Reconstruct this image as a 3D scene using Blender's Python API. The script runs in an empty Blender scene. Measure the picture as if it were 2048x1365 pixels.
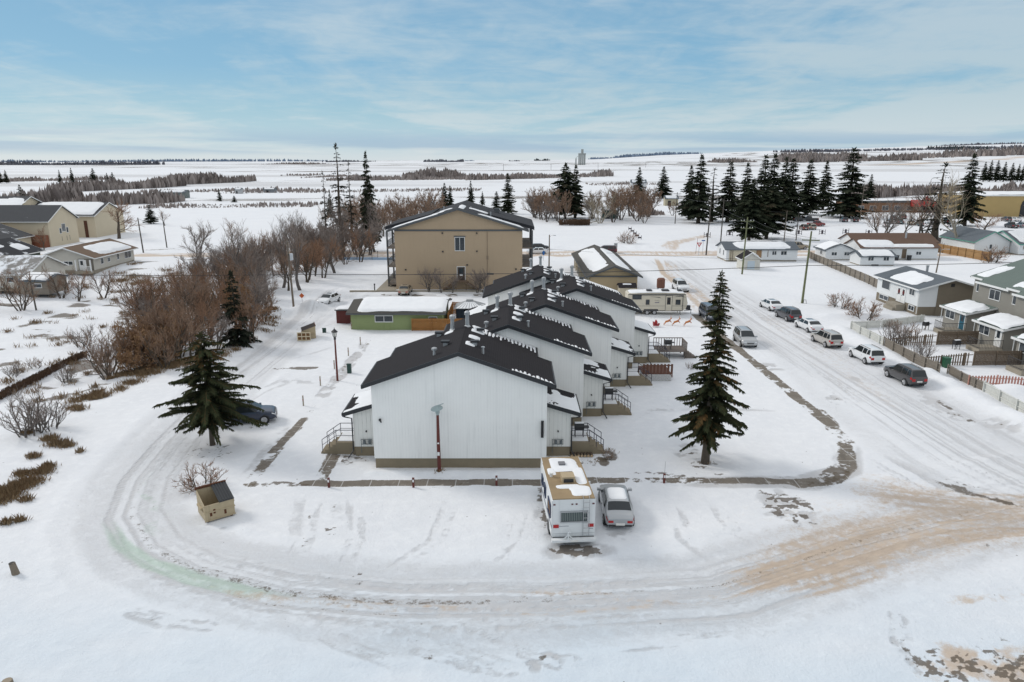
import bpy, bmesh, math, random
import numpy as np
from mathutils import Vector, Matrix
R = math.radians
sc = bpy.context.scene
COL = sc.collection
random.seed(7)
rnd = random.random
uni = random.uniform

# ------------------------------------------------------------------ camera geometry
FPX, CAMH = 1420.0, 21.0
PITCH = math.atan(364.0 / FPX)
cp, sp = math.cos(PITCH), math.sin(PITCH)

def G(px, py, z=0.0):
    """a spot of the survey picture -> its place on the level z (metres, camera above the origin)"""
    dx, dy = (px - 1024) / FPX, (py - 682.5) / FPX
    fy, fz = cp - dy * sp, -sp - dy * cp
    t = -(CAMH - z) / fz
    return (dx * t, fy * t)

def hgt(py, y):
    dy = (py - 682.5) / FPX
    return CAMH + (-sp - dy * cp) / (cp - dy * sp) * y

# ------------------------------------------------------------------ noise (numpy)
_rs = np.random.RandomState(11)
_PT = _rs.rand(256, 256).astype(np.float32)

def vnoise(x, y, seed=0):
    x = np.asarray(x, np.float32) + seed * 17.31
    y = np.asarray(y, np.float32) + seed * 7.77
    xi, yi = np.floor(x).astype(np.int64), np.floor(y).astype(np.int64)
    fx, fy = x - xi, y - yi
    fx = fx * fx * (3 - 2 * fx); fy = fy * fy * (3 - 2 * fy)
    a = _PT[xi & 255, yi & 255]; b = _PT[(xi + 1) & 255, yi & 255]
    c = _PT[xi & 255, (yi + 1) & 255]; d = _PT[(xi + 1) & 255, (yi + 1) & 255]
    return (a * (1 - fx) + b * fx) * (1 - fy) + (c * (1 - fx) + d * fx) * fy

def fbm(x, y, oct=4, seed=0):
    s, a, t = 0, 1.0, 0
    for i in range(oct):
        s = s + a * vnoise(x * 2 ** i, y * 2 ** i, seed + i * 3); t += a; a *= .5
    return s / t

def sst(a, b, x):
    t = np.clip((x - a) / (b - a), 0, 1)
    return t * t * (3 - 2 * t)

# ------------------------------------------------------------------ ground shape
LANE = [G(*p) for p in [(690, 575), (640, 625), (560, 690), (450, 775), (350, 880), (290, 960), (262, 1030), (290, 1090), (380, 1140), (560, 1180), (800, 1200), (1100, 1195), (1400, 1175), (1650, 1100), (1830, 1030), (2150, 960)]]

def polydist(X, Y, P):
    """distance to a polyline, arc length at the foot, signed side"""
    best = np.full(np.shape(X), 1e9); S = np.zeros(np.shape(X)); sd = np.zeros(np.shape(X)); acc = 0
    for (x0, y0), (x1, y1) in zip(P[:-1], P[1:]):
        vx, vy = x1 - x0, y1 - y0; L = math.hypot(vx, vy)
        t = np.clip(((X - x0) * vx + (Y - y0) * vy) / (L * L), 0, 1)
        ex, ey = X - x0 - t * vx, Y - y0 - t * vy
        d = np.hypot(ex, ey); m = d < best
        best = np.where(m, d, best); S = np.where(m, acc + t * L, S)
        sd = np.where(m, np.sign(vx * ey - vy * ex) * d, sd); acc += L
    return best, S, sd

def height(X, Y):
    X = np.asarray(X, float); Y = np.asarray(Y, float)
    D = np.hypot(X, Y)
    # far rise of the land towards the right
    az = X / np.maximum(Y, 1)
    A = np.interp(az, [-.75, -.3, .05, .12, .2, .4, .75], [-18, -8, 0, 20, 60, 120, 190])
    z = A * sst(2500, 8200, Y)
    z = z + 3.0 * (fbm(X / 400, Y / 260, 3, 5) - .5) * sst(450, 900, Y)
    near = 1 - sst(150, 260, D)
    z = z + near * (.22 * (fbm(X / 5, Y / 5, 3, 1) - .5) * (1 - .75 * _flat(X, Y)))
    z = z + near * .05 * (fbm(X / .9, Y / .9, 3, 2) - .5)
    # the low rough ground left of the lane
    left = sst(3, 14, -(X + 30) - .12 * np.abs(Y - 80))
    z = z - 1.1 * left * sst(46, 60, Y) * (1 - sst(125, 145, Y))
    z = z + left * near * .8 * (fbm(X / 7, Y / 7, 3, 8) - .5)
    # ploughed banks
    for (bx0, by0, bx1, by1, w, h, sd) in BANKS:
        m = (X > min(bx0, bx1) - 4) & (X < max(bx0, bx1) + 4) & (Y > min(by0, by1) - 4) & (Y < max(by0, by1) + 4)
        if np.any(m):
            d, S, _ = polydist(X, Y, [(bx0, by0), (bx1, by1)])
            z = z + np.where(m, h * np.exp(-(d / w) ** 2) * (.45 + .9 * vnoise(S / 1.7, S * 0 + sd, sd)), 0)
    # wheel ruts of the loop
    d, S, s = polydist(X, Y, LANE)
    rut = np.exp(-((np.abs(s) - 1.0) / .45) ** 2) * .07 + np.exp(-((np.abs(s + .6) - 2.6) / .4) ** 2) * .05
    z = z - np.where(d < 6, rut * (.4 + vnoise(S / 6, s * 2, 4)), 0)
    z = z + np.where(d < 8, .12 * np.exp(-((d - 4.3) / .6) ** 2) * vnoise(S / 3, s, 6), 0)
    # crusty ridges in the near snow field
    rid = sst(27.5, 25.5, Y + .10 * X) * near
    z = z + rid * .22 * np.abs(fbm(X / 3.2, Y / 1.3 + .5 * X / 3, 4, 14) - .5)
    return z

def _flat(X, Y):
    """1 where things are built on level ground"""
    a = sst(-16, -13, X) * (1 - sst(9, 12, X)) * sst(43, 46, Y)
    b = sst(43, 46, X) * sst(50, 55, Y)
    c = sst(95, 105, Y) * sst(-26, -20, X)
    e = sst(24, 27, X) * (1 - sst(42, 44, X)) * sst(45, 60, Y)
    return np.maximum(np.maximum(a, b), np.maximum(c, e))

BANKS = [(41.6, 88, 41.2, 68, 1.1, .55, 1), (41.6, 67, 41.8, 46, 1.2, .7, 2), (-28.5, 100, -33, 96, 1.5, .9, 3),
         (-26.9, 104, -29.5, 99.5, 1.3, .55, 4), (-33, 95, -30, 78, .8, .25, 5), (43.5, 95.5, 53, 93.5, 1.2, .6, 6),
         (46, 62.5, 52, 61, 1.6, .7, 9), (-9.5, 45.2, 1.8, 45.2, .5, .16, 7), (10, 174, 140, 174, 1.2, .5, 8)]

def gz(x, y):
    return float(height(np.array([x]), np.array([y]))[0])

# ------------------------------------------------------------------ materials
def nodes(name):
    m = bpy.data.materials.new(name); m.use_nodes = True
    nt = m.node_tree; return m, nt, nt.nodes['Principled BSDF']

def nd(nt, typ, **kw):
    n = nt.nodes.new(typ)
    for k, v in kw.items():
        if k in n.inputs: n.inputs[k].default_value = v
        else: setattr(n, k, v)
    return n

def math_(nt, op, a, b=None, c=None, clamp=False):
    n = nt.nodes.new('ShaderNodeMath'); n.operation = op; n.use_clamp = clamp
    for i, v in enumerate((a, b, c)):
        if v is None: continue
        if isinstance(v, (int, float)): n.inputs[i].default_value = v
        else: nt.links.new(v, n.inputs[i])
    return n.outputs[0]

def mixc(nt, fac, a, b, blend='MIX'):
    n = nt.nodes.new('ShaderNodeMix'); n.data_type = 'RGBA'; n.blend_type = blend
    for i, v in ((0, fac), (6, a), (7, b)):
        if isinstance(v, (int, float)): n.inputs[i].default_value = v
        elif isinstance(v, tuple): n.inputs[i].default_value = v if len(v) == 4 else v + (1,)
        else: nt.links.new(v, n.inputs[i])
    return n.outputs[2]

def noise_(nt, vec, scale, detail=4, rough=.55):
    n = nd(nt, 'ShaderNodeTexNoise', Scale=scale, Detail=detail, Roughness=rough)
    if vec is not None: nt.links.new(vec, n.inputs['Vector'])
    return n.outputs['Fac']

def ramp01(nt, v, a, b):
    n = nt.nodes.new('ShaderNodeMapRange'); n.interpolation_type = 'SMOOTHSTEP'
    nt.links.new(v, n.inputs[0]); n.inputs[1].default_value = a; n.inputs[2].default_value = b
    return n.outputs[0]

_mats = {}
def M(name, col, rough=.7, var=.12, scale=3.0, bump=0.0, metal=0.0, coat=0.0, dirt=None, lines=None, linew=.08, lined=.6, grime=0.0, spec=.5):
    """plain procedural surface: colour with noise; lines=(axis, pitch) draws grooves"""
    if name in _mats: return _mats[name]
    m, nt, b = nodes(name)
    tc = nt.nodes.new('ShaderNodeTexCoord'); v = tc.outputs['Object']
    n1 = noise_(nt, v, scale, 6, .6)
    c = mixc(nt, n1, tuple(x * (1 - var) for x in col), tuple(min(1, x * (1 + var)) for x in col))
    hsrc = n1
    if lines:
        sx = nt.nodes.new('ShaderNodeSeparateXYZ'); nt.links.new(v, sx.inputs[0])
        k = sx.outputs['Z'] if lines[0] == 'z' else math_(nt, 'ADD', sx.outputs['X'], sx.outputs['Y'])
        f = math_(nt, 'FRACT', math_(nt, 'DIVIDE', k, lines[1]))
        g = math_(nt, 'LESS_THAN', f, linew)
        n2 = noise_(nt, v, .9, 3)
        g = math_(nt, 'MULTIPLY', g, math_(nt, 'ADD', .35, math_(nt, 'MULTIPLY', ramp01(nt, n2, .55, .68), .65)))
        c = mixc(nt, g, c, tuple(x * lined for x in col))
    if grime:
        sx = nt.nodes.new('ShaderNodeSeparateXYZ'); nt.links.new(v, sx.inputs[0])
        st = nt.nodes.new('ShaderNodeMapping'); nt.links.new(v, st.inputs[0]); st.inputs['Scale'].default_value = (2.2, 2.2, .14)
        n3 = ramp01(nt, noise_(nt, st.outputs[0], 1.5, 5), .52, .8)
        c = mixc(nt, math_(nt, 'MULTIPLY', n3, grime), c, tuple(x * .45 for x in col))
    if dirt:
        sx = nt.nodes.new('ShaderNodeSeparateXYZ'); nt.links.new(v, sx.inputs[0])
        n4 = math_(nt, 'ADD', sx.outputs['Z'], math_(nt, 'MULTIPLY', noise_(nt, v, 2.5, 5), .9))
        n5 = ramp01(nt, n4, dirt[1] + .45, dirt[1] - .1)
        c = mixc(nt, n5, c, dirt[0])
    nt.links.new(c, b.inputs['Base Color'])
    b.inputs['Roughness'].default_value = rough; b.inputs['Metallic'].default_value = metal
    b.inputs['Specular IOR Level'].default_value = spec
    if coat: b.inputs['Coat Weight'].default_value = coat; b.inputs['Coat Roughness'].default_value = .08
    if bump:
        bp = nd(nt, 'ShaderNodeBump', Strength=bump, Distance=.03)
        nt.links.new(noise_(nt, v, scale * 6, 4), bp.inputs['Height']); nt.links.new(bp.outputs[0], b.inputs['Normal'])
    _mats[name] = m
    return m

def snowmat():
    m, nt, b = nodes('snow')
    tc = nt.nodes.new('ShaderNodeTexCoord'); v = tc.outputs['Object']
    c = mixc(nt, noise_(nt, v, 1.2, 5), (.74, .75, .77), (.84, .845, .855))
    nt.links.new(c, b.inputs['Base Color']); b.inputs['Roughness'].default_value = .75
    bp = nd(nt, 'ShaderNodeBump', Strength=.35, Distance=.04)
    nt.links.new(noise_(nt, v, 5, 5), bp.inputs['Height']); nt.links.new(bp.outputs[0], b.inputs['Normal'])
    return m
SNOW = snowmat()

def roofmat(name, col, frost=.0, scale=.55, course=.16):
    """asphalt shingle: courses, mottling and a dusting of snow"""
    if name in _mats: return _mats[name]
    m, nt, b = nodes(name)
    tc = nt.nodes.new('ShaderNodeTexCoord'); v = tc.outputs['Object']
    n1 = noise_(nt, v, 9, 5, .7); n2 = noise_(nt, v, .8, 3)
    c = mixc(nt, n1, tuple(x * .7 for x in col), tuple(x * 1.35 for x in col))
    c = mixc(nt, n2, c, tuple(x * 1.25 for x in col))
    sx = nt.nodes.new('ShaderNodeSeparateXYZ'); nt.links.new(v, sx.inputs[0])
    f = math_(nt, 'FRACT', math_(nt, 'DIVIDE', sx.outputs['Z'], course * .35))
    c = mixc(nt, math_(nt, 'MULTIPLY', math_(nt, 'LESS_THAN', f, .16), .45), c, tuple(x * .5 for x in col))
    if frost:
        n3 = noise_(nt, v, scale, 6, .65)
        c = mixc(nt, ramp01(nt, n3, .72 - frost, .80 - frost * .8), c, (.78, .80, .83))
    nt.links.new(c, b.inputs['Base Color']); b.inputs['Roughness'].default_value = .92; b.inputs['Specular IOR Level'].default_value = .18
    bp = nd(nt, 'ShaderNodeBump', Strength=.4, Distance=.02)
    nt.links.new(f, bp.inputs['Height']); nt.links.new(bp.outputs[0], b.inputs['Normal'])
    _mats[name] = m
    return m

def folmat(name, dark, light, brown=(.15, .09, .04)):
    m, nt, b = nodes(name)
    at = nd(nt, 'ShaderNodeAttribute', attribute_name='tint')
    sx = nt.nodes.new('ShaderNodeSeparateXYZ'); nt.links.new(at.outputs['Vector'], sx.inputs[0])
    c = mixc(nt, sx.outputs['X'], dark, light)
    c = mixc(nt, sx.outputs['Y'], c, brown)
    nt.links.new(c, b.inputs['Base Color']); b.inputs['Roughness'].default_value = .85
    b.inputs['Specular IOR Level'].default_value = .2
    _mats[name] = m
    return m

GLASS = M('window_glass', (.035, .045, .055), .08, .4, .6)
CARGLASS = M('car_glass', (.02, .025, .028), .05, .3, .6)
BLACK = M('black_metal', (.02, .02, .022), .5)
WHITE = M('white_trim', (.78, .78, .77), .55, .05)
CONC = M('concrete', (.30, .265, .21), .9, .18, 2.0, .3)

# ------------------------------------------------------------------ mesh building
class MB:
    def __init__(s): s.v = []; s.f = []; s.m = []; s.t = []
    def add(s, vs, fs, m=0, tint=None):
        o = len(s.v); s.v += [tuple(v) for v in vs]; s.f += [tuple(i + o for i in f) for f in fs]; s.m += [m] * len(fs)
        if tint is not None: s.t += [tint] * len(vs)
        return s
    def box(s, a, b, m=0):
        x0, x1 = sorted((a[0], b[0])); y0, y1 = sorted((a[1], b[1])); z0, z1 = sorted((a[2], b[2]))
        return s.add([(x0, y0, z0), (x1, y0, z0), (x1, y1, z0), (x0, y1, z0), (x0, y0, z1), (x1, y0, z1), (x1, y1, z1), (x0, y1, z1)],
                     [(3, 2, 1, 0), (4, 5, 6, 7), (0, 1, 5, 4), (1, 2, 6, 5), (2, 3, 7, 6), (3, 0, 4, 7)], m)
    def prism(s, poly, fn, a, b, m=0):
        """poly 2-D outline carried to 3-D by fn(u, v, w), extruded in w from a to b"""
        n = len(poly)
        vs = [fn(u, v, a) for u, v in poly] + [fn(u, v, b) for u, v in poly]
        fs = [tuple(range(n))[::-1], tuple(range(n, 2 * n))] + [(i, (i + 1) % n, n + (i + 1) % n, n + i) for i in range(n)]
        return s.add(vs, fs, m)
    def tube(s, pts, rs, n=6, m=0, cap=True, tint=None):
        pts = [Vector(p) for p in pts]
        if isinstance(rs, (int, float)): rs = [rs] * len(pts)
        vs = []
        for i, p in enumerate(pts):
            d = (pts[min(i + 1, len(pts) - 1)] - pts[max(i - 1, 0)])
            d = d.normalized() if d.length > 1e-9 else Vector((0, 0, 1))
            u = d.cross(Vector((0, 0, 1)) if abs(d.z) < .9 else Vector((1, 0, 0))).normalized(); w = d.cross(u)
            for k in range(n):
                a = 2 * math.pi * k / n
                vs.append(p + (u * math.cos(a) + w * math.sin(a)) * rs[i])
        fs = [(i * n + k, i * n + (k + 1) % n, (i + 1) * n + (k + 1) % n, (i + 1) * n + k) for i in range(len(pts) - 1) for k in range(n)]
        if cap: fs += [tuple(range(n))[::-1], tuple(range((len(pts) - 1) * n, len(pts) * n))]
        return s.add(vs, fs, m, tint)
    def lathe(s, prof, c, axis='z', n=12, m=0):
        vs = []
        for r, h in prof:
            for k in range(n):
                a = 2 * math.pi * k / n; x, y = r * math.cos(a), r * math.sin(a)
                vs.append({'z': (c[0] + x, c[1] + y, c[2] + h), 'y': (c[0] + x, c[1] + h, c[2] + y), 'x': (c[0] + h, c[1] + x, c[2] + y)}[axis])
        fs = [(i * n + k, i * n + (k + 1) % n, (i + 1) * n + (k + 1) % n, (i + 1) * n + k) for i in range(len(prof) - 1) for k in range(n)]
        fs += [tuple(range(n))[::-1], tuple(range((len(prof) - 1) * n, len(prof) * n))]
        return s.add(vs, fs, m)
    def build(s, name, mats, parent=None, smooth=False, recalc=True, loc=None):
        me = bpy.data.meshes.new(name)
        me.from_pydata(s.v, [], s.f)
        if not isinstance(mats, (list, tuple)): mats = [mats]
        for mt in mats: me.materials.append(mt)
        if len(mats) > 1: me.polygons.foreach_set('material_index', s.m)
        if recalc:
            bm = bmesh.new(); bm.from_mesh(me); bmesh.ops.recalc_face_normals(bm, faces=bm.faces); bm.to_mesh(me); bm.free()
        if s.t and len(s.t) == len(s.v):
            at = me.attributes.new('tint', 'FLOAT_VECTOR', 'POINT'); at.data.foreach_set('vector', np.array(s.t, np.float32).ravel())
        if smooth: me.polygons.foreach_set('use_smooth', [True] * len(me.polygons))
        me.update()
        o = bpy.data.objects.new(name, me); COL.objects.link(o)
        if parent is not None: o.parent = parent; CHILD.setdefault(parent, []).append(o)
        if loc: o.location = loc
        return o

def tag(o, label=None, cat=None, group=None, kind=None):
    if label: o['label'] = label
    if cat: o['category'] = cat
    if group: o['group'] = group
    if kind: o['kind'] = kind
    return o

def thing(name, label, cat, loc=(0, 0, 0), rz=0, group=None):
    o = bpy.data.objects.new(name, None); COL.objects.link(o); o.empty_display_size = .3
    o.location = loc; o.rotation_euler = (0, 0, rz)
    return tag(o, label, cat, group)

CHILD = {}

def dup(o, loc=None, rz=None, label=None, group=None, scale=None, swap=None, parent=None):
    """a copy of a thing with copies of its parts; swap = {material: material}"""
    src = list(CHILD.get(o, []))
    c = o.copy(); COL.objects.link(c)
    if parent is not None: c.parent = parent; CHILD.setdefault(parent, []).append(c)
    if loc is not None: c.location = loc
    if rz is not None: c.rotation_euler = (c.rotation_euler[0], c.rotation_euler[1], rz)
    if scale is not None: c.scale = scale if isinstance(scale, (tuple, list)) else (scale,) * 3
    if label: c['label'] = label
    if group: c['group'] = group
    if swap and c.type == 'MESH':
        for sl in c.material_slots:
            if sl.material and sl.material.name in swap:
                mt = swap[sl.material.name]; sl.link = 'OBJECT'; sl.material = mt
    for ch in src: dup(ch, swap=swap, parent=c)
    return c

# ------------------------------------------------------------------ ground sheet
def axis_steps(a, b, step, grow, end):
    r = list(np.arange(a, b, step)); v, s = b, step
    while v < end: r.append(v); s *= grow; v += s
    r.append(end); return r

def build_ground():
    ys = axis_steps(-40, 14, 3.0, 1, 14)[:-1] + list(np.arange(14, 58, .11)) + axis_steps(58, 112, .2, 1.035, 14000)
    xp = axis_steps(0, 36, .13, 1.05, 14000)
    xs = [-x for x in xp[::-1]][:-1] + xp
    xs = np.array(xs); ys = np.array(ys)
    X, Y = np.meshgrid(xs, ys); Z = height(X, Y)
    sand = np.zeros_like(X); ice = np.zeros_like(X); grey = np.zeros_like(X); conc = np.zeros_like(X); dirt = np.zeros_like(X); blue = np.zeros_like(X)

    def px(P): return [G(*p) for p in P]
    def stroke(chan, P, w, amt, sa=.15, sc_=1.2, lo=.35, hi=.65, seed=1, edge=.5, pix=True, iso=.38):
        P = px(P) if pix else P
        xa = [p[0] for p in P]; ya = [p[1] for p in P]; pad = w * 2 + 1
        ix = np.where((xs > min(xa) - pad) & (xs < max(xa) + pad))[0]; iy = np.where((ys > min(ya) - pad) & (ys < max(ya) + pad))[0]
        if len(ix) < 2 or len(iy) < 2: return
        sl = (slice(iy[0], iy[-1] + 1), slice(ix[0], ix[-1] + 1))
        x, y = X[sl], Y[sl]
        d, S, s = polydist(x, y, P)
        wob = w * (.7 + .6 * vnoise(S / (w * 2.5) + 3, np.sign(s), seed))
        fall = sst(wob, wob * edge, d)
        n = fbm(S * sa, s * sc_, 4, seed)
        n2 = fbm(x * 3.4, y * 3.4, 4, seed + 5)
        Lp = sum(math.hypot(b_[0] - a_[0], b_[1] - a_[1]) for a_, b_ in zip(P[:-1], P[1:]))
        if chan is not conc and Lp > 5: te = min(9.0, Lp * .3); fall = fall * np.clip(sst(0, te, S + te * (n - .5)), 0, 1) * np.clip(sst(0, te, Lp - S + te * (n - .5)), 0, 1)
        v = fall * sst(lo - .05, hi + .05, n * (1 - iso) + n2 * iso) * amt
        chan[sl] = np.maximum(chan[sl], v)

    def blot(chan, c, rx, ry, amt, sc_=1.5, lo=.4, hi=.6, seed=1, pix=True):
        cx, cy = G(*c) if pix else c
        ix = np.where((xs > cx - 1.6 * rx) & (xs < cx + 1.6 * rx))[0]; iy = np.where((ys > cy - 1.6 * ry) & (ys < cy + 1.6 * ry))[0]
        if len(ix) < 2 or len(iy) < 2: return
        sl = (slice(iy[0], iy[-1] + 1), slice(ix[0], ix[-1] + 1))
        x, y = X[sl], Y[sl]
        r = np.hypot((x - cx) / rx, (y - cy) / ry) + .5 * (fbm(x * sc_ * .6, y * sc_ * .6, 3, seed + 9) - .5)
        v = sst(1.15, .45, r) * sst(lo, hi, fbm(x * sc_, y * sc_, 5, seed)) * amt
        chan[sl] = np.maximum(chan[sl], v)

    # cleared concrete walks
    stroke(conc, [(612, 967), (1090, 965)], .52, 1, .6, .5, .05, .2, 3, .85)
    stroke(conc, [(1165, 962), (1300, 962), (1480, 962), (1620, 966)], .55, 1, .5, .8, .33, .50, 4, .5)
    stroke(conc, [(1600, 968), (1668, 962), (1698, 935), (1690, 885), (1640, 822)], .8, 1, .5, .9, .32, .52, 5, .45)
    stroke(conc, [(1660, 850), (1500, 718), (1405, 642), (1390, 630)], .68, 1, .35, .6, .26, .44, 6, .65)
    stroke(conc, [(500, 968), (560, 890), (612, 835)], .62, .9, .6, 1.0, .42, .58, 7, .5)
    stroke(conc, [(545, 905), (610, 838)], .38, 1, .5, .6, .2, .35, 8, .7)
    stroke(grey, [(612, 835), (670, 762), (742, 676)], .75, 1.0, .9, 1.2, .42, .56, 9, .6)
    stroke(conc, [(612, 835), (670, 762), (742, 676)], .6, .55, 1.2, 1.4, .52, .66, 10, .6)
    stroke(conc, [(640, 962), (672, 905), (676, 893)], .6, .95, .5, .7, .28, .45, 11, .7)
    stroke(dirt, [(500, 970), (610, 968)], .5, .7, .6, 1.2, .45, .62, 12, .6)
    stroke(dirt, [(610, 972), (1090, 970)], .85, .7, .9, 2.0, .58, .7, 13, .5)
    stroke(dirt, [(1165, 952), (1480, 958), (1640, 975)], 1.3, .8, .8, 1.6, .53, .68, 14, .4); stroke(grey, [(1300, 962), (1620, 966), (1690, 940), (1690, 885)], 1.2, 1, .5, .9, .3, .5, 340, .5); stroke(dirt, [(1560, 966), (1650, 962), (1695, 930)], .9, .9, .5, 1.2, .42, .6, 341, .5)
    stroke(grey, [(480, 975), (560, 880), (620, 832)], 1.3, .7, .5, 1.0, .45, .65, 15, .4)
    for i, yy in enumerate((676, 722, 820, 660)):
        stroke(grey, [(1310, yy), (1410 + (yy - 676) * .9, yy)], .5, .45, .5, 1.5, .40, .62, 16 + i, .4)
    stroke(grey, [(1240, 855), (1300, 820), (1600, 822)], .5, .6, .4, 1.2, .4, .6, 21, .4)
    blot(dirt, (1213, 915), 1.0, 1.3, .9, 1.6, .46, .6, 22); blot(conc, (1208, 925), .45, .9, 1, .8, .2, .4, 23)
    blot(dirt, (1180, 925), 1.6, 1.5, .6, 2.4, .55, .68, 24)
    # loop road: streaky slush, with the shading of the ruts painted in
    stroke(grey, [(690, 575), (560, 690), (450, 775), (350, 880), (290, 960), (262, 1020)], 2.6, .55, .05, .9, .42, .66, 30, .4)
    stroke(grey, [(262, 1010), (300, 1090), (390, 1140), (560, 1180), (800, 1205), (1100, 1203), (1450, 1185)], 3.2, .9, .05, 1.25, .45, .68, 31, .45)
    stroke(grey, [(560, 1150), (800, 1172), (1100, 1172), (1470, 1155)], .55, 1.0, .10, 2.2, .34, .58, 32, .4)
    stroke(grey, [(640, 1195), (800, 1215), (1100, 1215), (1430, 1203)], .5, 1.0, .10, 2.4, .34, .6, 33, .4)
    stroke(sand, [(480, 1180), (640, 1200), (830, 1218), (1100, 1222), (1430, 1200)], .42, .75, .10, 2.4, .38, .6, 34, .4)
    stroke(sand, [(1000, 1180), (1200, 1192), (1420, 1195)], .6, .6, .12, 2.4, .45, .66, 35, .4)
    stroke(ice, [(212, 1035), (240, 1085), (300, 1128), (380, 1158), (500, 1185), (620, 1200)], .95, .95, .10, 1.6, .26, .60, 36, .25, iso=.12)
    stroke(ice, [(290, 990), (350, 1030)], .5, .6, .5, 1.0, .35, .6, 37, .4); stroke(ice, [(310, 1000), (300, 1060), (340, 1075)], .5, .5, .5, 1, .35, .6, 38, .4)
    stroke(ice, [(330, 900), (262, 985), (250, 1030)], .9, .45, .25, 1.0, .38, .65, 39, .4)
    stroke(grey, [(420, 880), (330, 960), (300, 1030)], 1.2, .6, .12, 1.4, .45, .66, 40, .4)
    stroke(sand, [(330, 1150), (450, 1185), (620, 1205)], .5, .55, .2, 1.5, .4, .65, 41, .4)
    LP = [(690, 575), (560, 690), (450, 775), (350, 880), (285, 960), (262, 1030), (300, 1095), (390, 1145), (560, 1185), (800, 1205), (1100, 1203), (1450, 1182), (1700, 1100), (2100, 1000)]
    stroke(grey, LP, 4.2, .40, .03, .5, -.2, .6, 301, .6, iso=.1); stroke(grey, LP, 3.2, .85, .022, 2.2, .44, .64, 302, .5, iso=.12); stroke(grey, LP, 3.6, .7, .018, 4.2, .48, .66, 303, .4, iso=.12); stroke(dirt, LP, 2.2, .40, .03, 3.4, .58, .70, 307, .4, iso=.15)
    stroke(grey, [(38, 26), (34, 50), (33, 155)], 7.5, .34, .03, .3, -.2, .6, 304, .7, pix=False, iso=.1); stroke(grey, [(39, 24), (34, 48), (32.5, 90), (33, 155)], 6.5, .72, .02, 1.6, .46, .66, 305, .5, pix=False, iso=.06); stroke(grey, [(40, 26), (34.5, 48), (33, 155)], 5.5, .6, .015, 3.4, .50, .66, 306, .4, pix=False, iso=.06)
    stroke(grey, [(1700, 900), (1850, 990), (2150, 1060)], 3.0, .8, .02, 2.0, .46, .64, 308, .4, iso=.06)
    stroke(sand, [(1500, 1150), (1750, 1070), (2200, 1010)], 6.0, .75, .03, .7, .25, .8, 309, .2, iso=.4); stroke(sand, [(1650, 960), (1850, 1010), (2200, 1060)], 4.2, .75, .03, .8, .25, .8, 311, .2, iso=.4)
    for k, (a, b, c_) in enumerate((((620, 985), (600, 1080), (560, 1165)), ((700, 985), (700, 1080), (640, 1190)), ((900, 985), (860, 1080), (700, 1190)), ((1040, 1000), (1010, 1080), (900, 1195)), ((1330, 1000), (1360, 1080), (1480, 1165)), ((1420, 1000), (1450, 1060), (1600, 1120)), ((480, 760), (560, 720), (650, 690)), ((420, 830), (520, 780), (620, 740)), ((470, 720), (600, 660), (660, 640)))):
        stroke(grey, [a, b, c_], .35, .5, .3, 2.0, .38, .6, 310 + k, .4); stroke(grey, [(a[0] + 22, a[1]), (b[0] + 24, b[1]), (c_[0] + 30, c_[1])], .35, .5, .3, 2.0, .38, .6, 330 + k, .4)
    # sanded corner on the right
    stroke(sand, [(1440, 1182), (1620, 1130), (1860, 1050)], 2.2, 1.0, .07, 2.4, .36, .60, 42, .4, iso=.3)
    stroke(sand, [(1560, 1185), (1700, 1150), (1820, 1110)], 1.1, .8, .07, 2.6, .42, .64, 43, .4, iso=.3)
    stroke(sand, [(1740, 1070), (1930, 1050), (2250, 1040)], 3.6, 1.0, .06, 1.9, .38, .62, 44, .4, iso=.3)
    stroke(sand, [(1700, 980), (1900, 1005), (2250, 1030)], 2.8, .8, .06, 2.2, .42, .66, 45, .4, iso=.3)
    stroke(sand, [(1880, 1200), (1990, 1195), (2100, 1185)], .8, .7, .2, 1.4, .45, .68, 46, .4)
    stroke(dirt, [(1790, 1085), (1950, 1070), (2120, 1080)], 2.2, .45, .14, 1.4, .56, .74, 47, .4)
    stroke(dirt, [(1860, 960), (1960, 985), (2100, 1020)], 1.4, .75, .25, 1.6, .46, .66, 48, .4)
    stroke(grey, [(1840, 950), (1980, 985), (2150, 1020)], 2.0, .7, .2, 1.2, .42, .64, 49, .4)
    blot(dirt, (1575, 1015), 1.7, 2.4, 1.0, 3.2, .44, .6, 50); blot(grey, (1575, 1015), 2.2, 2.8, .8, 1.5, .4, .6, 57); blot(dirt, (1540, 985), .9, 1.2, .6, 2, .5, .62, 51)
    blot(dirt, (1900, 1330), 2.2, 1.2, .9, 3.4, .48, .66, 52); blot(sand, (1960, 1330), 3.6, 1.8, .8, .9, .4, .65, 53); blot(dirt, (2030, 1320), 1.6, 2, .7, 2, .5, .66, 54)
    stroke(dirt, [(1790, 1240), (1800, 1290), (1860, 1345)], .3, .7, .8, 2, .45, .6, 55, .5)
    # street on the right
    for off, a in ((-3.4, .55), (-1.5, .75), (1.2, .75), (3.2, .5)):
        P = [(33 + off, 52), (33 + off, 90), (33 + off * .9, 120), (34 + off * .8, 150)]
        stroke(grey, P, .9, a, .08, 1.3, .40, .66, int(60 + off), .4, pix=False)
    stroke(sand, [(1330, 520), (1340, 550), (1400, 600), (1440, 640)], 2.6, .8, .06, 1.2, .35, .62, 65, .5)
    stroke(sand, [(1312, 515), (1325, 545), (1365, 580)], .7, .95, .06, 1.2, .2, .5, 66, .5)
    stroke(sand, [(35, 100), (34, 75), (33, 55)], 3.0, .28, .06, 1.0, .35, .62, 67, .4, pix=False)
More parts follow.
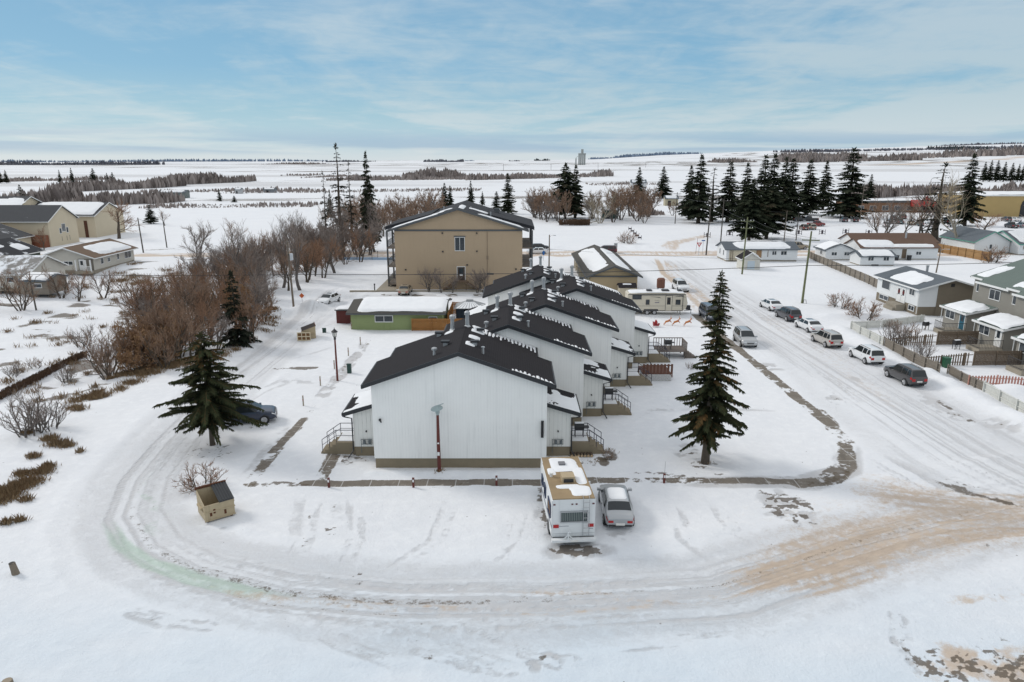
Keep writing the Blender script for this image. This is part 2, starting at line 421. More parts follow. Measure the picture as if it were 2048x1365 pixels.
    for x, y, r in ((1540, 735, 1.5), (1715, 760, .8), (1815, 610, .5), (1480, 606, .6), (1870, 805, 1.6), (1905, 830, 1.2), (1990, 850, 1.6), (1670, 800, 1.0), (1380, 905, 1.2)):
        blot(grey, (x, y), r, r * 1.6, .95, 1.4, .42, .6, x); blot(dirt, (x, y), r * .7, r * .8, .65, 2.2, .55, .68, x + 3)
    stroke(dirt, [(1865, 795), (1920, 830), (1975, 862)], .35, .85, .5, 2, .4, .6, 68, .5)
    # cross street far off, with its sanded lanes
    stroke(sand, [(-140, 158), (-20, 163), (60, 164), (230, 166)], 4.6, .85, .012, .55, .32, .55, 69, .7, pix=False)
    stroke(sand, [(-140, 156), (230, 163)], 1.3, 1.0, .01, .8, .15, .4, 70, .6, pix=False)
    stroke(sand, [(36, 166), (42, 185), (58, 205)], 3, .7, .05, .6, .3, .55, 71, .5, pix=False)
    stroke(dirt, [(-140, 169.5), (230, 171.5)], .35, .7, .05, 1, .35, .55, 72, .5, pix=False)
    stroke(grey, [(60, 232), (130, 238), (200, 236)], 9, .5, .03, .4, .4, .65, 73, .5, pix=False)
    for k, (x, y) in enumerate(((-10, 150), (-33, 140), (-28, 125), (-27, 112))): blot(grey, (x, y), 3, 6, .35, .6, .4, .65, 74 + k, pix=False)
    # parking strip by the flats
    for k, x in enumerate((770, 905, 960, 1010, 835)):
        blot(dirt, (x, 591), 1.4, 1.6, .8, 1.1, .40, .58, 80 + k)
    blot(grey, (860, 592), 14, 2.2, .8, .5, .35, .6, 86)
    # bare spots in the lot
    blot(dirt, (608, 736), 2.3, .75, 1, 1.3, .36, .52, 87); blot(dirt, (570, 738), 1.6, .5, .7, 1.8, .48, .6, 88)
    blot(grey, (600, 765), 3.5, .7, .6, 1.3, .45, .6, 89)
    blot(dirt, (428, 905), 2.6, 1.9, .55, 5.0, .52, .66, 90); blot(dirt, (1408, 930), 1.2, .8, .8, 4, .46, .62, 91)
    blot(dirt, (700, 918), 2.0, 1.4, .7, 3.0, .52, .66, 92); blot(grey, (700, 915), 2.4, 1.8, .7, 1, .4, .6, 93)
    blot(dirt, (1150, 1102), 2.0, .75, 1, 3.2, .36, .55, 94); blot(grey, (1150, 1104), 2.4, 1.1, .9, 1.2, .3, .5, 58); blot(grey, (1095, 1040), .9, 3, .6, .8, .35, .6, 95); blot(dirt, (1085, 1010), .5, 3.5, .7, 1.6, .45, .6, 96)
    blot(grey, (1243, 1072), 1.6, .7, .7, 1.2, .35, .6, 97)
    blot(dirt, (470, 1020), 1.0, .7, .7, 1.6, .46, .6, 98); blot(grey, (415, 1055), 1.6, .6, .7, 1.2, .4, .6, 99)
    blot(dirt, (525, 856), 2.4, .7, .4, 2, .5, .66, 100)
    for x, y in ((610, 1040), (660, 1010), (605, 1085), (665, 1060), (720, 1155)): blot(dirt, (x, y), .5, .9, .7, 3.5, .56, .66, x)
    stroke(grey, [(600, 985), (590, 1100)], .6, .45, .3, 1.5, .4, .65, 104, .4); stroke(grey, [(665, 985), (690, 1100)], .6, .45, .3, 1.5, .4, .65, 105, .4)
    # wind crust at the bottom of the field: ridge shading painted as dark strokes
    for q, P in enumerate(([(560, 1240), (640, 1262), (720, 1300), (800, 1330)], [(680, 1255), (790, 1285), (880, 1310), (1000, 1330)], [(840, 1300), (930, 1335), (1020, 1350)], [(940, 1250), (1000, 1275), (1060, 1300)], [(1050, 1310), (1110, 1330)], [(700, 1242), (900, 1290), (1040, 1335)], [(1180, 1300), (1300, 1285), (1500, 1270)], [(270, 1230), (330, 1245), (420, 1252)], [(1795, 1235), (1800, 1290), (1840, 1340)])):
        stroke(dirt, P, .26, .5, .4, 4.0, .55, .70, 350 + q, .4); stroke(grey, P, .7, .62, .22, 3.4, .44, .66, 370 + q, .4)
    blot(grey, (960, 1300), 3.4, 1.6, .4, 1.6, .46, .66, 390); blot(dirt, (1085, 1320), .8, .35, .7, 2.2, .5, .64, 391); blot(dirt, (880, 1315), .9, .35, .6, 2.2, .52, .66, 392); blot(grey, (1100, 1325), 1.6, .8, .8, 1.4, .42, .6, 393)
    blot(sand, (2000, 1345), 4.2, 1.7, .75, 1.1, .44, .64, 394); blot(dirt, (1960, 1345), 3.4, 1.5, .85, 3.6, .50, .66, 395)
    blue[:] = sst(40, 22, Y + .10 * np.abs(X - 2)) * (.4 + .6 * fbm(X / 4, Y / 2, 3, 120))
    # weeds showing through, left of the lane
    rough = sst(3, 12, -(X + 30) - .12 * np.abs(Y - 80)) * sst(44, 52, Y) * (1 - sst(160, 190, Y))
    dirt = np.maximum(dirt, rough * sst(.60, .72, fbm(X / 3.2, Y / 3.2, 5, 121)) * .75)
    # fields far off: stubble bands and drift lines
    far = sst(240, 420, Y)
    band = fbm(X / 900, Y / 55 * (1 - .0) / (1 + Y / 900), 4, 122)
    dirt = np.maximum(dirt, far * .62 * sst(.50, .68, band) * sst(.35, .6, fbm(X / 60, Y / 22, 3, 123)))
    grey = np.maximum(grey, far * .7 * sst(.40, .70, fbm(X / 500, Y / 90, 4, 124)))
    for k, (yr, a) in enumerate(((334, .5), (341, .45), (349, .4), (362, .5), (383, .6), (397, .7), (413, .7))):
        yy = G(1024, yr)[1]
        stroke(dirt, [(-yy * .8, yy * .99), (0, yy), (yy * .8, yy * 1.02)], yy * .012, a, .004, 8 / yy, .42, .62, 130 + k, .5, pix=False)
    stroke(sand, [(1730, 331), (1900, 328), (2200, 325)], 55, .95, .002, .02, .2, .5, 140, .6)
    stroke(sand, [(1940, 345), (2200, 340)], 20, .6, .002, .05, .3, .5, 141, .6)

    ny, nx = X.shape
    me = bpy.data.meshes.new('ground')
    co = np.stack([X, Y, Z], -1).reshape(-1, 3).astype(np.float32)
    me.vertices.add(nx * ny); me.vertices.foreach_set('co', co.ravel())
    i = np.arange(ny - 1)[:, None] * nx + np.arange(nx - 1)[None, :]
    q = np.stack([i, i + 1, i + nx + 1, i + nx], -1).reshape(-1, 4)
    me.loops.add(q.size); me.loops.foreach_set('vertex_index', q.ravel().astype(np.int32))
    me.polygons.add(len(q)); me.polygons.foreach_set('loop_start', np.arange(0, q.size, 4, dtype=np.int32))
    me.polygons.foreach_set('use_smooth', np.ones(len(q), bool))
    me.update(calc_edges=True)
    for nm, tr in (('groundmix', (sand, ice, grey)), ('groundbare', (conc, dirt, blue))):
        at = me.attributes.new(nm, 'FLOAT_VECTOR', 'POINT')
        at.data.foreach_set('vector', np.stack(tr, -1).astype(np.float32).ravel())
    m, nt, b = nodes('snowy_ground')
    tc = nt.nodes.new('ShaderNodeTexCoord'); v = tc.outputs['Object']
    def sep(nm):
        a = nd(nt, 'ShaderNodeAttribute', attribute_name=nm); s = nt.nodes.new('ShaderNodeSeparateXYZ'); nt.links.new(a.outputs['Vector'], s.inputs[0]); return s.outputs
    s1, s2 = sep('groundmix'), sep('groundbare')
    fine = noise_(nt, v, 6.0, 6, .7); fine2 = noise_(nt, v, 19.0, 5, .7); med = noise_(nt, v, 1.4, 6, .6); big = noise_(nt, v, .12, 4, .5)
    c = mixc(nt, big, (.69, .705, .735), (.79, .795, .81))
    c = mixc(nt, math_(nt, 'MULTIPLY', ramp01(nt, med, .42, .75), .45), c, (.85, .855, .865))
    c = mixc(nt, math_(nt, 'MULTIPLY', ramp01(nt, fine, .66, .78), .12), c, (.45, .44, .43))
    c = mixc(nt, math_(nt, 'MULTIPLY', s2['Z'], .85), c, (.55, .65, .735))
    vo = nd(nt, 'ShaderNodeTexVoronoi', Scale=1.1); nt.links.new(v, vo.inputs['Vector'])
    speck = math_(nt, 'MULTIPLY', math_(nt, 'LESS_THAN', vo.outputs['Distance'], .055), ramp01(nt, noise_(nt, v, .35, 4), .50, .62))
    c = mixc(nt, math_(nt, 'MULTIPLY', speck, .75), c, (.12, .10, .085))
    def brk(ch, lo=.25, hi=.75, k=.55):      # mask broken up by fine noise
        t = math_(nt, 'ADD', ch, math_(nt, 'MULTIPLY', math_(nt, 'SUBTRACT', fine, .5), k))
        t = math_(nt, 'ADD', t, math_(nt, 'MULTIPLY', math_(nt, 'SUBTRACT', med, .5), k))
        t = math_(nt, 'ADD', t, math_(nt, 'MULTIPLY', math_(nt, 'SUBTRACT', fine2, .5), k * .7))
        return math_(nt, 'MULTIPLY', ramp01(nt, t, lo, hi), ramp01(nt, ch, 0.0, .12))
    c = mixc(nt, math_(nt, 'MULTIPLY', brk(s1['Z'], .08, 1.0, .42), .80), c, mixc(nt, med, (.38, .37, .37), (.56, .555, .56)))
    c = mixc(nt, math_(nt, 'MULTIPLY', brk(s1['Y'], .1, 1.0, .45), .78), c, (.45, .56, .475))
    c = mixc(nt, math_(nt, 'MULTIPLY', brk(s1['X'], .08, .85, .8), .85), c, mixc(nt, med, (.42, .31, .225), (.60, .48, .36)))
    px_ = nt.nodes.new('ShaderNodeSeparateXYZ'); nt.links.new(v, px_.inputs[0])
    jt = math_(nt, 'MAXIMUM', math_(nt, 'LESS_THAN', math_(nt, 'FRACT', math_(nt, 'DIVIDE', px_.outputs['X'], 1.9)), .035), math_(nt, 'LESS_THAN', math_(nt, 'FRACT', math_(nt, 'DIVIDE', px_.outputs['Y'], 2.25)), .03))
    slab = mixc(nt, med, (.125, .108, .09), (.235, .205, .17)); slab = mixc(nt, ramp01(nt, noise_(nt, v, 2.3, 6, .7), .55, .72), slab, (.40, .375, .345)); slab = mixc(nt, math_(nt, 'MULTIPLY', jt, .6), slab, (.55, .54, .53))
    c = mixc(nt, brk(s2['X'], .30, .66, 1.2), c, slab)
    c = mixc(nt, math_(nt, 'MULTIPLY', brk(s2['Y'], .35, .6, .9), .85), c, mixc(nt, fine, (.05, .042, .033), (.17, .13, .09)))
    nt.links.new(c, b.inputs['Base Color']); b.inputs['Roughness'].default_value = .8; b.inputs['Specular IOR Level'].default_value = .25
    hsum = math_(nt, 'SUBTRACT', math_(nt, 'ADD', math_(nt, 'MULTIPLY', fine, .7), med), math_(nt, 'MULTIPLY', brk(s1['Z'], .1, .9, .7), 1.1))
    bp = nd(nt, 'ShaderNodeBump', Strength=.8, Distance=.08)
    nt.links.new(hsum, bp.inputs['Height']); nt.links.new(bp.outputs[0], b.inputs['Normal'])
    me.materials.append(m)
    o = bpy.data.objects.new('ground', me); COL.objects.link(o); o['kind'] = 'structure'
build_ground()

# ------------------------------------------------------------------ sky, sun, camera
w = bpy.data.worlds.new('World'); sc.world = w; w.use_nodes = True
nt = w.node_tree; bg = nt.nodes['Background']
SUN_EL, SUN_AZ = 34, -62      # degrees; azimuth from +Y towards +X
sky = nd(nt, 'ShaderNodeTexSky', sky_type='NISHITA', sun_disc=False)
sky.sun_elevation = R(SUN_EL); sky.sun_rotation = R(SUN_AZ); sky.air_density = 1.0; sky.dust_density = .6; sky.altitude = 700
tc = nt.nodes.new('ShaderNodeTexCoord'); s = nt.nodes.new('ShaderNodeSeparateXYZ'); nt.links.new(tc.outputs['Generated'], s.inputs[0])
z = s.outputs['Z']; zc = math_(nt, 'MAXIMUM', z, 0.0)
den = math_(nt, 'ADD', zc, .11)
cv = nt.nodes.new('ShaderNodeCombineXYZ')
nt.links.new(math_(nt, 'DIVIDE', s.outputs['X'], den), cv.inputs[0]); nt.links.new(math_(nt, 'DIVIDE', s.outputs['Y'], den), cv.inputs[1])
mp = nt.nodes.new('ShaderNodeMapping'); nt.links.new(cv.outputs[0], mp.inputs[0]); mp.inputs['Scale'].default_value = (.62, .40, 1); mp.inputs['Rotation'].default_value = (0, 0, R(38)); mp.inputs['Location'].default_value = (1.3, .4, 0)
n1 = nd(nt, 'ShaderNodeTexNoise', Scale=.95, Detail=10, Roughness=.58, Distortion=.9); nt.links.new(mp.outputs[0], n1.inputs['Vector'])
mp2 = nt.nodes.new('ShaderNodeMapping'); nt.links.new(cv.outputs[0], mp2.inputs[0]); mp2.inputs['Scale'].default_value = (.8, 1.5, 1); mp2.inputs['Rotation'].default_value = (0, 0, R(-35))
n2 = nd(nt, 'ShaderNodeTexNoise', Scale=1.6, Detail=8, Roughness=.62, Distortion=.8); nt.links.new(mp2.outputs[0], n2.inputs['Vector'])
cl = math_(nt, 'ADD', math_(nt, 'MULTIPLY', n1.outputs['Fac'], .72), math_(nt, 'MULTIPLY', n2.outputs['Fac'], .28))
cl = math_(nt, 'ADD', cl, math_(nt, 'MULTIPLY', s.outputs['X'], .10))
n4 = nd(nt, 'ShaderNodeTexNoise', Scale=5.5, Detail=8, Roughness=.6, Distortion=1.2); nt.links.new(mp.outputs[0], n4.inputs['Vector'])
cl = math_(nt, 'ADD', cl, math_(nt, 'MULTIPLY', math_(nt, 'SUBTRACT', n4.outputs['Fac'], .5), .16))
cm = ramp01(nt, cl, .40, .62)
g = nt.nodes.new('ShaderNodeValToRGB'); nt.links.new(zc, g.inputs[0])
el = g.color_ramp.elements
el[0].position = 0; el[0].color = (.62, .72, .79, 1); el[1].position = 1; el[1].color = (.90, .95, 1.0, 1)
for p_, c_ in ((.025, (.44, .62, .73)), (.06, (.33, .55, .68)), (.11, (.235, .47, .665)), (.16, (.22, .445, .64)), (.21, (.21, .42, .62)), (.45, (.85, .86, .87))):
    e = el.new(p_); e.color = c_ + (1,)
gc = nt.nodes.new('ShaderNodeValToRGB'); nt.links.new(zc, gc.inputs[0])
el = gc.color_ramp.elements
el[0].position = 0; el[0].color = (.66, .74, .80, 1); el[1].position = 1; el[1].color = (.94, .98, 1.03, 1)
e = el.new(.09); e.color = (.50, .625, .69, 1); e = el.new(.2); e.color = (.53, .645, .72, 1); e = el.new(.42); e.color = (1.0, .99, .97, 1)
painted = mixc(nt, math_(nt, 'MULTIPLY', cm, .88), g.outputs[0], gc.outputs[0])
# long slate-blue bank of cloud low over the plain
mp3 = nt.nodes.new('ShaderNodeMapping'); nt.links.new(tc.outputs['Generated'], mp3.inputs[0]); mp3.inputs['Scale'].default_value = (3.2, 3.2, 62); mp3.inputs['Location'].default_value = (.35, 0, .2)
n3 = nd(nt, 'ShaderNodeTexNoise', Scale=1.0, Detail=5, Roughness=.5); nt.links.new(mp3.outputs[0], n3.inputs['Vector'])
bandz = math_(nt, 'MULTIPLY', ramp01(nt, z, .003, .014), ramp01(nt, z, .044, .020))
bk = math_(nt, 'MULTIPLY', bandz, ramp01(nt, n3.outputs['Fac'], .40, .56))
painted = mixc(nt, math_(nt, 'MULTIPLY', bk, .75), painted, (.30, .47, .66))
sx = mixc(nt, 1.0, sky.outputs[0], (.10, .10, .10), 'MULTIPLY')
fin = mixc(nt, .86, sx, painted)
nt.links.new(fin, bg.inputs['Color']); bg.inputs['Strength'].default_value = 1.0

sl = bpy.data.lights.new('sun', 'SUN'); sl.energy = 1.6; sl.angle = R(13); sl.color = (1, .955, .89)
so = bpy.data.objects.new('sun', sl); COL.objects.link(so)
d = Vector((math.sin(R(SUN_AZ)) * math.cos(R(SUN_EL)), math.cos(R(SUN_AZ)) * math.cos(R(SUN_EL)), math.sin(R(SUN_EL))))
so.rotation_euler = d.to_track_quat('Z', 'Y').to_euler(); so.location = d * 60

cam = bpy.data.cameras.new('camera'); cam.sensor_width = 36; cam.lens = 36 * FPX / 2048; cam.clip_start = .5; cam.clip_end = 40000
co = bpy.data.objects.new('camera', cam); COL.objects.link(co); co.location = (0, 0, CAMH); co.rotation_euler = (math.pi / 2 - PITCH, 0, 0)
sc.camera = co
sc.view_settings.view_transform = 'Standard'; sc.view_settings.look = 'None'; sc.view_settings.exposure = 0; sc.view_settings.gamma = 1
sc.cycles.max_bounces = 5; sc.cycles.diffuse_bounces = 3; sc.cycles.use_denoising = True; sc.cycles.transparent_max_bounces = 4

# ------------------------------------------------------------------ building helpers
def face(f, c):
    return {'-y': lambda u, z, d: (u, c - d, z), '+y': lambda u, z, d: (u, c + d, z), '-x': lambda u, z, d: (c - d, u, z), '+x': lambda u, z, d: (c + d, u, z)}[f]

def fbox(mb, f, u0, u1, z0, z1, d0, d1, m=0):
    mb.box(f(u0, z0, d0), f(u1, z1, d1), m)

def window(par, fc, u, z, w, h, mat=None, n=2, name='window', pane=None, label=None, t=.07):
    """frame with n lights; z = sill height"""
    mb = MB(); u0, u1, z0, z1 = u - w / 2, u + w / 2, z, z + h
    fbox(mb, fc, u0, u1, z0 - .02, z0 + t, .003, .07); fbox(mb, fc, u0, u1, z1 - t, z1 + .02, .003, .07)
    fbox(mb, fc, u0, u0 + t, z0 + t, z1 - t, .003, .065); fbox(mb, fc, u1 - t, u1, z0 + t, z1 - t, .003, .065)
    for k in range(1, n):
        x = u0 + w * k / n; fbox(mb, fc, x - t * .45, x + t * .45, z0 + t, z1 - t, .003, .055)
    o = mb.build(name, mat or WHITE, par)
    if label: o['label'] = label
    mb = MB(); fbox(mb, fc, u0 + t, u1 - t, z0 + t, z1 - t, .002, .025)
    mb.build('pane', pane or GLASS, o)
    return o

def door(par, fc, u, z, w, h, mat, label=None, pane=True):
    mb = MB(); fbox(mb, fc, u - w / 2, u + w / 2, z, z + h, .002, .05)
    o = mb.build('door', mat, par)
    if label: o['label'] = label
    mb = MB(); t = .09
    fbox(mb, fc, u - w / 2 - t, u - w / 2, z, z + h + t, .003, .06); fbox(mb, fc, u + w / 2, u + w / 2 + t, z, z + h + t, .003, .06); fbox(mb, fc, u - w / 2, u + w / 2, z + h, z + h + t, .003, .06)
    mb.build('door_frame', WHITE, o)
    if pane: mb = MB(); fbox(mb, fc, u - w * .28, u + w * .28, z + h * .5, z + h * .9, .05, .056); mb.build('pane', GLASS, o)
    mb = MB(); fbox(mb, fc, u + w * .36, u + w * .42, z + h * .45, z + h * .5, .05, .1); mb.build('handle', BLACK, o)
    return o

def chevron(hw, eave, rise, oh, t, gap=.0):
    s = rise / hw
    return [(-hw - oh, eave - oh * s + gap), (0, eave + rise + gap), (hw + oh, eave - oh * s + gap), (hw + oh, eave - oh * s + gap + t), (0, eave + rise + gap + t), (-hw - oh, eave - oh * s + gap + t)]

def house(name, label, cat, x0, x1, y0, y1, eave, rise, axis, wallm, roofm, trim=None, found=.4, foundm=None, oh=.45, t=.16, group=None, z0=-.4, rz=0, parts=None):
    """gabled house; root at its middle. Returns root, half sizes"""
    cx, cy = (x0 + x1) / 2, (y0 + y1) / 2; hx, hy = (x1 - x0) / 2, (y1 - y0) / 2
    r = thing(name, label, cat, (cx, cy, 0), rz, group)
    if axis == 'y': fn = lambda u, v, w_: (u, w_, v); hw, hl = hx, hy
    else: fn = lambda u, v, w_: (w_, u, v); hw, hl = hy, hx
    mb = MB(); f0 = found if found > 0 else z0
    mb.prism([(-hw, f0), (hw, f0), (hw, eave), (0, eave + rise), (-hw, eave)], fn, -hl, hl); mb.build('wall', wallm, r)
    if found > 0: mb = MB().box((-hx + .05, -hy + .05, z0), (hx - .05, hy - .05, found)); mb.build('foundation', foundm or CONC, r)
    mb = MB(); mb.prism(chevron(hw, eave, rise, oh, t, .012), fn, -hl - oh, hl + oh); mb.build('roof', roofm, r)
    if trim:
        mb = MB(); tt = t + .06
        for a, b in ((-hl - oh - .035, -hl - oh - .004), (hl + oh + .004, hl + oh + .035)): mb.prism(chevron(hw, eave, rise, oh + .03, tt, -.04), fn, a, b)
        s = rise / hw; ze = eave - oh * s
        for sg in (-1, 1): mb.box(fn(sg * (hw + oh + .004), ze - .05, -hl - oh), fn(sg * (hw + oh + .07), ze + t - .03, hl + oh))
        mb.build('fascia', trim, r)
    return r, dict(hw=hw, hl=hl, eave=eave, rise=rise, oh=oh, t=t, fn=fn)

def snow_sheet(par, P, a0, a1, b0, b1, thick=.12, seed=1, res=.25, mode='patch', mat=None, label=None, k=3.0, wob=.7):
    """thick snow lying on the surface P(a, b, h)"""
    na, nb = max(4, int(abs(a1 - a0) / res)), max(4, int(abs(b1 - b0) / res))
    a = np.linspace(a0, a1, na + 1); b = np.linspace(b0, b1, nb + 1); A, B = np.meshgrid(a, b)
    u = (A - a0) / (a1 - a0) * 2 - 1; v = (B - b0) / (b1 - b0) * 2 - 1
    nz = fbm(A * .55 + seed, B * .55, 4, seed) - .5
    e = 1 - (np.abs(u) ** 5 + np.abs(v) ** 5) ** .2
    if mode == 'patch': f = (e - .06) * k + wob * nz
    elif mode == 'full': f = e * 6 + .25 + .35 * nz
    elif mode == 'comb':     # half melted between the rafters: teeth along b, thick at u = 1
        q = np.floor(B / .29); tt = (B / .29) % 1; ln = .35 + .65 * vnoise(q * 3.7, q * 0 + seed, seed); tip = np.clip((u - (1 - 2 * ln)) / (2 * ln), 0, 1)
        f = np.where(np.abs(tt - .5) < .08 + .30 * tip, tip * 1.6 + .25, -.3); f = np.where(tip <= 0, -.3, f); f = np.maximum(f, (u - .82) * 9)
        f = np.minimum(f, (1 - np.abs(v)) * 14 - .1)
    elif mode == 'streak':
        f = .9 * (fbm(A * 3.5, B * .5, 3, seed) - .52) * 6 * (1 - np.abs(v)) + e * .5 - .4
    th = thick * np.clip(f * 1.6, -.3, 1)
    th = np.where(th > 0, th * (.8 + .4 * fbm(A * 1.3, B * 1.3, 3, seed + 2)), th)
    idx = {}; vs = []; fs = []
    def vid(i, j):
        if (i, j) not in idx:
            idx[(i, j)] = len(vs); vs.append(P(float(A[i, j]), float(B[i, j]), float(max(th[i, j], -.02))))
        return idx[(i, j)]
    for i in range(nb):
        for j in range(na):
            if max(th[i, j], th[i + 1, j], th[i, j + 1], th[i + 1, j + 1]) > 0: fs.append((vid(i, j), vid(i, j + 1), vid(i + 1, j + 1), vid(i + 1, j)))
    if not fs: return None
    mb = MB(); mb.add(vs, fs); o = mb.build('roof_snow', mat or SNOW, par, smooth=True)
    if label: o['label'] = label
    return o

def roof_snow(r, inf, side, a0, a1, b0, b1, **kw):
    """a = distance from the ridge, b along the ridge"""
    s0 = inf['rise'] / inf['hw']; top = inf['eave'] + inf['rise'] + inf['t'] + .016
    return snow_sheet(r, lambda a, b, h: inf['fn'](side * a, top - s0 * a + h, b), a0, a1, b0, b1, **kw)

# ------------------------------------------------------------------ the white townhouses
WSID = M('white_vertical_siding', (.84, .835, .81), .6, .07, .7, lines=('xy', .21), linew=.06, lined=.70, grime=.22)
WSID2 = M('white_board_siding', (.74, .735, .70), .6, .07, .9, lines=('xy', .30), linew=.075, lined=.34)
BROOF = roofmat('charcoal_shingle', (.021, .019, .021), 0)
BTRIM = M('black_fascia', (.018, .020, .024), .45, .1)
FOUND = M('beige_foundation', (.225, .185, .125), .9, .16, 1.5, .25)
GALV = M('galvanised_metal', (.42, .43, .44), .45, .15, metal=.6)

def townhouse(cx, y0, label, left=False, right=True, comb=True, bbq=False, firewood=False, last=False):
    r = thing('townhouse', label, 'townhouse', (cx, y0, 0), 0, 'row of white townhouses')
    H6, E, RISE, S = 6.0, 6.22, 2.11, 2.11 / 6.0
    fn = lambda u, v, w_: (u, w_, v)
    D1, D2 = 5.0, 8.05
    E5 = E + S * 1.0
    mb = MB()
    mb.prism([(-6, .75), (6, .75), (6, E), (0, E + RISE), (-6, E)], fn, 0, D1)
    mb.prism([(-5, .75), (5, .75), (5, E5), (0, E + RISE - .004), (-5, E5)], fn, D1 + .002, D2)
    mb.build('wall', WSID, r)
    MB().box((-5.94, .06, -.4), (5.94, D1, .75)).box((-4.94, D1 + .01, -.4), (4.94, D2 - .02, .749)).build('foundation', FOUND, r)
    mb = MB(); mb.prism(chevron(6, E, RISE, .5, .2, .01), fn, -.4, D1 + .3)
    c2 = chevron(5, E5, RISE - S, .5, .197, .012); mb.prism(c2, fn, D1 + .302, D2 + .1)
    mb.build('roof', BROOF, r)
    mb = MB(); mb.prism(chevron(6, E, RISE, .54, .28, -.06), fn, -.45, -.404)
    ze = E - .5 * S
    for sg in (-1, 1):
        mb.box((sg * 6.504, -.4, ze - .07), (sg * 6.6, D1 + .3, ze + .19)); mb.box((sg * 5.504, D1 + .32, ze + S - .07), (sg * 5.6, D2 + .1, ze + S + .19))
        mb.prism([(sg * 6.6, ze - .06), (sg * 5.5, ze + 1.1 * S - .06), (sg * 5.5, ze + 1.1 * S + .22), (sg * 6.6, ze + .2)], fn, D1 + .306, D1 + .34)
    mb.build('fascia', BTRIM, r)
    zr = lambda x: E + RISE + .21 - S * abs(x)
    for x, y in ((-1.0, 7.4), (.15, 7.4)):
        MB().lathe([(.17, 0), (.15, .75), (.15, 1.0), (.22, 1.0), (.22, 1.22), (.10, 1.32)], (x, y, zr(x) - .1), n=10).lathe([(.26, 0), (.16, .14)], (x, y, zr(x) - .02), n=10).build('vent_pipe', GALV, r)
    for x, y in ((-2.0, 6.9), (-1.15, 3.0), (.95, 2.8), (1.2, 6.8)):
        z = zr(x); sg = 1 if x > 0 else -1
        o = MB().box((x - .16, y - .16, z - .1), (x + .16, y + .16, z + .22)).build('roof_vent', GALV, r)
        MB().box((x - .3, y - .22, z + .22), (x + .3, y + .22, z + .34)).build('cap', BLACK, o)
    MB().lathe([(.12, 0), (.10, .4), (.2, .42), (.2, .56), (.06, .62)], (-1.75, 1.2, zr(-1.75) - .08), n=8).build('roof_vent', GALV, r)
    MB().lathe([(.09, 0), (.08, .5), (.13, .5), (.13, .58)], (1.6, 1.3, zr(1.6) - .08), n=8).build('roof_vent', GALV, r)
    P = lambda a, b, h: (a, b, zr(a) + .01 + h)
    if comb:
        Q = lambda a, b, h: (b, a, zr(b) + .01 + h)
        snow_sheet(r, Q, D2 - 2.0, D2 + .12, .5, 5.45, thick=.06, seed=int(y0), res=.075, mode='comb')
        snow_sheet(r, lambda a, b, h: (b, -.38 + (a - 0), zr(b) + .01 + h), .9, -.02, 3.6, 6.45, thick=.035, seed=int(y0) + 3, res=.075, mode='comb')
    for k in range(3): snow_sheet(r, P, .3 + .1 * k, 1.0 + .25 * k, 2.2 + 2.1 * k, 3.2 + 2.1 * k, thick=.07, seed=int(y0) + k, res=.12, wob=1.6)
    snow_sheet(r, P, -1.6, -.9, 6.6, 7.2, thick=.07, seed=int(y0) + 9, res=.12, wob=1.3)
    # entry lean-to on the sides
    for sg, on in ((1, right), (-1, left)):
        if not on: continue
        va, vb, W = 2.1, 5.0, 1.85
        x1 = 6 + W
        mb = MB()
        outline = [(6.002, .75), (x1, .75), (x1, 3.45), (6.002, 4.02)]
        mb.prism([(sg * a, b) for a, b in outline], fn, va, vb)
        p = mb.build('entry_porch', WSID2, r)
        MB().box((sg * 6.01, va + .05, -.4), (sg * (x1 - .05), vb - .05, .75)).build('foundation', FOUND, p)
        s2 = .57 / W
        top = [(6.004, 4.04), (x1 + .62, 4.04 - s2 * (W + .62)), (x1 + .62, 4.20 - s2 * (W + .62)), (6.004, 4.20)]
        mb = MB(); mb.prism([(sg * a, b) for a, b in top], fn, va - .35, vb + 1.1); mb.build('porch_roof', BROOF, p)
        mb = MB(); tr = [(6.006, 3.95), (x1 + .66, 3.95 - s2 * (W + .66)), (x1 + .66, 4.24 - s2 * (W + .66)), (6.006, 4.24)]
        mb.prism([(sg * a, b) for a, b in tr], fn, va - .40, va - .354)
        ze2 = 4.04 - s2 * (W + .62)
        mb.box((sg * (x1 + .624), va - .35, ze2 - .03), (sg * (x1 + .72), vb + 1.1, ze2 + .15)); mb.build('fascia', BTRIM, p)
        mb = MB(); mb.tube([(sg * (x1 + .66), va - .25, ze2), (sg * (x1 + .6), va - .2, ze2 - .15), (sg * (x1 + .06), va - .1, ze2 - .32), (sg * (x1 + .06), va - .1, .5), (sg * (x1 + .35), va - .6, .1)], .05, 6); mb.build('downspout', BTRIM, p)
        snow_sheet(p, lambda a, b, h: (sg * (6 + a), b, 4.215 - s2 * a + h), .02, W + .62, va - .33, vb + 1.0, thick=.03, seed=int(y0) + 5 + sg, res=.08, wob=3.4, k=.35 if sg > 0 else .1)
        if sg > 0: snow_sheet(p, lambda a, b, h: (6 + b, a, 4.215 - s2 * b + h), va + .6, va - .34, .05, W + .6, thick=.03, seed=int(y0) + 15, res=.06, mode='comb')
        g = MB(); gx = sg * (6 + W * .5)
        g.lathe([(.10, 0), (.10, .26)], (gx - .16, va - .14, 1.02), n=8).lathe([(.10, 0), (.10, .26)], (gx + .22, va - .14, 1.02), n=8)
        g.tube([(gx - .4, va - .1, .3), (gx - .4, va - .1, 1.35), (gx + .38, va - .1, 1.35), (gx + .38, va - .1, .98), (gx - .4, va - .1, .98)], .028, 5); g.build('gas_meter', M('meter_grey', (.12, .14, .15), .5), p)
        fbox(g2 := MB(), face('-y', va), gx - .05, gx + .05, 1.9, 2.0, .0, .1); g2.build('outlet_box', BLACK, p)
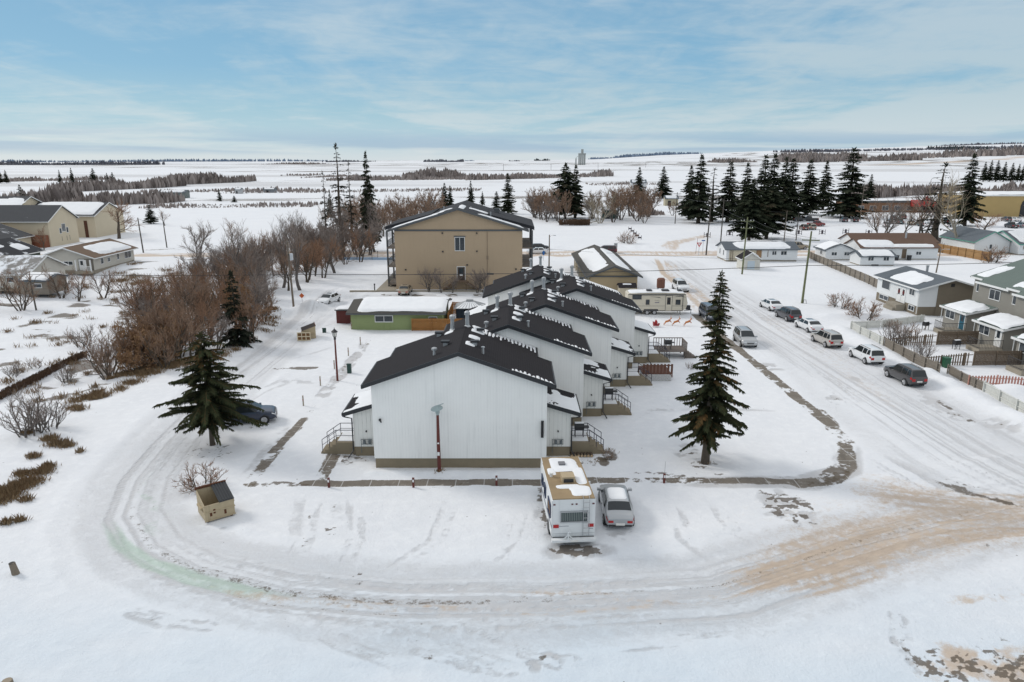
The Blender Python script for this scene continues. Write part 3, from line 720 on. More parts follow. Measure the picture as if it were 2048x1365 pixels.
        # landing, steps, rails
        lx0, lx1 = x1 + .02, x1 + 1.45
        lm = MB(); lm.box((sg * lx0, va + .35, -.3), (sg * lx1, va + 2.3, .92))
        for k in range(4): lm.box((sg * (lx1 + .28 * k + .003), va + .4, -.3), (sg * (lx1 + .28 * (k + 1)), va + 1.9, .74 - .2 * k))
        l = lm.build('landing', FOUND, p)
        MB().box((sg * (lx0 + .06), va + .6, .925), (sg * (lx1 - .1), va + 2.2, .965)).build('snow', SNOW, l)
        for yy in (va + .42, va + 1.85):
            rl = MB()
            a = [(sg * (lx0 + .05), yy, 1.85), (sg * (lx1 - .05), yy, 1.85), (sg * (lx1 + 1.0), yy, 1.12)]
            rl.tube(a, .028, 5); rl.tube([(q[0], q[1], q[2] - .42) for q in a], .02, 5)
            for q in (a[0], a[1], ((a[1][0] + a[2][0]) / 2, yy, 1.49), a[2]): rl.tube([q, (q[0], q[1], q[2] - .95)], .025, 5)
            rl.build('railing', M('dark_rail', (.03, .03, .05), .5), p)
    return r

T = [(-3.6, 46.0, 'front white townhouse with plain board gable wall facing the parking lot'), (-.3, 54.15, 'second white townhouse in the row, just behind the front gable wall'),
     (3.0, 62.2, 'third white townhouse, the middle gable of the row'), (6.45, 70.2, 'fourth white townhouse, reaching out furthest toward the parked travel trailer'), (3.3, 78.2, 'rearmost white townhouse of the row, stepped back behind the orange fence')]
for i, (cx, y, lab) in enumerate(T):
    t_ = townhouse(cx, y, lab, left=(i in (0, 4)), right=True, comb=True)
    if i == 0:
        MB().box((5.6, -.16, 2.35), (5.78, -.02, 3.55)).box((5.62, -.2, 2.5), (5.7, -.16, 3.4)).build('wall_sign', BLACK, t_)
        MB().box((-5.55, -.14, 3.55), (-5.4, -.02, 3.7)).tube([(-5.47, -.1, 3.62), (-5.36, -.3, 3.55)], .06, 6).build('security_light', BLACK, t_)

def simple(name, label, cat, mb, mats, group=None, loc=None, smooth=False):
    o = mb.build(name, mats, None, smooth=smooth, loc=loc); return tag(o, label, cat, group)

def grill(x, y, z, label, rz=0):
    g = thing('barbecue', label, 'barbecue', (x, y, z), rz)
    MB().box((-.35, -.25, .55), (.35, .25, .8)).build('firebox', BLACK, g)
    MB().prism([(-.25, .8), (.25, .8), (.22, 1.05), (-.12, 1.1)], lambda u, v, w_: (w_, u, v), -.36, .36).build('lid', BLACK, g)
    for a in (-.3, .3):
        for b in (-.2, .2): MB().box((a - .025, b - .025, 0), (a + .025, b + .025, .55)).build('leg', BLACK, g)
    MB().box((.36, -.22, .72), (.72, .22, .77)).build('side_shelf', BLACK, g)
    MB().box((-.34, -.2, 1.06), (.34, .05, 1.12)).build('snow', SNOW, g)
grill(5.0, 49.6, .965, 'black barbecue with snow on its lid on the front townhouse landing')
grill(8.3, 57.9, .965, 'black barbecue on the landing of the second townhouse')
LOG = [M('bark', (.09, .065, .045), .95, .3), M('cut_wood', (.42, .30, .18), .8, .2)]
for k in range(7):
    x = 4.35 + .24 * k
    mb = MB(); mb.lathe([(.11, 0), (.11, .5)], (0, 0, 0), axis='y', n=9); mb.lathe([(.10, -.012), (.10, -.004)], (0, 0, 0), axis='y', n=9, m=1)
    simple('firewood_log', 'short split log set against the front townhouse landing', 'log', mb, LOG, 'logs along the front landing', (x, 47.85, gz(x, 47.85) + .12))
# deck by the fourth townhouse with red railing and white lattice
def deck():
    d = thing('wooden_deck', 'low wooden deck with red board railing and white lattice below', 'deck', (13.9, 67.4, 0))
    RED = M('red_stained_wood', (.125, .055, .035), .8, .25); LAT = M('white_lattice', (.75, .75, .74), .7)
    MB().box((-1.2, -1.3, .7), (1.6, 1.3, .8)).build('platform', RED, d)
    rb = MB()
    for k in range(9): x = -1.2 + .34 * k; rb.box((x, -1.34, .4), (x + .2, -1.30, 1.75))
    rb.box((-1.2, -1.30, 1.55), (1.6, -1.26, 1.65)); rb.build('railing', RED, d)
    lt = MB()
    for k in range(24):
        u = -1.2 + .14 * k
        for sg in (1, -1):
            a, b = (u, u + .7 * sg); 
            a2, b2 = max(-1.2, min(1.6, a)), max(-1.2, min(1.6, b))
            if abs(a2 - b2) > .15: lt.tube([(a2, -1.36 - .01 * sg, .02 + .7 * abs(a2 - a) / .7), (b2, -1.36 - .01 * sg, .02 + .7 * abs(b2 - a) / .7)], .022, 4)
    lt.build('lattice', LAT, d); MB().box((-1.18, -1.31, .0), (1.58, -1.29, .69)).build('skirt_shade', M('skirt_shade_dark', (.09, .04, .03), .9), d)  # dark panel stands for the shade under the deck
    for x in (-1.15, 1.5):
        for y in (-1.2, 1.2): MB().box((x, y, -.2), (x + .1, y + .1, .7)).build('post', RED, d)
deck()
def deck2():
    d = thing('grey_deck', 'weathered grey deck with rail beside the rear white townhouse', 'deck', (17.3, 75.2, 0)); W_ = M('grey_wood', (.16, .13, .11), .9, .25)
    MB().box((-1.6, -1.2, .8), (1.6, 1.2, .9)).build('platform', W_, d)
    rb = MB()
    for k in range(12): x = -1.6 + .29 * k; rb.box((x, 1.15, .9), (x + .06, 1.2, 1.8))
    rb.box((-1.6, 1.14, 1.75), (1.6, 1.22, 1.83)); 
    for k in range(9): y = -1.2 + .29 * k; rb.box((1.55, y, .9), (1.6, y + .06, 1.8))
    rb.box((1.54, -1.2, 1.75), (1.62, 1.2, 1.83)); rb.build('railing', W_, d)
    st = MB(); 
    for k in range(4): st.box((1.62 + .28 * k, -.9, -.2), (1.88 + .28 * k, .4, .72 - .2 * k))
    st.build('steps', W_, d)
    for x in (-1.5, 1.4):
        for y in (-1.1, 1.0): MB().box((x, y, -.2), (x + .1, y + .1, .8)).build('post', W_, d)
deck2()
grill(17.0, 74.9, .9, 'grey covered barbecue on the weathered deck by the rear townhouse')

# ------------------------------------------------------------------ beige apartment block
STUCCO = M('tan_stucco', (.43, .325, .22), .92, .07, .35, .15, grime=.12)
GROOF = roofmat('dark_grey_shingle', (.040, .041, .046), 0)
GTRIM = M('grey_trim', (.085, .09, .095), .6)
def apartment():
    xl, xr, y0, y1 = -19.2, 1.7, 116.5, 137.0
    E, A = 9.9, 3.2
    r = thing('apartment_building', 'three storey beige stucco apartment block with dark gable roof', 'apartment block', ((xl + xr) / 2, y0, 0))
    hw = (xr - xl) / 2; L = y1 - y0
    fn = lambda u, v, w_: (u, w_, v)
    MB().prism([(-hw, -.4), (hw, -.4), (hw, E), (0, E + A), (-hw, E)], fn, 0, L).build('wall', STUCCO, r)
    mb = MB(); mb.prism(chevron(hw, E, A, .9, .28, .01), fn, -.5, L + .5); mb.build('roof', GROOF, r)
    # broad wings of the roof over the balconies
    s_ = A / hw
    for sg in (-1, 1):
        mb = MB(); mb.prism([(sg * (hw * .45), E + A - s_ * hw * .45 + .5), (sg * (hw + 1.95), E - .35 + .55), (sg * (hw + 1.95), E - .38), (sg * (hw * .45), E + A - s_ * hw * .45 + .2)], fn, 3.0, L - 3.0)
        mb.build('wing_roof', GROOF, r)
    mb = MB(); mb.prism(chevron(hw, E, A, .95, .36, -.08), fn, -.56, -.504); mb.box((-hw, -.10, E - .28), (hw, -.004, E - .02))
    for sg in (-1, 1): mb.box((sg * (hw + .95), -.5, E - s_ * .9 - .1), (sg * (hw + 1.05), 2.9, E - s_ * .9 + .25)); mb.box((sg * (hw + 1.954), 3.0, E - .42), (sg * (hw + 2.05), L - 3, E + .1))
    mb.build('fascia', GTRIM, r)
    f = face('-y', 0)
    window(r, f, .2, 6.4, 1.65, 2.25, WHITE, 2)
    MB().box((-.75, -.14, 8.7), (1.15, -.004, 8.85)).build('lintel', GTRIM, r)
    door(r, f, .35, 1.55, 1.25, 2.2, M('brown_door', (.07, .05, .04), .6))
    # stairs up to the end door, both sides
    st = MB(); ST = M('brown_stair', (.16, .11, .075), .85, .2)
    st.box((-.55, -1.25, 1.42), (1.25, -.01, 1.54))
    for x in (-.5, 1.15): st.box((x, -1.22, -.2), (x + .1, -1.12, 1.42))
    for sg, xs_ in ((-1, -.55), (1, 1.25)):
        for k in range(7): st.box((xs_ + sg * .3 * k, -1.2, 1.30 - .2 * k), (xs_ + sg * (.3 * k + .33), -.1, 1.36 - .2 * k))
        st.tube([(xs_, -1.24, 1.35), (xs_ + sg * 2.2, -1.24, -.05)], .09, 4); st.tube([(xs_, -.06, 1.35), (xs_ + sg * 2.2, -.06, -.05)], .09, 4)
    so_ = st.build('staircase', ST, r)
    rl = MB()
    for sg, xs_ in ((-1, -.55), (1, 1.25)):
        a = [(xs_, -1.24, 2.45), (xs_ + sg * 2.2, -1.24, 1.05)]; rl.tube(a, .035, 5)
        for k in range(11):
            q = k / 10; x = xs_ + sg * 2.2 * q; rl.tube([(x, -1.24, 1.35 - 1.4 * q), (x, -1.24, 2.45 - 1.4 * q)], .018, 4)
    rl.tube([(-.55, -1.24, 2.45), (1.25, -1.24, 2.45)], .035, 5)
    rl.build('handrail', ST, so_)
    MB().box((-.2, -.06, 2.3), (.3, -.051, 2.6)).build('notice', WHITE, r, loc=(.3, 0, 0))
    for x, z in ((-8.8, 3.2), (9.4, 3.3), (1.35, 4.0), (-2.6, 6.2), (3.0, 6.25), (-2.6, 9.2), (3.0, 9.2)):
        MB().box((x - .12, -.2, z), (x + .12, -.004, z + .2)).build('wall_light', BLACK, r)
    MB().tube([(4.7, -.06, E - .4), (4.7, -.06, .3)], .04, 5).box((4.55, -.1, 5.0), (4.85, -.01, 5.6)).build('conduit', M('tan_pipe', (.25, .19, .13), .7), r)
    # balconies left and right, three floors
    BAL = M('balcony_slab', (.20, .17, .145), .85)
    for sg in (-1, 1):
        for zf in (.55, 3.6, 6.7):
            b = MB().box((sg * (hw + .01), 2.4, zf - .25), (sg * (hw + 1.75), L - 3.2, zf)).build('balcony', BAL, r)
            rb = MB(); x = sg * (hw + 1.7)
            rb.tube([(sg * hw, 2.45, zf + 1.05), (x, 2.45, zf + 1.05), (x, L - 3.3, zf + 1.05)], .04, 5)
            rb.tube([(sg * hw, 2.45, zf + .12), (x, 2.45, zf + .12), (x, L - 3.3, zf + .12)], .03, 4)
            for k in range(7): rb.tube([(sg * (hw + .25 * k + .1), 2.45, zf + .1), (sg * (hw + .25 * k + .1), 2.45, zf + 1.05)], .018, 4)
            for k in range(50): y = 2.45 + k * .3; rb.tube([(x, y, zf + .1), (x, y, zf + 1.05)], .018, 4)
            rb.build('railing', GTRIM, b)
            for y in (4.5, 9.5, 14.5): window(b, face('+x' if sg > 0 else '-x', sg * hw), y, zf + .1, 1.8, 2.05, WHITE, 2)
        for y in (2.5, 8.0, 13.0, L - 3.4): MB().box((sg * (hw + 1.55), y, -.3), (sg * (hw + 1.8), y + .25, E - .4)).build('post', GTRIM, r)
    # snow on the roof: strips on the rakes and by the ridge
    top = E + A + .30
    P = lambda a, b, h: (a, b, top - s_ * abs(a) + h)
    snow_sheet(r, P, -hw - .7, -3.2, -.5, .55, thick=.16, seed=31, res=.2, wob=1.6); snow_sheet(r, P, 3.0, hw + .8, -.5, .6, thick=.16, seed=32, res=.2, wob=1.6)
    snow_sheet(r, P, -3.6, -1.2, 3.4, 4.6, thick=.14, seed=33, res=.2, wob=1.2); snow_sheet(r, P, 1.5, 6.0, 5.0, 9.5, thick=.10, seed=34, res=.2, wob=2.8, k=1.0)
    snow_sheet(r, P, .0, .9, .3, 8.0, thick=.12, seed=35, res=.2, wob=2)
    snow_sheet(r, P, -4.8, -2.4, 1.4, 2.6, thick=.12, seed=36, res=.2, wob=1.6)
    for x, y in ((5.2, 3.0), (-2.8, 6.0)): MB().lathe([(.1, 0), (.1, .8)], (x, y, top - s_ * abs(x) - .1), n=8).build('vent_pipe', GALV, r)
    MB().box((5.6, 10.5, top - s_ * 5.6 - .2), (6.5, 11.4, top - s_ * 5.6 + .9)).build('roof_hatch', GTRIM, r)
apartment()

# ------------------------------------------------------------------ long beige carport building behind the row
BEIGE = M('beige_stucco', (.42, .325, .20), .92, .08, .5, .1)
CROOF = roofmat('brown_grey_shingle', (.085, .08, .072), 0)
r, inf = house('long_garage', 'long low beige garage with snow on both roof slopes behind the townhouses', 'garage', 12.6, 20.2, 113.2, 141, 2.85, 1.45, 'y', BEIGE, CROOF, GTRIM, found=0, oh=.7, t=.2)
roof_snow(r, inf, -1, .5, 3.6, -13.2, 13.4, thick=.2, seed=41, res=.3, wob=1.1); roof_snow(r, inf, 1, .45, 3.3, -12.2, 13.6, thick=.2, seed=42, res=.3, wob=1.3)
MB().box((-3.8, -14.06, 2.62), (3.8, -13.904, 2.83)).build('gable_trim', GTRIM, r)
for k in range(9): MB().box((-4.1, -13.4 + 3.3 * k, -.3), (-3.9, -13.2 + 3.3 * k, 2.6)).build('post', M('pale_post', (.5, .47, .38), .8), r)
r, inf = house('small_shed', 'small cream shed with black roof in front of the long garage', 'shed', 16.8, 19.4, 109.6, 111.6, 1.55, .45, 'x', M('cream_wood', (.55, .48, .36), .8), BROOF, None, found=0, oh=.15, t=.1)
roof_snow(r, inf, -1, .2, .5, -.7, .7, thick=.05, seed=3, res=.1, wob=1.5)
for k, x in enumerate((19.95, 23.0)):
    t_ = thing('metal_bin', ('dark ribbed bin lid with snow stripes beside the small cream shed', 'dark ribbed bin lid with snow stripes nearer the rust coloured barrel')[k], 'bin', (x, 105.4, 0), 0, 'large ribbed waste bins')
    MB().prism([(-.8, -.1), (.8, -.1), (.8, 1.5), (-.8, 1.1)], lambda u, v, w_: (w_, u, v), -1.15, 1.15).build('body', M('dark_steel', (.06, .06, .065), .6), t_)
    lid = MB().prism([(-.85, 1.12), (.85, 1.54), (.85, 1.60), (-.85, 1.18)], lambda u, v, w_: (w_, u, v), -1.2, 1.2).build('lid', M('black_plastic', (.03, .03, .033), .5), t_)
    sb = MB()
    for q in range(7): x0 = -1.1 + .33 * q; sb.prism([(-.8, 1.195), (.8, 1.592), (.8, 1.64), (-.8, 1.24)], lambda u, v, w_: (w_, u, v), x0, x0 + .14)
    sb.build('snow', SNOW, lid)
t_ = thing('portable_tank', 'bright blue plastic tank behind the travel trailer', 'tank', (17.3, 101.8, 0))
MB().lathe([(.5, -.1), (.55, .1), (.55, 1.7), (.45, 1.85), (.15, 1.9)], (0, 0, 0), n=14).build('body', M('blue_plastic', (.02, .22, .55), .4), t_)
MB().lathe([(.16, 1.88), (.16, 2.0)], (0, 0, 0), n=10).build('lid', BLACK, t_)
t_ = thing('rusty_tank', 'rust brown upright fuel tank on legs beside the lane', 'tank', (27 * .9 + 1.1, 116, 0), 0)
t_.location = G(1321, 582) + (0,)
MB().lathe([(.62, .5), (.68, .6), (.68, 1.9), (.5, 2.1), (.2, 2.15)], (0, 0, 0), n=12).build('body', M('rust_paint', (.17, .075, .05), .8, .3), t_)
for a in (-.45, .45):
    for b in (-.45, .45): MB().box((a - .04, b - .04, -.2), (a + .04, b + .04, .6)).build('leg', BLACK, t_)

# ------------------------------------------------------------------ green garage, orange fence, gazebo
GREEN = M('green_lap_siding', (.25, .30, .135), .75, .1, .8, lines=('z', .24), linew=.09, lined=.72, grime=.25)
r, inf = house('green_garage', 'lime green garage with a snow covered low roof', 'garage', -20.4, -8.8, 87.7, 96.5, 2.15, .75, 'x', GREEN, CROOF, GTRIM, found=.0, oh=.45)
roof_snow(r, inf, -1, -.3, 4.5, -5.0, 6.2, thick=.28, seed=51, res=.3, mode='full')
roof_snow(r, inf, 1, -.2, 4.5, -5.2, 6.2, thick=.28, seed=52, res=.3, mode='full')
window(r, face('-y', -4.4), -1.6, 1.0, 2.3, .85, WHITE, 2); window(r, face('-y', -4.4), 4.6, .9, 1.1, .8, WHITE, 1)
t_ = thing('red_shed', 'small dark red garden shed with flat snowy top by the green garage', 'shed', (-21.9, 92.2, 0))
MB().box((-1.2, -1, -.3), (1.2, 1, 1.75)).build('wall', M('oxblood_wood', (.11, .028, .025), .85, .2, lines=('xy', .2)), t_)
MB().box((-1.35, -1.15, 1.752), (1.35, 1.15, 1.88)).build('roof', GTRIM, t_); snow_sheet(t_, lambda a, b, h: (a, b, 1.885 + h), -1.3, 1.3, -1.1, 1.1, thick=.14, seed=4, res=.12, mode='full')

def board_fence(name, label, P, h, mat, pitch=.155, bw=.135, gap_style='board', post=2.4, postm=None, group=None, picket=False, slope=None, rail=True):
    """fence along P: boards, rails and posts"""
    t_ = thing(name, label, 'fence', P[0] + (0,), 0, group); ox, oy = P[0]
    bd, rl, ps = MB(), MB(), []; total = 0
    for (x0, y0), (x1, y1) in zip(P[:-1], P[1:]):
        L = math.hypot(x1 - x0, y1 - y0); ux, uy = (x1 - x0) / L, (y1 - y0) / L; nx_, ny_ = -uy, ux
        n = int(L / pitch); zs = height(np.array([x0 + ux * L * k / max(n, 1) for k in range(n + 1)]), np.array([y0 + uy * L * k / max(n, 1) for k in range(n + 1)]))
        def P3(s, o, z): return (x0 + ux * s + nx_ * o - ox, y0 + uy * s + ny_ * o - oy, z)
        for k in range(n):
            s0 = k * pitch; g = min(float(zs[k]), .5) - .05; hh = h if slope is None else h + (slope - h) * (k / n)
            top = g + hh * (1 + uni(-.012, .012))
            if picket:
                v = [P3(s0, .02, g), P3(s0 + bw, .02, g), P3(s0 + bw, .02, top - .1), P3(s0 + bw / 2, .02, top), P3(s0, .02, top - .1)]
            else: v = [P3(s0, .02, g), P3(s0 + bw, .02, g), P3(s0 + bw, .02, top), P3(s0 + bw / 2, .02, top + .004), P3(s0, .02, top)]
            w_ = [(q[0] + nx_ * .022, q[1] + ny_ * .022, q[2]) for q in v]
            bd.add(v + w_, [(4, 3, 2, 1, 0), (5, 6, 7, 8, 9)] + [(i, (i + 1) % 5, 5 + (i + 1) % 5, 5 + i) for i in range(5)])
        for zz in (.25, .78):
            hh = h * zz; gm = float(np.mean(zs))
            h2 = hh if slope is None else slope * zz
            rl.tube([P3(0, -.03, float(zs[0]) + hh), P3(L, -.03, float(zs[-1]) + h2)], .045, 4)
        k = 0.0
        while k <= L + .01:
            g = gz(x0 + ux * k, y0 + uy * k); hh = h if slope is None else h + (slope - h) * k / L
            a = P3(k, -.08, g - .3); ps.append(MB().box((a[0] - .05, a[1] - .05, a[2]), (a[0] + .05, a[1] + .05, g + hh * 1.0))); k += post
    bd.build('boards', mat, t_); rl.build('rails', postm or mat, t_)
    for q in ps: q.build('post', postm or mat, t_)
    return t_
CEDAR = M('cedar_boards', (.34, .155, .045), .8, .28, 1.6, grime=.3)
board_fence('cedar_fence', 'orange cedar board fence running from the green garage to the townhouses', [(-12.6, 87.2), (-5.4, 87.2)], 1.6, CEDAR)
board_fence('cedar_fence', 'orange cedar fence screen standing behind the green garage', [(-8.3, 89.5), (-8.3, 97.5), (-4.6, 97.5)], 1.7, CEDAR)
def gazebo():
    g = thing('gazebo', 'dark blue canvas gazebo with snow on its pale pointed roof', 'gazebo', (-5.6, 92.6, 0))
    CV = M('dark_canvas', (.035, .05, .07), .9, .2); TOP = M('pale_canvas', (.30, .31, .32), .85)
    for x in (-1.7, 1.7):
        for y in (-1.5, 1.5): MB().box((x - .05, y - .05, -.2), (x + .05, y + .05, 2.1)).build('post', BLACK, g)
    def drape(p, q):
        vs, fs = [], []
        n = 24
        for k in range(n + 1):
            t = k / n; wv = .05 * math.sin(k * 1.9)
            for z in (0, 1.1, 2.05): vs.append((p[0] + (q[0] - p[0]) * t + wv * (p[1] != q[1]), p[1] + (q[1] - p[1]) * t + wv * (p[0] != q[0]), z))
        for k in range(n):
            for j in (0, 1): fs.append((k * 3 + j, k * 3 + 3 + j, k * 3 + 4 + j, k * 3 + 1 + j))
        return vs, fs
    c = MB()
    for p, q in (((-1.7, -1.5), (-.7, -1.5)), ((.7, -1.5), (1.7, -1.5)), ((-1.7, -1.5), (-1.7, 1.5)), ((1.7, -1.5), (1.7, 1.5)), ((-1.7, 1.5), (1.7, 1.5))): c.add(*drape(p, q))
    c.build('curtain', CV, g, recalc=False)
    t = MB(); t.add([(-2, -1.8, 2.05), (2, -1.8, 2.05), (2, 1.8, 2.05), (-2, 1.8, 2.05), (-.5, -.45, 2.75), (.5, -.45, 2.75), (.5, .45, 2.75), (-.5, .45, 2.75)], [(0, 1, 5, 4), (1, 2, 6, 5), (2, 3, 7, 6), (3, 0, 4, 7), (4, 5, 6, 7), (3, 2, 1, 0)])
    t.box((-.45, -.4, 2.76), (.45, .4, 2.95)); tp = t.build('canopy', TOP, g)
    s_ = MB()
    for a in range(8):
        x0, x1 = -1.8 + .46 * a, -1.8 + .46 * a + .36
        s_.add([(x0, -1.72, 2.10), (x1, -1.72, 2.10), (x1 * .32, -.5, 2.75), (x0 * .32, -.5, 2.75)], [(0, 1, 2, 3)])
    s_.build('snow', SNOW, tp, recalc=False)
gazebo()

# ------------------------------------------------------------------ houses on the right of the street
WHITEW = M('white_lap_siding', (.72, .73, .73), .6, .06, .8, lines=('z', .22), linew=.07, lined=.86)
TAUPE = M('taupe_stucco', (.20, .165, .12), .9, .08)
GREYR = roofmat('slate_grey_shingle', (.11, .125, .14), 0)
GRNR = roofmat('grey_green_shingle', (.13, .16, .145), .02, .8)
GREYW = M('warm_grey_siding', (.255, .24, .21), .8, .07, .8, lines=('z', .26), linew=.06, lined=.8)
r, inf = house('bilevel_duplex', 'white bilevel duplex with grey roof and one big patch of snow', 'house', 56.0, 64.6, 96.0, 107.6, 3.75, 1.25, 'y', WHITEW, GREYR, WHITE, found=1.25, foundm=TAUPE, oh=.5)
roof_snow(r, inf, -1, .9, 4.3, -4.0, 3.2, thick=.3, seed=61, res=.18, wob=1.6)
MB().prism([(-1.9, -.2), (4.32, -.2), (4.32, 3.75), (0, 5.0), (-1.9, 3.75 + 1.25 * (2.4 / 4.3))], lambda u, v, w_: (u, w_, v), -5.86, -5.806).build('gable_cladding', TAUPE, r)
f = face('-x', -4.3)
window(r, f, 3.2, 2.1, 2.3, 1.5, WHITE, 1); window(r, f, -3.9, 2.5, 1.4, 1.0, WHITE, 2); window(r, f, 3.4, .45, 2.6, .75, WHITE, 2); window(r, f, -4.2, .4, 1.5, .75, WHITE, 2)
for y in (-.6, -1.8):
    d_ = door(r, f, y, 1.0, .95, 2.15, WHITE); MB().lathe([(.30, 0), (.30, .06)], (-4.37, y, 2.5), axis='x', n=12).build('wreath', M('wreath', (.12, .02, .02), .9), d_)
MB().box((-5.6, -2.6, -.2), (-4.34, .3, .9)).box((-6.0, -2.4, -.2), (-5.605, .1, .45)).build('landing', CONC, r)
MB().lathe([(.18, 0), (.18, .8), (.25, .8), (.25, .95)], (.5, 1.5, 5.0), n=8).build('chimney', GALV, r)
MB().box((-.25, -5.9, 4.05), (.25, -5.862, 4.5)).build('gable_vent', BLACK, r)
MB().tube([(-4.4, -5.7, 3.6), (-4.4, -5.7, .2)], .05, 5).build('downspout', WHITE, r)

def greyrow(i):
    sx, y1 = -1.1 * i, 90.8 - 8.4 * i
    r = thing('grey_townhouse', ['grey two storey townhouse with teal front door, furthest up the row', 'middle grey townhouse with white back door and black railed landing', 'nearest grey townhouse, cut off by the edge of the picture'][i], 'townhouse', (55.3 + sx, y1, 0), 0, 'grey townhouses along the street')
    fn = lambda u, v, w_: (u, w_, v); E, S = 6.2, .34
    for k, (xf, a, b) in enumerate(((4.5, -2.2, 0), (3.7, -8.3, -2.204))):
        xr = 11.0; zr = E + S * (xr - 4.1)
        MB().prism([(xf, -.3), (17.5, -.3), (17.5, E), (xr, zr - .003 * k), (xf, E + S * (xf - 4.1))], fn, a, b).build('wall', GREYW, r)
        e0 = E + S * (xf - .45 - 4.1)
        MB().prism([(xf - .45, e0 + .01), (xr, zr + .01 + .002 * k), (18, E), (18, E + .16), (xr, zr + .17 + .002 * k), (xf - .45, e0 + .17)], fn, a - (.3 if k == 0 else 0), b + (.35 if k == 0 else -.304)).build('roof', GRNR, r)
        MB().box((xf - .53, a, e0 - .06), (xf - .454, b + .1, e0 + .17)).build('fascia', WHITE, r)
        P = lambda a_, b_, h: (b_, a_, e0 + .18 + S * (b_ - xf + .45) + h)
        if k == 0: snow_sheet(r, P, a + .2, b + .2, xf, xf + 4, thick=.14, seed=70 + i, res=.15, wob=2.0)
    window(r, face('-x', 4.5), -1.1, 4.5, 1.0, 1.15, WHITE, 1); window(r, face('-x', 3.7), -5.4, 4.3, 2.0, 1.25, WHITE, 2)
    # lean-to back porch
    y0_, y1_ = -6.2, -.9
    p = MB().prism([(.4, -.3), (3.69, -.3), (3.69, 3.3), (.4, 2.62)], fn, y0_ + .3, y1_ - .3).build('porch', GREYW, r)
    MB().prism([(0, 2.60), (3.68, 3.36), (3.68, 3.50), (0, 2.74)], fn, y0_ - .1, y1_ + .1).build('porch_roof', GRNR, p)
    MB().box((-.08, y0_ - .1, 2.52), (-.004, y1_ + .1, 2.75)).prism([(-.05, 2.53), (3.67, 3.30), (3.67, 3.48), (-.05, 2.72)], fn, y0_ - .16, y0_ - .104).build('fascia', WHITE, p)
    snow_sheet(p, lambda a, b, h: (a, b, 2.75 + a * .2065 + h), .1, 3.3, y0_ + .0, y1_ - .2, thick=.30, seed=80 + i, res=.15, wob=1.2 + .4 * (i == 0), mode='patch' if i == 0 else 'full')
    ff = face('-x', .4)
    window(p, ff, -2.6, 1.35, 1.9, 1.05, WHITE, 2)
    door(p, ff, -5.1, .55, .95, 2.0, M('teal_door', (.01, .11, .17), .5) if i == 0 else WHITE)
    MB().tube([(.3, y1_ + .02, 2.55), (.3, y1_ + .02, .3)], .05, 5).build('downspout', WHITE, p)
    l = MB().box((-2.3, -6.2, -.3), (.36, -3.9, .5)).build('landing', CONC, p)
    rl = MB(); pts = [(-2.25, -3.95), (-2.25, -6.15), (.3, -6.15)]
    for (ax, ay), (bx_, by) in zip(pts[:-1], pts[1:]):
        rl.tube([(ax, ay, 1.5), (bx_, by, 1.5)], .035, 5); rl.tube([(ax, ay, .65), (bx_, by, .65)], .03, 4); n = 15
        for k in range(n + 1): q = k / n; rl.tube([(ax + (bx_ - ax) * q, ay + (by - ay) * q, .5), (ax + (bx_ - ax) * q, ay + (by - ay) * q, 1.5)], .018, 4)
    rl.build('railing', BLACK, l)
    return r
for i in range(3): greyrow(i)
grill(52.4, 87.6, gz(52.4, 87.6), 'snowy black barbecue in the yard of the grey townhouse with teal door', .4)
grill(50.6, 78.2, gz(50.6, 78.2), 'black barbecue by the landing of the middle grey townhouse', .2)

PWHITE = M('white_pickets', (.62, .62, .58), .8, .2, 2, grime=.4)
PGREY = M('weathered_pickets', (.23, .20, .165), .9, .25, 2, grime=.4)
PBROWN = M('brown_pickets', (.155, .115, .08), .9, .3, 2, grime=.3)
PRED = M('faded_red_pickets', (.52, .26, .21), .9, .35, 1.2, grime=.3)
board_fence('picket_fence', 'white picket fence along the street in front of the first grey yard', [(43.0, 87.6), (43.0, 79.6)], 1.0, PWHITE, .15, .13)
board_fence('picket_fence', 'weathered grey picket fence along the street beside the white and black vehicles', [(43.0, 79.4), (42.1, 66.9)], 1.1, PGREY, .15, .12, picket=True)
board_fence('picket_fence', 'grey picket fence starting at the gate gap and reaching to the white pickets', [(44.0, 68.6), (43.6, 62.6)], 1.0, PGREY, .15, .12, picket=True)
board_fence('picket_fence', 'white picket fence at the lower right edge along the street', [(43.6, 62.4), (43.0, 51)], 1.05, PWHITE, .15, .125, picket=True)
board_fence('picket_fence', 'white yard fence running from the street corner back to the grey townhouses', [(43.1, 87.8), (47.5, 89), (55, 92.2)], 1.05, PWHITE, .16, .13, picket=True)
board_fence('picket_fence', 'brown gapped picket fence between the first two grey yards', [(43.2, 79.5), (49.4, 80.2)], .95, PBROWN, .26, .13, picket=True, slope=1.4)
board_fence('board_fence', 'solid brown board fence beside the landing of the middle grey townhouse', [(49.5, 80.2), (54.4, 80.4)], 1.65, PBROWN)
board_fence('picket_fence', 'brown gapped picket fence sloping up beside the green bin', [(42.6, 71.6), (48.3, 71.7)], .9, PBROWN, .26, .13, picket=True, slope=1.5)
board_fence('board_fence', 'solid brown board fence ending at the nearest grey townhouse', [(48.4, 71.7), (53.6, 71.7)], 1.6, PBROWN)
board_fence('picket_fence', 'faded red and white picket fence in the nearest yard', [(43.7, 64.9), (50, 63.6)], 1.0, PRED, .26, .15, picket=True)
board_fence('board_fence', 'long grey board fence beside the open snowy lot', [(65.2, 156), (64.4, 150), (62.2, 124), (60.6, 113)], 1.5, PGREY, .3, .29)
board_fence('cedar_fence', 'tan board fence corner in front of the mint trimmed house', [(98, 172), (99, 166), (100.8, 149)], 2.0, M('tan_boards', (.36, .21, .09), .85, .2, 1.2), .3, .29)
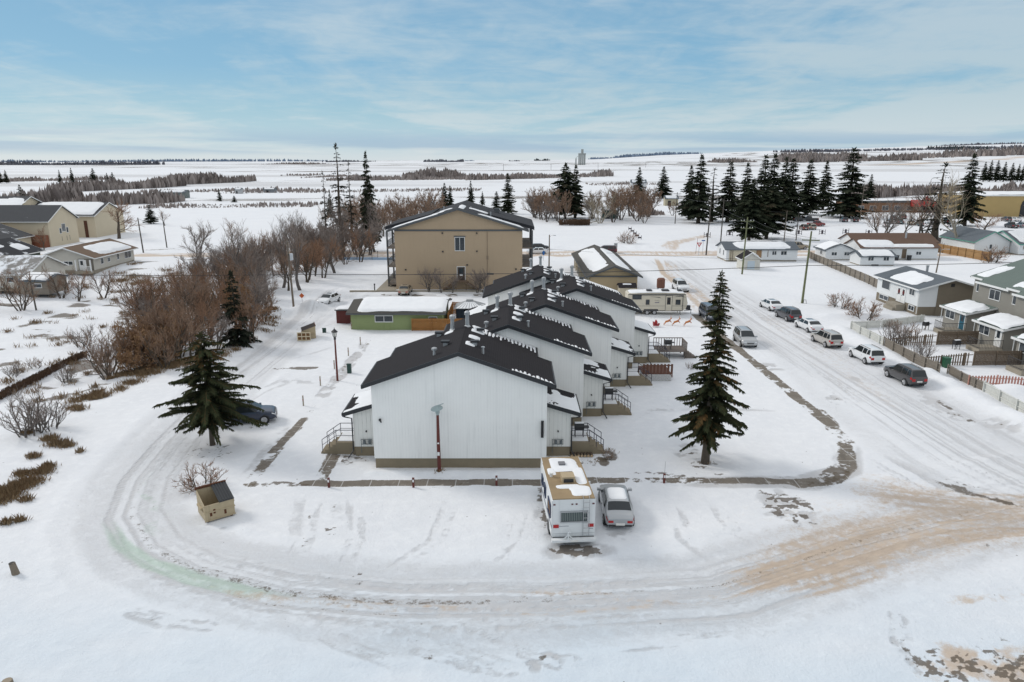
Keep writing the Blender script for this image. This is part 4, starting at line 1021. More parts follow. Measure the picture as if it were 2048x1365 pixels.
board_fence('board_fence', 'dark brown board fence behind the white bungalows', [(86, 163.5), (98, 166)], 1.7, PBROWN, .3, .29)

# white bungalow, shed and the cluster by the cross street
r, inf = house('white_bungalow', 'long white bungalow with snowy roof beside the utility poles', 'house', 45.2, 60.2, 149.6, 156.4, 2.55, 1.15, 'x', WHITEW, GREYR, None, found=.3, oh=.4)
roof_snow(r, inf, -1, .1, 3.6, -5.9, 6.4, thick=.25, seed=91, res=.25, wob=.9); roof_snow(r, inf, 1, .1, 3.6, -6.6, 6.4, thick=.25, seed=92, res=.3, mode='full')
f = face('-y', -3.4); window(r, f, 2.6, 1.35, 1.0, .9, WHITE, 2); window(r, f, 4.6, 1.35, 1.3, .9, WHITE, 2)
MB().box((-1.2, -3.5, .35), (-.1, -3.404, 2.5)).build('door', M('tan_door', (.30, .18, .09), .7), r)
MB().box((-6.9, -3.46, .3), (-1.3, -3.404, 2.45)).build('cream_panel', M('cream_siding', (.55, .49, .37), .7), r)
MB().box((1.2, -3.48, 1.0), (1.3, -3.41, 2.5)).tube([(-6.6, -3.6, .1), (-6.6, -3.6, 2.4)], .05, 4).tube([(-6.2, -3.6, .1), (-6.2, -3.6, 2.4)], .05, 4).build('trim_boards', PBROWN, r)
f = face('-x', -7.5); window(r, f, -1.4, 1.1, .7, 1.2, WHITE, 1); window(r, f, 1.2, 1.1, .7, 1.2, WHITE, 1)
r, inf = house('garden_shed', 'little white garden shed with dark gable roof beside a utility pole', 'shed', 45.0, 48.5, 138.2, 141.6, 2.1, 1.15, 'y', M('peeling_white', (.60, .58, .52), .85, .2, 1, grime=.4), BROOF, WHITE, found=0, oh=.25)
roof_snow(r, inf, 1, .3, 1.6, -1.6, 1.6, thick=.2, seed=93, res=.15, mode='full')
MB().box((-.7, -1.74, .1), (.7, -1.703, 1.7)).build('door', M('pale_blue_door', (.5, .57, .62), .7), r)
for k, (x0, x1, y0, y1, e, rs, ax, lab, rm) in enumerate((
    (67.0, 73.0, 151.5, 157, 2.2, 1.2, 'y', 'small white cottage at the end of the long grey fence', GREYR),
    (70.6, 77.5, 143.4, 148, 1.9, .8, 'x', 'low white outbuilding with snow roof in front of the brown roofed house', GREYR),
    (75.0, 91.5, 152.5, 160, 2.6, 1.5, 'x', 'long white house with brown roof half hidden by snow', roofmat('brown_shingle', (.13, .085, .065), 0)),
    (80.0, 99.0, 166, 174, 2.2, 1.6, 'x', 'low house with dark brown roof beyond the white cluster', roofmat('brown_shingle', (.13, .085, .065), 0)))):
    r, inf = house('white_house', lab, 'house', x0, x1, y0, y1, e, rs, ax, WHITEW, rm, None, found=.2, oh=.4)
    L = inf['hl']
    if k < 2:
        for sd in (-1, 1): roof_snow(r, inf, sd, .05, inf['hw'] + .3, -L * .95, L * .95, thick=.22, seed=95 + k, res=.25, mode='full')
    elif k == 2: roof_snow(r, inf, -1, .8, 4.0, -L, -L * .1, thick=.22, seed=97, res=.3, wob=1.4); roof_snow(r, inf, -1, 2.6, 4.0, -L * .2, L * .9, thick=.2, seed=98, res=.3, wob=1.4)
    fw = face('-y', -(y1 - y0) / 2)
    if k != 3:
        window(r, fw, -(x1 - x0) * .2, 1.0, 1.2, .8, WHITE, 2); window(r, fw, (x1 - x0) * .25, 1.0, 1.2, .8, WHITE, 2)
    if k == 2: MB().lathe([(.2, 0), (.2, 1.6)], (3, 0, 4.0), n=8).build('chimney', GALV, r); door(r, fw, 1.0, .3, 1, 2, PBROWN, pane=False)
    if k == 0: window(r, face('-x', -3), -.5, 1.0, 1, .9, WHITE, 2)
for k, x in enumerate((80.5, 82.3, 85.0)):
    t_ = thing('rubbish_bin', 'black wheeled bin lined up against the long white house', 'bin', (x, 151.6, gz(x, 151.6)), 0, 'black bins by the white house')
    MB().prism([(-.28, 0), (.28, 0), (.36, 1.0), (-.36, 1.0)], lambda u, v, w_: (u, w_, v), -.3, .3).build('body', BLACK, t_); MB().box((-.4, -.36, 1.003), (.4, .36, 1.08)).build('lid', BLACK, t_)
MINT = M('mint_trim', (.10, .33, .25), .6)
r, inf = house('mint_trimmed_house', 'white house with mint green trim and snow covered roof at the right edge', 'house', 106, 114, 163, 176, 2.7, 2.2, 'y', WHITEW, GREYR, MINT, found=.2, oh=.4)
roof_snow(r, inf, 1, .3, 4.1, -6.5, 6.5, thick=.25, seed=101, res=.3, mode='full'); window(r, face('-y', -6.5), -.3, 1.0, .7, 1.1, WHITE, 1)
r2, inf = house('mint_trimmed_wing', 'snow roofed side wing of the mint trimmed house', 'house', 114.2, 128, 160, 172, 2.5, 2.3, 'x', WHITEW, GREYR, MINT, found=.2, oh=.4)
for sd in (-1, 1): roof_snow(r2, inf, sd, .2, 5.8, -6.5, 6.5, thick=.25, seed=103 + sd, res=.3, mode='full')
window(r2, face('-y', -6), 1.5, .9, 1.1, 1.1, WHITE, 1)
# commercial buildings beyond the car park
TANB = M('tan_block', (.42, .30, .13), .9, .1, .4)
x0, y0 = G(1945, 434)
r = thing('tan_hall', 'flat roofed tan hall with two arched dark windows at the far right', 'building', (x0 + 25, y0 + 12, 0))
MB().box((-25, -12, -.5), (25, 12, 7.6)).build('wall', TANB, r); MB().box((-25.4, -12.4, 7.602), (25.4, 12.4, 8.0)).build('parapet', WHITE, r)
snow_sheet(r, lambda a, b, h: (a, b, 8.01 + h), -25, 25, -12, 12, thick=.4, seed=5, res=1, mode='full')
for x in (-6.5, 0.5, 9):
    MB().prism([(-1.1, 0), (1.1, 0), (1.1, 4), (.7, 5.6), (0, 6.3), (-.7, 5.6), (-1.1, 4)], lambda u, v, w_: (u + x, w_, v), -12.1, -12.004).build('arched_window', BLACK, r)
x0, y0 = G(1735, 425); x1, y1 = G(1850, 420)
r = thing('brick_shop', 'long low brick shop with a red canopy over its entrance', 'shop', ((x0 + x1) / 2, y0 + 6, 0)); h_ = (x1 - x0) / 2 + 8
MB().box((-h_, -6, -.5), (h_, 6, 3.9)).build('wall', M('brown_brick', (.22, .12, .07), .9, .2, 1.0, lines=('z', .3)), r); MB().box((-h_ - .4, -6.4, 3.902), (h_ + .4, 6.4, 4.5)).build('roof', GTRIM, r)
snow_sheet(r, lambda a, b, h: (a, b, 4.51 + h), -h_, h_, -6, 6, thick=.4, seed=6, res=1, mode='full')
MB().prism([(-9.5, 2.4), (-6.2, 2.4), (-6.2, 5.0), (-9.5, 3.6)], lambda u, v, w_: (w_, u, v), 1, 10).prism([(1, 3), (10, 3), (5.5, 6.8)], lambda u, v, w_: (u, w_, v), -9.6, -9.51).build('canopy', M('red_metal', (.42, .035, .03), .5), r)
for k in range(6): window(r, face('-y', -6), -h_ + 5 + 5 * k, .8, 2.6, 1.8, WHITE, 2)

# ------------------------------------------------------------------ houses on the left
LBEIGE = M('beige_lap_siding', (.54, .51, .45), .75, .07, .8, lines=('z', .25), linew=.06, lined=.85)
BRNR = roofmat('brown_roof', (.15, .105, .075), .05, .5)
r, inf = house('beige_bungalow', 'pale beige bungalow with brown roof partly under snow and a corner porch', 'house', -90.4, -80.2, 135.5, 150.5, 2.8, 1.75, 'y', LBEIGE, BRNR, WHITE, found=.3, oh=.7)
roof_snow(r, inf, 1, 1.0, 5.3, -4.5, 7.4, thick=.3, seed=111, res=.3, wob=.9); roof_snow(r, inf, -1, .5, 5.5, -7.4, 7.4, thick=.25, seed=112, res=.4, mode='full')
f = face('-y', -7.5); window(r, f, -3.5, 1.0, 2.6, 1.4, WHITE, 3); window(r, f, .3, 1.3, 1.8, .75, WHITE, 2)
MB().box((2.2, -7.55, .3), (5.09, -7.503, 2.5)).build('porch_shade', M('shaded_siding', (.20, .18, .15), .9), r)  # flat darker panel, the porch shade is put into its colour
door(r, face('-y', -7.56), 2.9, .3, .9, 2.0, WHITE)
rl = MB()
for k in range(8): rl.box((3.5 + .2 * k, -8.45, .3), (3.55 + .2 * k, -8.4, 1.1))
rl.box((3.5, -8.47, 1.1), (5.0, -8.38, 1.18)); rl.build('railing', WHITE, r)
for x in (2.2, 4.1, 5.0): MB().box((x - .1, -8.5, .0), (x + .1, -8.3, 2.4)).build('post', WHITE, r)
MB().box((2.0, -8.55, -.3), (5.08, -7.57, .29)).build('porch_floor', CONC, r)
f = face('+x', 5.1); window(r, f, -4.6, 1.1, 1.0, 1.2, WHITE, 1); window(r, f, -2.2, 1.2, .9, .9, WHITE, 1); window(r, f, 1.2, 1.2, .9, 1.2, WHITE, 1); window(r, f, 5.0, 1.0, 2.6, 1.9, WHITE, 2)
r, inf = house('dark_green_house', 'dark green house with black snow streaked roof at the left edge', 'house', -107, -95.4, 131.5, 143.5, 3.2, 2.3, 'y', M('dark_green_siding', (.055, .07, .045), .8, .1, lines=('z', .25), lined=.7), roofmat('black_frosted', (.035, .036, .04), .16, .35), WHITE, found=.3, oh=.7)
roof_snow(r, inf, 1, .8, 3.0, -4.5, 1.0, thick=.15, seed=113, res=.25, wob=1.6); roof_snow(r, inf, 1, 2.4, 5.0, 1.5, 5, thick=.15, seed=114, res=.25, wob=2)
window(r, face('+x', 5.8), 0, 1.2, 1.2, 1.0, WHITE, 2)
r, inf = house('hip_cottage', 'small cottage with pale frosted roof behind bare bushes at the left edge', 'house', -91.5, -80.5, 117, 127, 2.6, 2.2, 'x', LBEIGE, roofmat('frosted_roof', (.22, .21, .20), .26, .5), WHITE, found=.2, oh=.5)
window(r, face('+x', 5.5), -2, 1.1, 1.1, .9, WHITE, 1); window(r, face('-y', -5), 2.5, 1.1, 1.3, .9, WHITE, 1)
r, inf = house('lean_to_shed', 'low shed with snow roof beside the frosted cottage', 'shed', -80, -75.4, 114, 119, 1.8, .7, 'x', PGREY, GREYR, None, found=0, oh=.3)
for sd in (-1, 1): roof_snow(r, inf, sd, .05, 2.6, -2.2, 2.2, thick=.25, seed=116, res=.25, mode='full')
window(r, face('-y', -2.5), .6, .7, 1.4, .7, WHITE, 1)
# the big cream church hall
CREAM = M('cream_stucco', (.58, .50, .37), .9, .07, .5, grime=.1)
DKR = roofmat('charcoal_church_roof', (.065, .067, .072), .10, .16)
r, inf = house('church_hall', 'large cream church hall with dark snow streaked roof and gable windows', 'church', -146, -113, 174.5, 186.2, 6.4, 3.3, 'x', CREAM, DKR, WHITE, found=0, oh=.5)
roof_snow(r, inf, -1, 1.0, 5.8, -9, -6.5, thick=.2, seed=121, res=.35, wob=1.0)
f = face('+x', 16.5)
for y in (-1.4, 1.4): window(r, f, y, 2.9, .9, 1.4, WHITE, 1)
window(r, f, 0, 3.3, 1.5, 2.0, WHITE, 3); 
for y in (-1.2, .8, 2.0): MB().box((16.5, y, 1.0), (16.53, y + .1, 2.2)).build('pilaster', GTRIM, r)
MB().box((-1, -7.6, -.3), (16.2, -5.87, 3.0)).build('brick_base', M('red_brick', (.21, .075, .04), .9, .2, lines=('z', .3)), r)
window(r, face('-y', -7.6), 8.5, .3, 1.6, 2.2, WHITE, 1)
r, inf = house('church_wing', 'cream church wing whose long roof slopes toward the brick wall', 'church', -150, -116, 160, 172, 3.2, 6.2, 'y', CREAM, DKR, WHITE, found=0, oh=.6)
window(r, face('-y', -6), 5.0, 2.6, 1.2, 3.4, WHITE, 1)
r, inf = house('church_nave', 'church nave with wide snow covered roof behind the hall', 'church', -172, -134.2, 192, 210, 7.2, 3.6, 'x', CREAM, DKR, WHITE, found=0, oh=.6)
roof_snow(r, inf, -1, 1.0, 8.6, 6, 20, thick=.25, seed=124, res=.5, wob=1.6); roof_snow(r, inf, -1, 1.5, 6, -16, 4, thick=.2, seed=125, res=.5, wob=1.8, k=1.0)
window(r, face('+x', 20), -5, 2.5, 1.6, 2.6, WHITE, 2); window(r, face('-y', -9), 17.5, 3.0, 1.6, 2.4, WHITE, 2)
r, inf = house('church_chapel', 'cream chapel with steep snowy entrance roof beside the big bare tree', 'church', -133.6, -114.6, 197, 212, 6.0, 3.0, 'x', CREAM, DKR, WHITE, found=0, oh=.5)
for sd in (-1, 1): roof_snow(r, inf, sd, .1, 7.4, -9.2, 9.2, thick=.3, seed=126, res=.5, mode='full')
BRWN = M('brown_panel', (.09, .035, .02), .8)
for x in (-7.5, -1.5, 2.2, 6.5): MB().box((x, -7.6, -.2), (x + .9, -7.503, 4.6)).build('brown_panel', BRWN, r)
e = MB(); e.prism([(-6.4, 4.3), (1.4, 4.3), (-2.5, 8.4)], lambda u, v, w_: (u, w_, v), -12.5, -5.0); en = e.build('entrance_roof', DKR, r)
snow_sheet(en, lambda a, b, h: (-2.5 + a, b, 8.42 - abs(a) * 1.05 + h), 0, 3.9, -12.4, -5.2, thick=.25, seed=7, res=.3, mode='full'); snow_sheet(en, lambda a, b, h: (-2.5 + a, b, 8.42 - abs(a) * 1.05 + h), -3.9, 0, -12.4, -5.2, thick=.25, seed=8, res=.3, mode='full')
for x in (-6.0, .6): MB().box((x, -12.3, -.3), (x + .5, -11.8, 4.28)).build('post', BRWN, r)
door(r, face('-y', -7.62), -3.0, 0, 2.0, 2.6, M('oak_door', (.28, .12, .03), .7), pane=False)
# small things out in the fields
def at_(px, py, dz=0): x, y = G(px, py); return x, y
for k, (pa, pb, py, h_, lab, col) in enumerate(((318, 372, 397, 4.4, 'grey green pole shelter standing open in the snowy field', (.16, .18, .17)), (470, 482, 388, 3.5, 'small pale hut beside the low field wall', (.45, .45, .45)), (527, 550, 386, 3.0, 'low grey field shed next to the bare bush', (.22, .23, .24)), (1206, 1236, 438, 4.2, 'dark green park shelter under the bare trees', (.03, .07, .06)), (1330, 1356, 412, 4.6, 'cream hut with flat roof beyond the park trees', (.42, .37, .26)), (1262, 1292, 380, 7, 'white low farm building far behind the park', (.6, .6, .6)))):
    (xa, y), (xb, _) = at_(pa, py), at_(pb, py); wd = abs(xb - xa)
    r, inf = house('field_shed', lab, 'shed', xa, xb, y, y + max(4, wd * .35), h_ * .7, h_ * .28, 'x', M('shed_' + str(k), col, .8, .1, .5, lines=('xy', .6)), GREYR, None, found=0, oh=.3)
    MB().box((-wd * .3, -max(4, wd * .35) / 2 - .03, -.2), (-wd * .05, -max(4, wd * .35) / 2 - .003, h_ * .5)).build('doorway', BLACK, r)
    for sd in (-1, 1): roof_snow(r, inf, sd, .1, inf['hw'], -wd * .45, wd * .45, thick=.2, seed=k, res=.5, wob=1.6)

# ------------------------------------------------------------------ vehicles
def paint(name, col, dirt=((.27, .235, .19, 1), .22), metal=.0, rough=.28): return M('paint_' + name, col, rough, .04, 2.0, coat=.6, metal=metal, dirt=dirt)
PBODY = paint('base', (.5, .5, .5))
TYRE = M('tyre_rubber', (.022, .022, .022), .9, .2); RIM = M('alloy_rim', (.42, .42, .43), .35, .1, metal=.7)
LENS = M('headlight_glass', (.70, .72, .74), .15, .05); RED = M('tail_light_red', (.42, .012, .012), .2, .1); PLASTIC = M('dark_plastic', (.03, .03, .032), .6)
PLATE = M('number_plate', (.72, .70, .66), .5, .1)

CARS = {   # stations: x along the car (0 rear .. 1 front) , belt z, roof z, belt half width, roof half width
 'sedan': dict(L=4.85, W=1.83, cab=(.10, .24, .60, .77), roof=1.44, st=[(0, .78, .80), (.03, .95, .88), (.12, 1.02, .93), (.28, .98, 1), (.5, .95, 1), (.70, .95, 1), (.80, .92, .98), (.92, .82, .93), (.975, .72, .85), (1, .58, .74)]),
 'suv': dict(L=4.65, W=1.86, cab=(.012, .075, .57, .76), roof=1.72, st=[(0, .98, .84), (.02, 1.06, .9), (.10, 1.08, .96), (.28, 1.06, 1), (.5, 1.03, 1), (.70, 1.04, 1), (.80, 1.03, .98), (.92, .97, .95), (.98, .85, .88), (1, .66, .80)]),
 'van': dict(L=4.95, W=1.95, cab=(.012, .05, .64, .85), roof=1.80, st=[(0, .98, .86), (.02, 1.06, .92), (.10, 1.08, .97), (.28, 1.08, 1), (.5, 1.06, 1), (.76, 1.06, 1), (.86, 1.02, .98), (.94, .93, .93), (.98, .82, .86), (1, .62, .78)]),
 'pickup': dict(L=5.7, W=2.0, cab=(.385, .43, .63, .76), roof=1.86, st=[(0, 1.06, .92), (.015, 1.1, .96), (.10, 1.1, 1), (.36, 1.1, 1), (.5, 1.1, 1), (.70, 1.12, 1), (.80, 1.12, .99), (.93, 1.06, .97), (.985, .95, .92), (1, .7, .86)])}

def build_car(kind, rails=False):
    S = CARS[kind]; L, W = S['L'], S['W']; H2 = W / 2; c0, c1, c2, c3 = S['cab']
    xs = sorted(set([s[0] for s in S['st']] + [c0, c1, c2, c3, (c1 + c2) / 2, c0 + (c1 - c0) * .5, c2 + (c3 - c2) * .5] + [k / 16 for k in range(17)]))
    sx = [s[0] for s in S['st']]
    belt = lambda t: float(np.interp(t, sx, [s[1] for s in S['st']])); wid = lambda t: float(np.interp(t, sx, [s[2] for s in S['st']])) * H2
    def roofz(t):
        b = belt(t); top = S['roof'] - .05 * ((t - (c1 + c2) / 2) / .3) ** 2 * .6
        if t <= c0 or t >= c3: return b + .045
        if t < c1: return b + .045 + (top - b - .045) * ((t - c0) / (c1 - c0))
        if t > c2: return b + .045 + (top - b - .045) * ((c3 - t) / (c3 - c2))
        return top
    low = lambda t: .26 + .16 * max(0, (abs(t - .5) - .40) / .1)
    def ring(t):
        b, w_, zr = belt(t), wid(t), roofz(t); k = (zr - b - .045) / max(.2, S['roof'] - b)
        rw = w_ * (.88 - .16 * k)
        return [(w_ * .80, low(t)), (w_ * .97, low(t) + .10), (w_ * 1.0, b * .62), (w_ * .985, b * .86), (w_ * .95, b), (w_ * .95 + (rw - w_ * .95) * .55, b + (zr - b) * .55), (rw, zr - .05 * k - .012), (rw * .82, zr), (rw * .4, zr + .018), (0, zr + .022)]
    vs, fs = [], []; half = 10
    for t in xs:
        r_ = ring(t); x = (t - .5) * L
        vs += [(x, y, z) for y, z in r_] + [(x, -y, z) for y, z in r_[::-1][1:]]
    n = half * 2 - 1
    for i in range(len(xs) - 1):
        for k in range(n - 1): fs.append((i * n + k, i * n + k + 1, (i + 1) * n + k + 1, (i + 1) * n + k))
        fs.append((i * n + n - 1, i * n, (i + 1) * n, (i + 1) * n + n - 1))
    fs += [tuple(range(n)), tuple(range((len(xs) - 1) * n, len(xs) * n))]
    root = thing('parked_car', 'x', 'car')
    b = MB().add(vs, fs).build('body', PBODY, root, smooth=True)
    b.data.polygons.foreach_set('use_smooth', [len(p.vertices) == 4 for p in b.data.polygons])
    def P(t, j, off=.012):       # point on the shell: station t, ring coordinate j
        r_ = ring(t); a = int(min(j, half - 2)); f = j - a; y = r_[a][0] * (1 - f) + r_[a + 1][0] * f; z = r_[a][1] * (1 - f) + r_[a + 1][1] * f
        return Vector(((t - .5) * L, y, z))
    def patch(name, q, mat, sgn=1, nu=5, nv=3, off=.014, par=root):
        """q: four (t, j) corners"""
        g = [[None] * (nv + 1) for _ in range(nu + 1)]
        for i in range(nu + 1):
            for k in range(nv + 1):
                a, c = i / nu, k / nv
                t = (q[0][0] * (1 - a) + q[1][0] * a) * (1 - c) + (q[3][0] * (1 - a) + q[2][0] * a) * c
                j = (q[0][1] * (1 - a) + q[1][1] * a) * (1 - c) + (q[3][1] * (1 - a) + q[2][1] * a) * c
                p = P(t, j); g[i][k] = p
        vv, ff = [], []
        for i in range(nu + 1):
            for k in range(nv + 1):
                p = g[i][k]; du = g[min(i + 1, nu)][k] - g[max(i - 1, 0)][k]; dv = g[i][min(k + 1, nv)] - g[i][max(k - 1, 0)]
                nn = du.cross(dv)
                if nn.length > 1e-9: nn.normalize()
                if nn.dot(p - Vector((p.x * .9, 0, .7))) < 0: nn = -nn
                p2 = p + nn * off; vv.append((p2.x, p2.y * sgn, p2.z))
        for i in range(nu):
            for k in range(nv): a = i * (nv + 1) + k; ff.append((a, a + 1, a + nv + 2, a + nv + 1))
        return MB().add(vv, ff).build(name, mat, par, smooth=True)
    def mid(name, t0, t1, mat, j0=7.05):
        m = MB(); N = 5; rows = []
        for i in range(3):
            t = t0 + (t1 - t0) * i / 2; row = []
            for k in range(N + 1):
                j = j0 + (9 - j0) * k / N; p = P(t, j); row.append(p)
            rows.append([Vector((p.x, p.y, p.z)) for p in row] + [Vector((p.x, -p.y, p.z)) for p in row[::-1][1:]])
        sl = (rows[-1][N] - rows[0][N]); up = Vector((-sl.z, 0, sl.x)); up = up.normalized() if up.z > 0 else -up.normalized()
        up.y = 0; vv = [tuple(p + up * .016) for r_ in rows for p in r_]; w_ = 2 * N + 1
        ff = [(i * w_ + k, i * w_ + k + 1, (i + 1) * w_ + k + 1, (i + 1) * w_ + k) for i in range(2) for k in range(w_ - 1)]
        return m.add(vv, ff).build(name, mat, root, smooth=True)
    e = .012
    mid('windscreen', c3 - .018, c2 + .012, CARGLASS, 6.3); mid('rear_window', c0 + (c1 - c0) * (.16 if kind == 'sedan' else .06), c1 - .008, CARGLASS, 6.3)
    cm = (c1 + c2) / 2 + .03
    for sg in (1, -1):
        fr = .45
        patch('side_window', [(cm + e, 4.15), (c3 - .045, 4.15), (c2 - .005, 6), (cm + e, 6)], CARGLASS, sg)
        if kind == 'sedan': patch('side_window', [(c0 + .10, 4.2), (cm - e, 4.15), (cm - e, 6), (c1 + .02, 6)], CARGLASS, sg)
        elif kind == 'pickup': patch('side_window', [(c0 + .03, 4.15), (cm - e, 4.15), (cm - e, 6), (c1 + .0, 6)], CARGLASS, sg)
        else:
            q = c1 + (cm - c1) * .38
            patch('side_window', [(q + e, 4.15), (cm - e, 4.15), (cm - e, 6), (q + e, 6)], CARGLASS, sg)
            patch('side_window', [(c0 + .05, 4.3), (q - e, 4.15), (q - e, 6), (c1 + .01, 6)], CARGLASS, sg)
        xm = (c3 - .05 - .5) * L; yb = wid(c3 - .05)
        MB().box((xm - .08, sg * (yb * .94), belt(c3 - .05) + .02), (xm + .1, sg * (yb + .17), belt(c3 - .05) + .17)).build('mirror', PBODY, root)
        # lamps wrap the corners
        patch('headlight', [(.935, 3.1), (.992, 3.0), (.985, 3.75), (.93, 3.8)], LENS, sg)
        if kind == 'sedan': patch('tail_light', [(.065, 3.1), (.004, 3.05), (.012, 3.7), (.06, 3.7)], RED, sg)
        else: patch('tail_light', [(.05, 2.9), (.004, 2.85), (.006, 4.0), (.04, 4.0)], RED, sg)
        # end faces of the lamps
        zb = belt(0) * (.98 if kind == 'sedan' else .96); wb = wid(0)
        MB().box((-L / 2 - .014, sg * wb * .55, zb - (.15 if kind == 'sedan' else .26)), (-L / 2 + .02, sg * wb * .96, zb - .01)).build('tail_light', RED, root)
        zf = belt(1); MB().box((L / 2 - .06, sg * wid(.98) * .55, zf + .02), (L / 2 + .0, sg * wid(.99) * .93, zf + .15)).build('headlight', LENS, root)
        # sill strip and arches
        for t in (.195 if kind != 'pickup' else .215, .80):
            x = (t - .5) * L; R_ = .33 if kind == 'sedan' else .37
            MB().lathe([(R_ + .06, 0), (R_ + .06, .02)], (x, sg * (wid(t) * .985) - .01, R_ + .01), axis='y', n=20).build('wheel_arch', PLASTIC, root)
            y0_ = sg * (wid(t) - .17)
            ty = MB().lathe([(R_ * .7, -.10), (R_ * .96, -.11), (R_, -.07), (R_, .07), (R_ * .96, .11), (R_ * .7, .10)], (x, sg * (wid(t) * .985 - .07), R_), axis='y', n=20)
            w_ = ty.build('wheel', TYRE, root)
            rm = MB(); yo = sg * (wid(t) * .985 + .038)
            rm.lathe([(R_ * .66, 0), (R_ * .66, sg * .012)], (x, yo, R_), axis='y', n=16)
            for s_ in range(5):
                a = s_ * 2 * math.pi / 5 + .3; ca, sa = math.cos(a), math.sin(a)
                rm.tube([(x, yo + sg * .016, R_), (x + ca * R_ * .63, yo + sg * .016, R_ + sa * R_ * .63)], .035, 4)
            rm.build('rim', RIM, w_)
        if rails and kind in ('suv', 'van'):
            a = [P(c1 + .05, 6.6), P((c1 + c2) / 2, 6.6), P(c2 - .02, 6.6)]
            MB().tube([(p.x, sg * p.y, p.z + .06) for p in a], .025, 5).build('roof_rail', PLASTIC, root)
        MB().tube([((cm - .5) * L, sg * wid(cm) * .995, belt(cm) * .80), ((cm - .5) * L - .16, sg * wid(cm) * 1.0, belt(cm) * .80)], .018, 4).build('handle', PLASTIC, root)
    MB().box((-L / 2 - .03, -.26, belt(0) * .60), (-L / 2 + .01, .26, belt(0) * .60 + .14)).build('number_plate', PLATE, root)
    MB().box((-L / 2 - .02, -wid(0) * .9, .40), (-L / 2 + .02, wid(0) * .9, .50)).build('rear_bumper', PLASTIC, root)
    z1 = belt(1)
    MB().box((L / 2 - .02, -wid(1) * .52, z1 - .10), (L / 2 + .012, wid(1) * .52, z1 + .02)).box((L / 2 - .02, -wid(1) * .8, .32), (L / 2 + .01, wid(1) * .8, .42)).build('grille', PLASTIC, root)
    if kind == 'pickup': MB().box((-L / 2 + .12, -H2 * .82, 1.10), ((c0 - .5) * L - .06, H2 * .82, 1.152)).build('truck_bed', PLASTIC, root)
    if kind == 'sedan': MB().box((-.42, -.38, S['roof'] + .008), (.15, .38, S['roof'] + .024)).build('sunroof', CARGLASS, root)
    return root

PROTO = {k: build_car(k, True) for k in CARS}
USED = set()
PCOL = dict(silver=paint('silver', (.40, .41, .42), metal=.35), white=paint('white', (.72, .73, .74)), mudsilver=paint('muddy_silver', (.46, .44, .41), ((.24, .175, .105, 1), .55), .2), muddywhite=paint('muddy_white', (.72, .72, .71), ((.40, .34, .26, 1), .35)),
    charcoal=paint('charcoal', (.045, .043, .045)), darkgrey=paint('dark_grey', (.055, .058, .07)), navy=paint('navy', (.012, .022, .05)), vanblue=paint('slate_blue', (.05, .065, .095)), red=paint('red', (.22, .02, .018)), maroon=paint('maroon', (.075, .012, .018)),
    teal=paint('teal', (.035, .09, .10)), gold=paint('champagne', (.34, .29, .22), metal=.2), brown=paint('brown', (.11, .06, .045)), black=paint('black', (.014, .014, .016)), tan=paint('tan', (.40, .36, .29)))

def car(kind, pos, rz, col, label, group=None, snow=0, name=None):
    x, y = pos
    if kind not in USED: o = PROTO[kind]; USED.add(kind); o.location = (x, y, 0); o.rotation_euler = (0, 0, rz); sw = True
    o = dup(PROTO[kind], (x, y, 0), rz, label, group, swap={'paint_base': PCOL[col]})
    L, W = CARS[kind]['L'], CARS[kind]['W']
    # sit on the ground
    zs = [gz(x + a * math.cos(rz) - b * math.sin(rz), y + a * math.sin(rz) + b * math.cos(rz)) for a in (-L * .3, L * .3) for b in (-.7, .7)]
    o.location.z = sum(zs) / 4 - .03
    o['label'] = label; o['category'] = {'pickup': 'pickup truck', 'van': 'minivan', 'suv': 'SUV', 'sedan': 'car'}[kind]
    o.name = name or {'pickup': 'pickup_truck', 'van': 'minivan', 'suv': 'parked_suv', 'sedan': 'parked_car'}[kind]
    if group: o['group'] = group
    if snow:
        c0, c1, c2, c3 = CARS[kind]['cab']; rf = CARS[kind]['roof']
        snow_sheet(o, lambda a, b, h: (a, b, rf - .05 + .016 * (1 - (b / .8) ** 2) + h), (c1 - .5) * L + .1, (c2 - .5) * L + .1, -.6, .6, thick=.07 * snow, seed=int(x * 7) % 50, res=.1, wob=1.2).name = 'roof_snow'
    return o
UP, DN = math.pi / 2, -math.pi / 2
def rear(px, py, kind):
    x, y = G(px, py); return (x, y + CARS[kind]['L'] / 2)
def front(px, py, kind):
    x, y = G(px, py); return (x, y + CARS[kind]['L'] / 2)
gS = 'vehicles parked along the right side of the street'
car('sedan', rear(1243, 1064, 'sedan'), UP - R(2), 'silver', 'silver sedan with red tail lights parked beside the motorhome', snow=1.4)
car('suv', rear(1834, 777, 'suv'), UP + R(4), 'charcoal', 'dark charcoal crossover, the nearest vehicle along the picket fence', gS)
car('suv', rear(1752, 733, 'suv'), UP + R(3), 'white', 'white SUV with black roof rails parked beside the picket fence', gS, .4)
car('suv', rear(1669, 699, 'suv'), UP + R(5), 'mudsilver', 'silver SUV with mud splashed lower body parked on the street', gS, .3)
car('sedan', rear(1632, 669, 'sedan'), UP + R(4), 'white', 'white sedan with black rear window in front of the muddy SUV', gS)
car('suv', rear(1588, 646, 'suv'), UP + R(6), 'darkgrey', 'dark grey SUV parked between two white sedans', gS)
car('sedan', rear(1553, 625, 'sedan'), UP + R(4), 'white', 'white sedan at the far head of the row, nearest the green utility pole', gS, .5)
car('van', front(1429, 644, 'van'), DN + R(2), 'vanblue', 'dark slate blue minivan facing the camera by the street walk', snow=.3)
car('suv', front(1502, 698, 'suv'), DN - R(2), 'silver', 'silver crossover facing the camera, partly behind the tall spruce')
car('suv', front(1367, 586, 'suv'), DN + R(4), 'white', 'white SUV facing the camera on the lane behind the travel trailer')
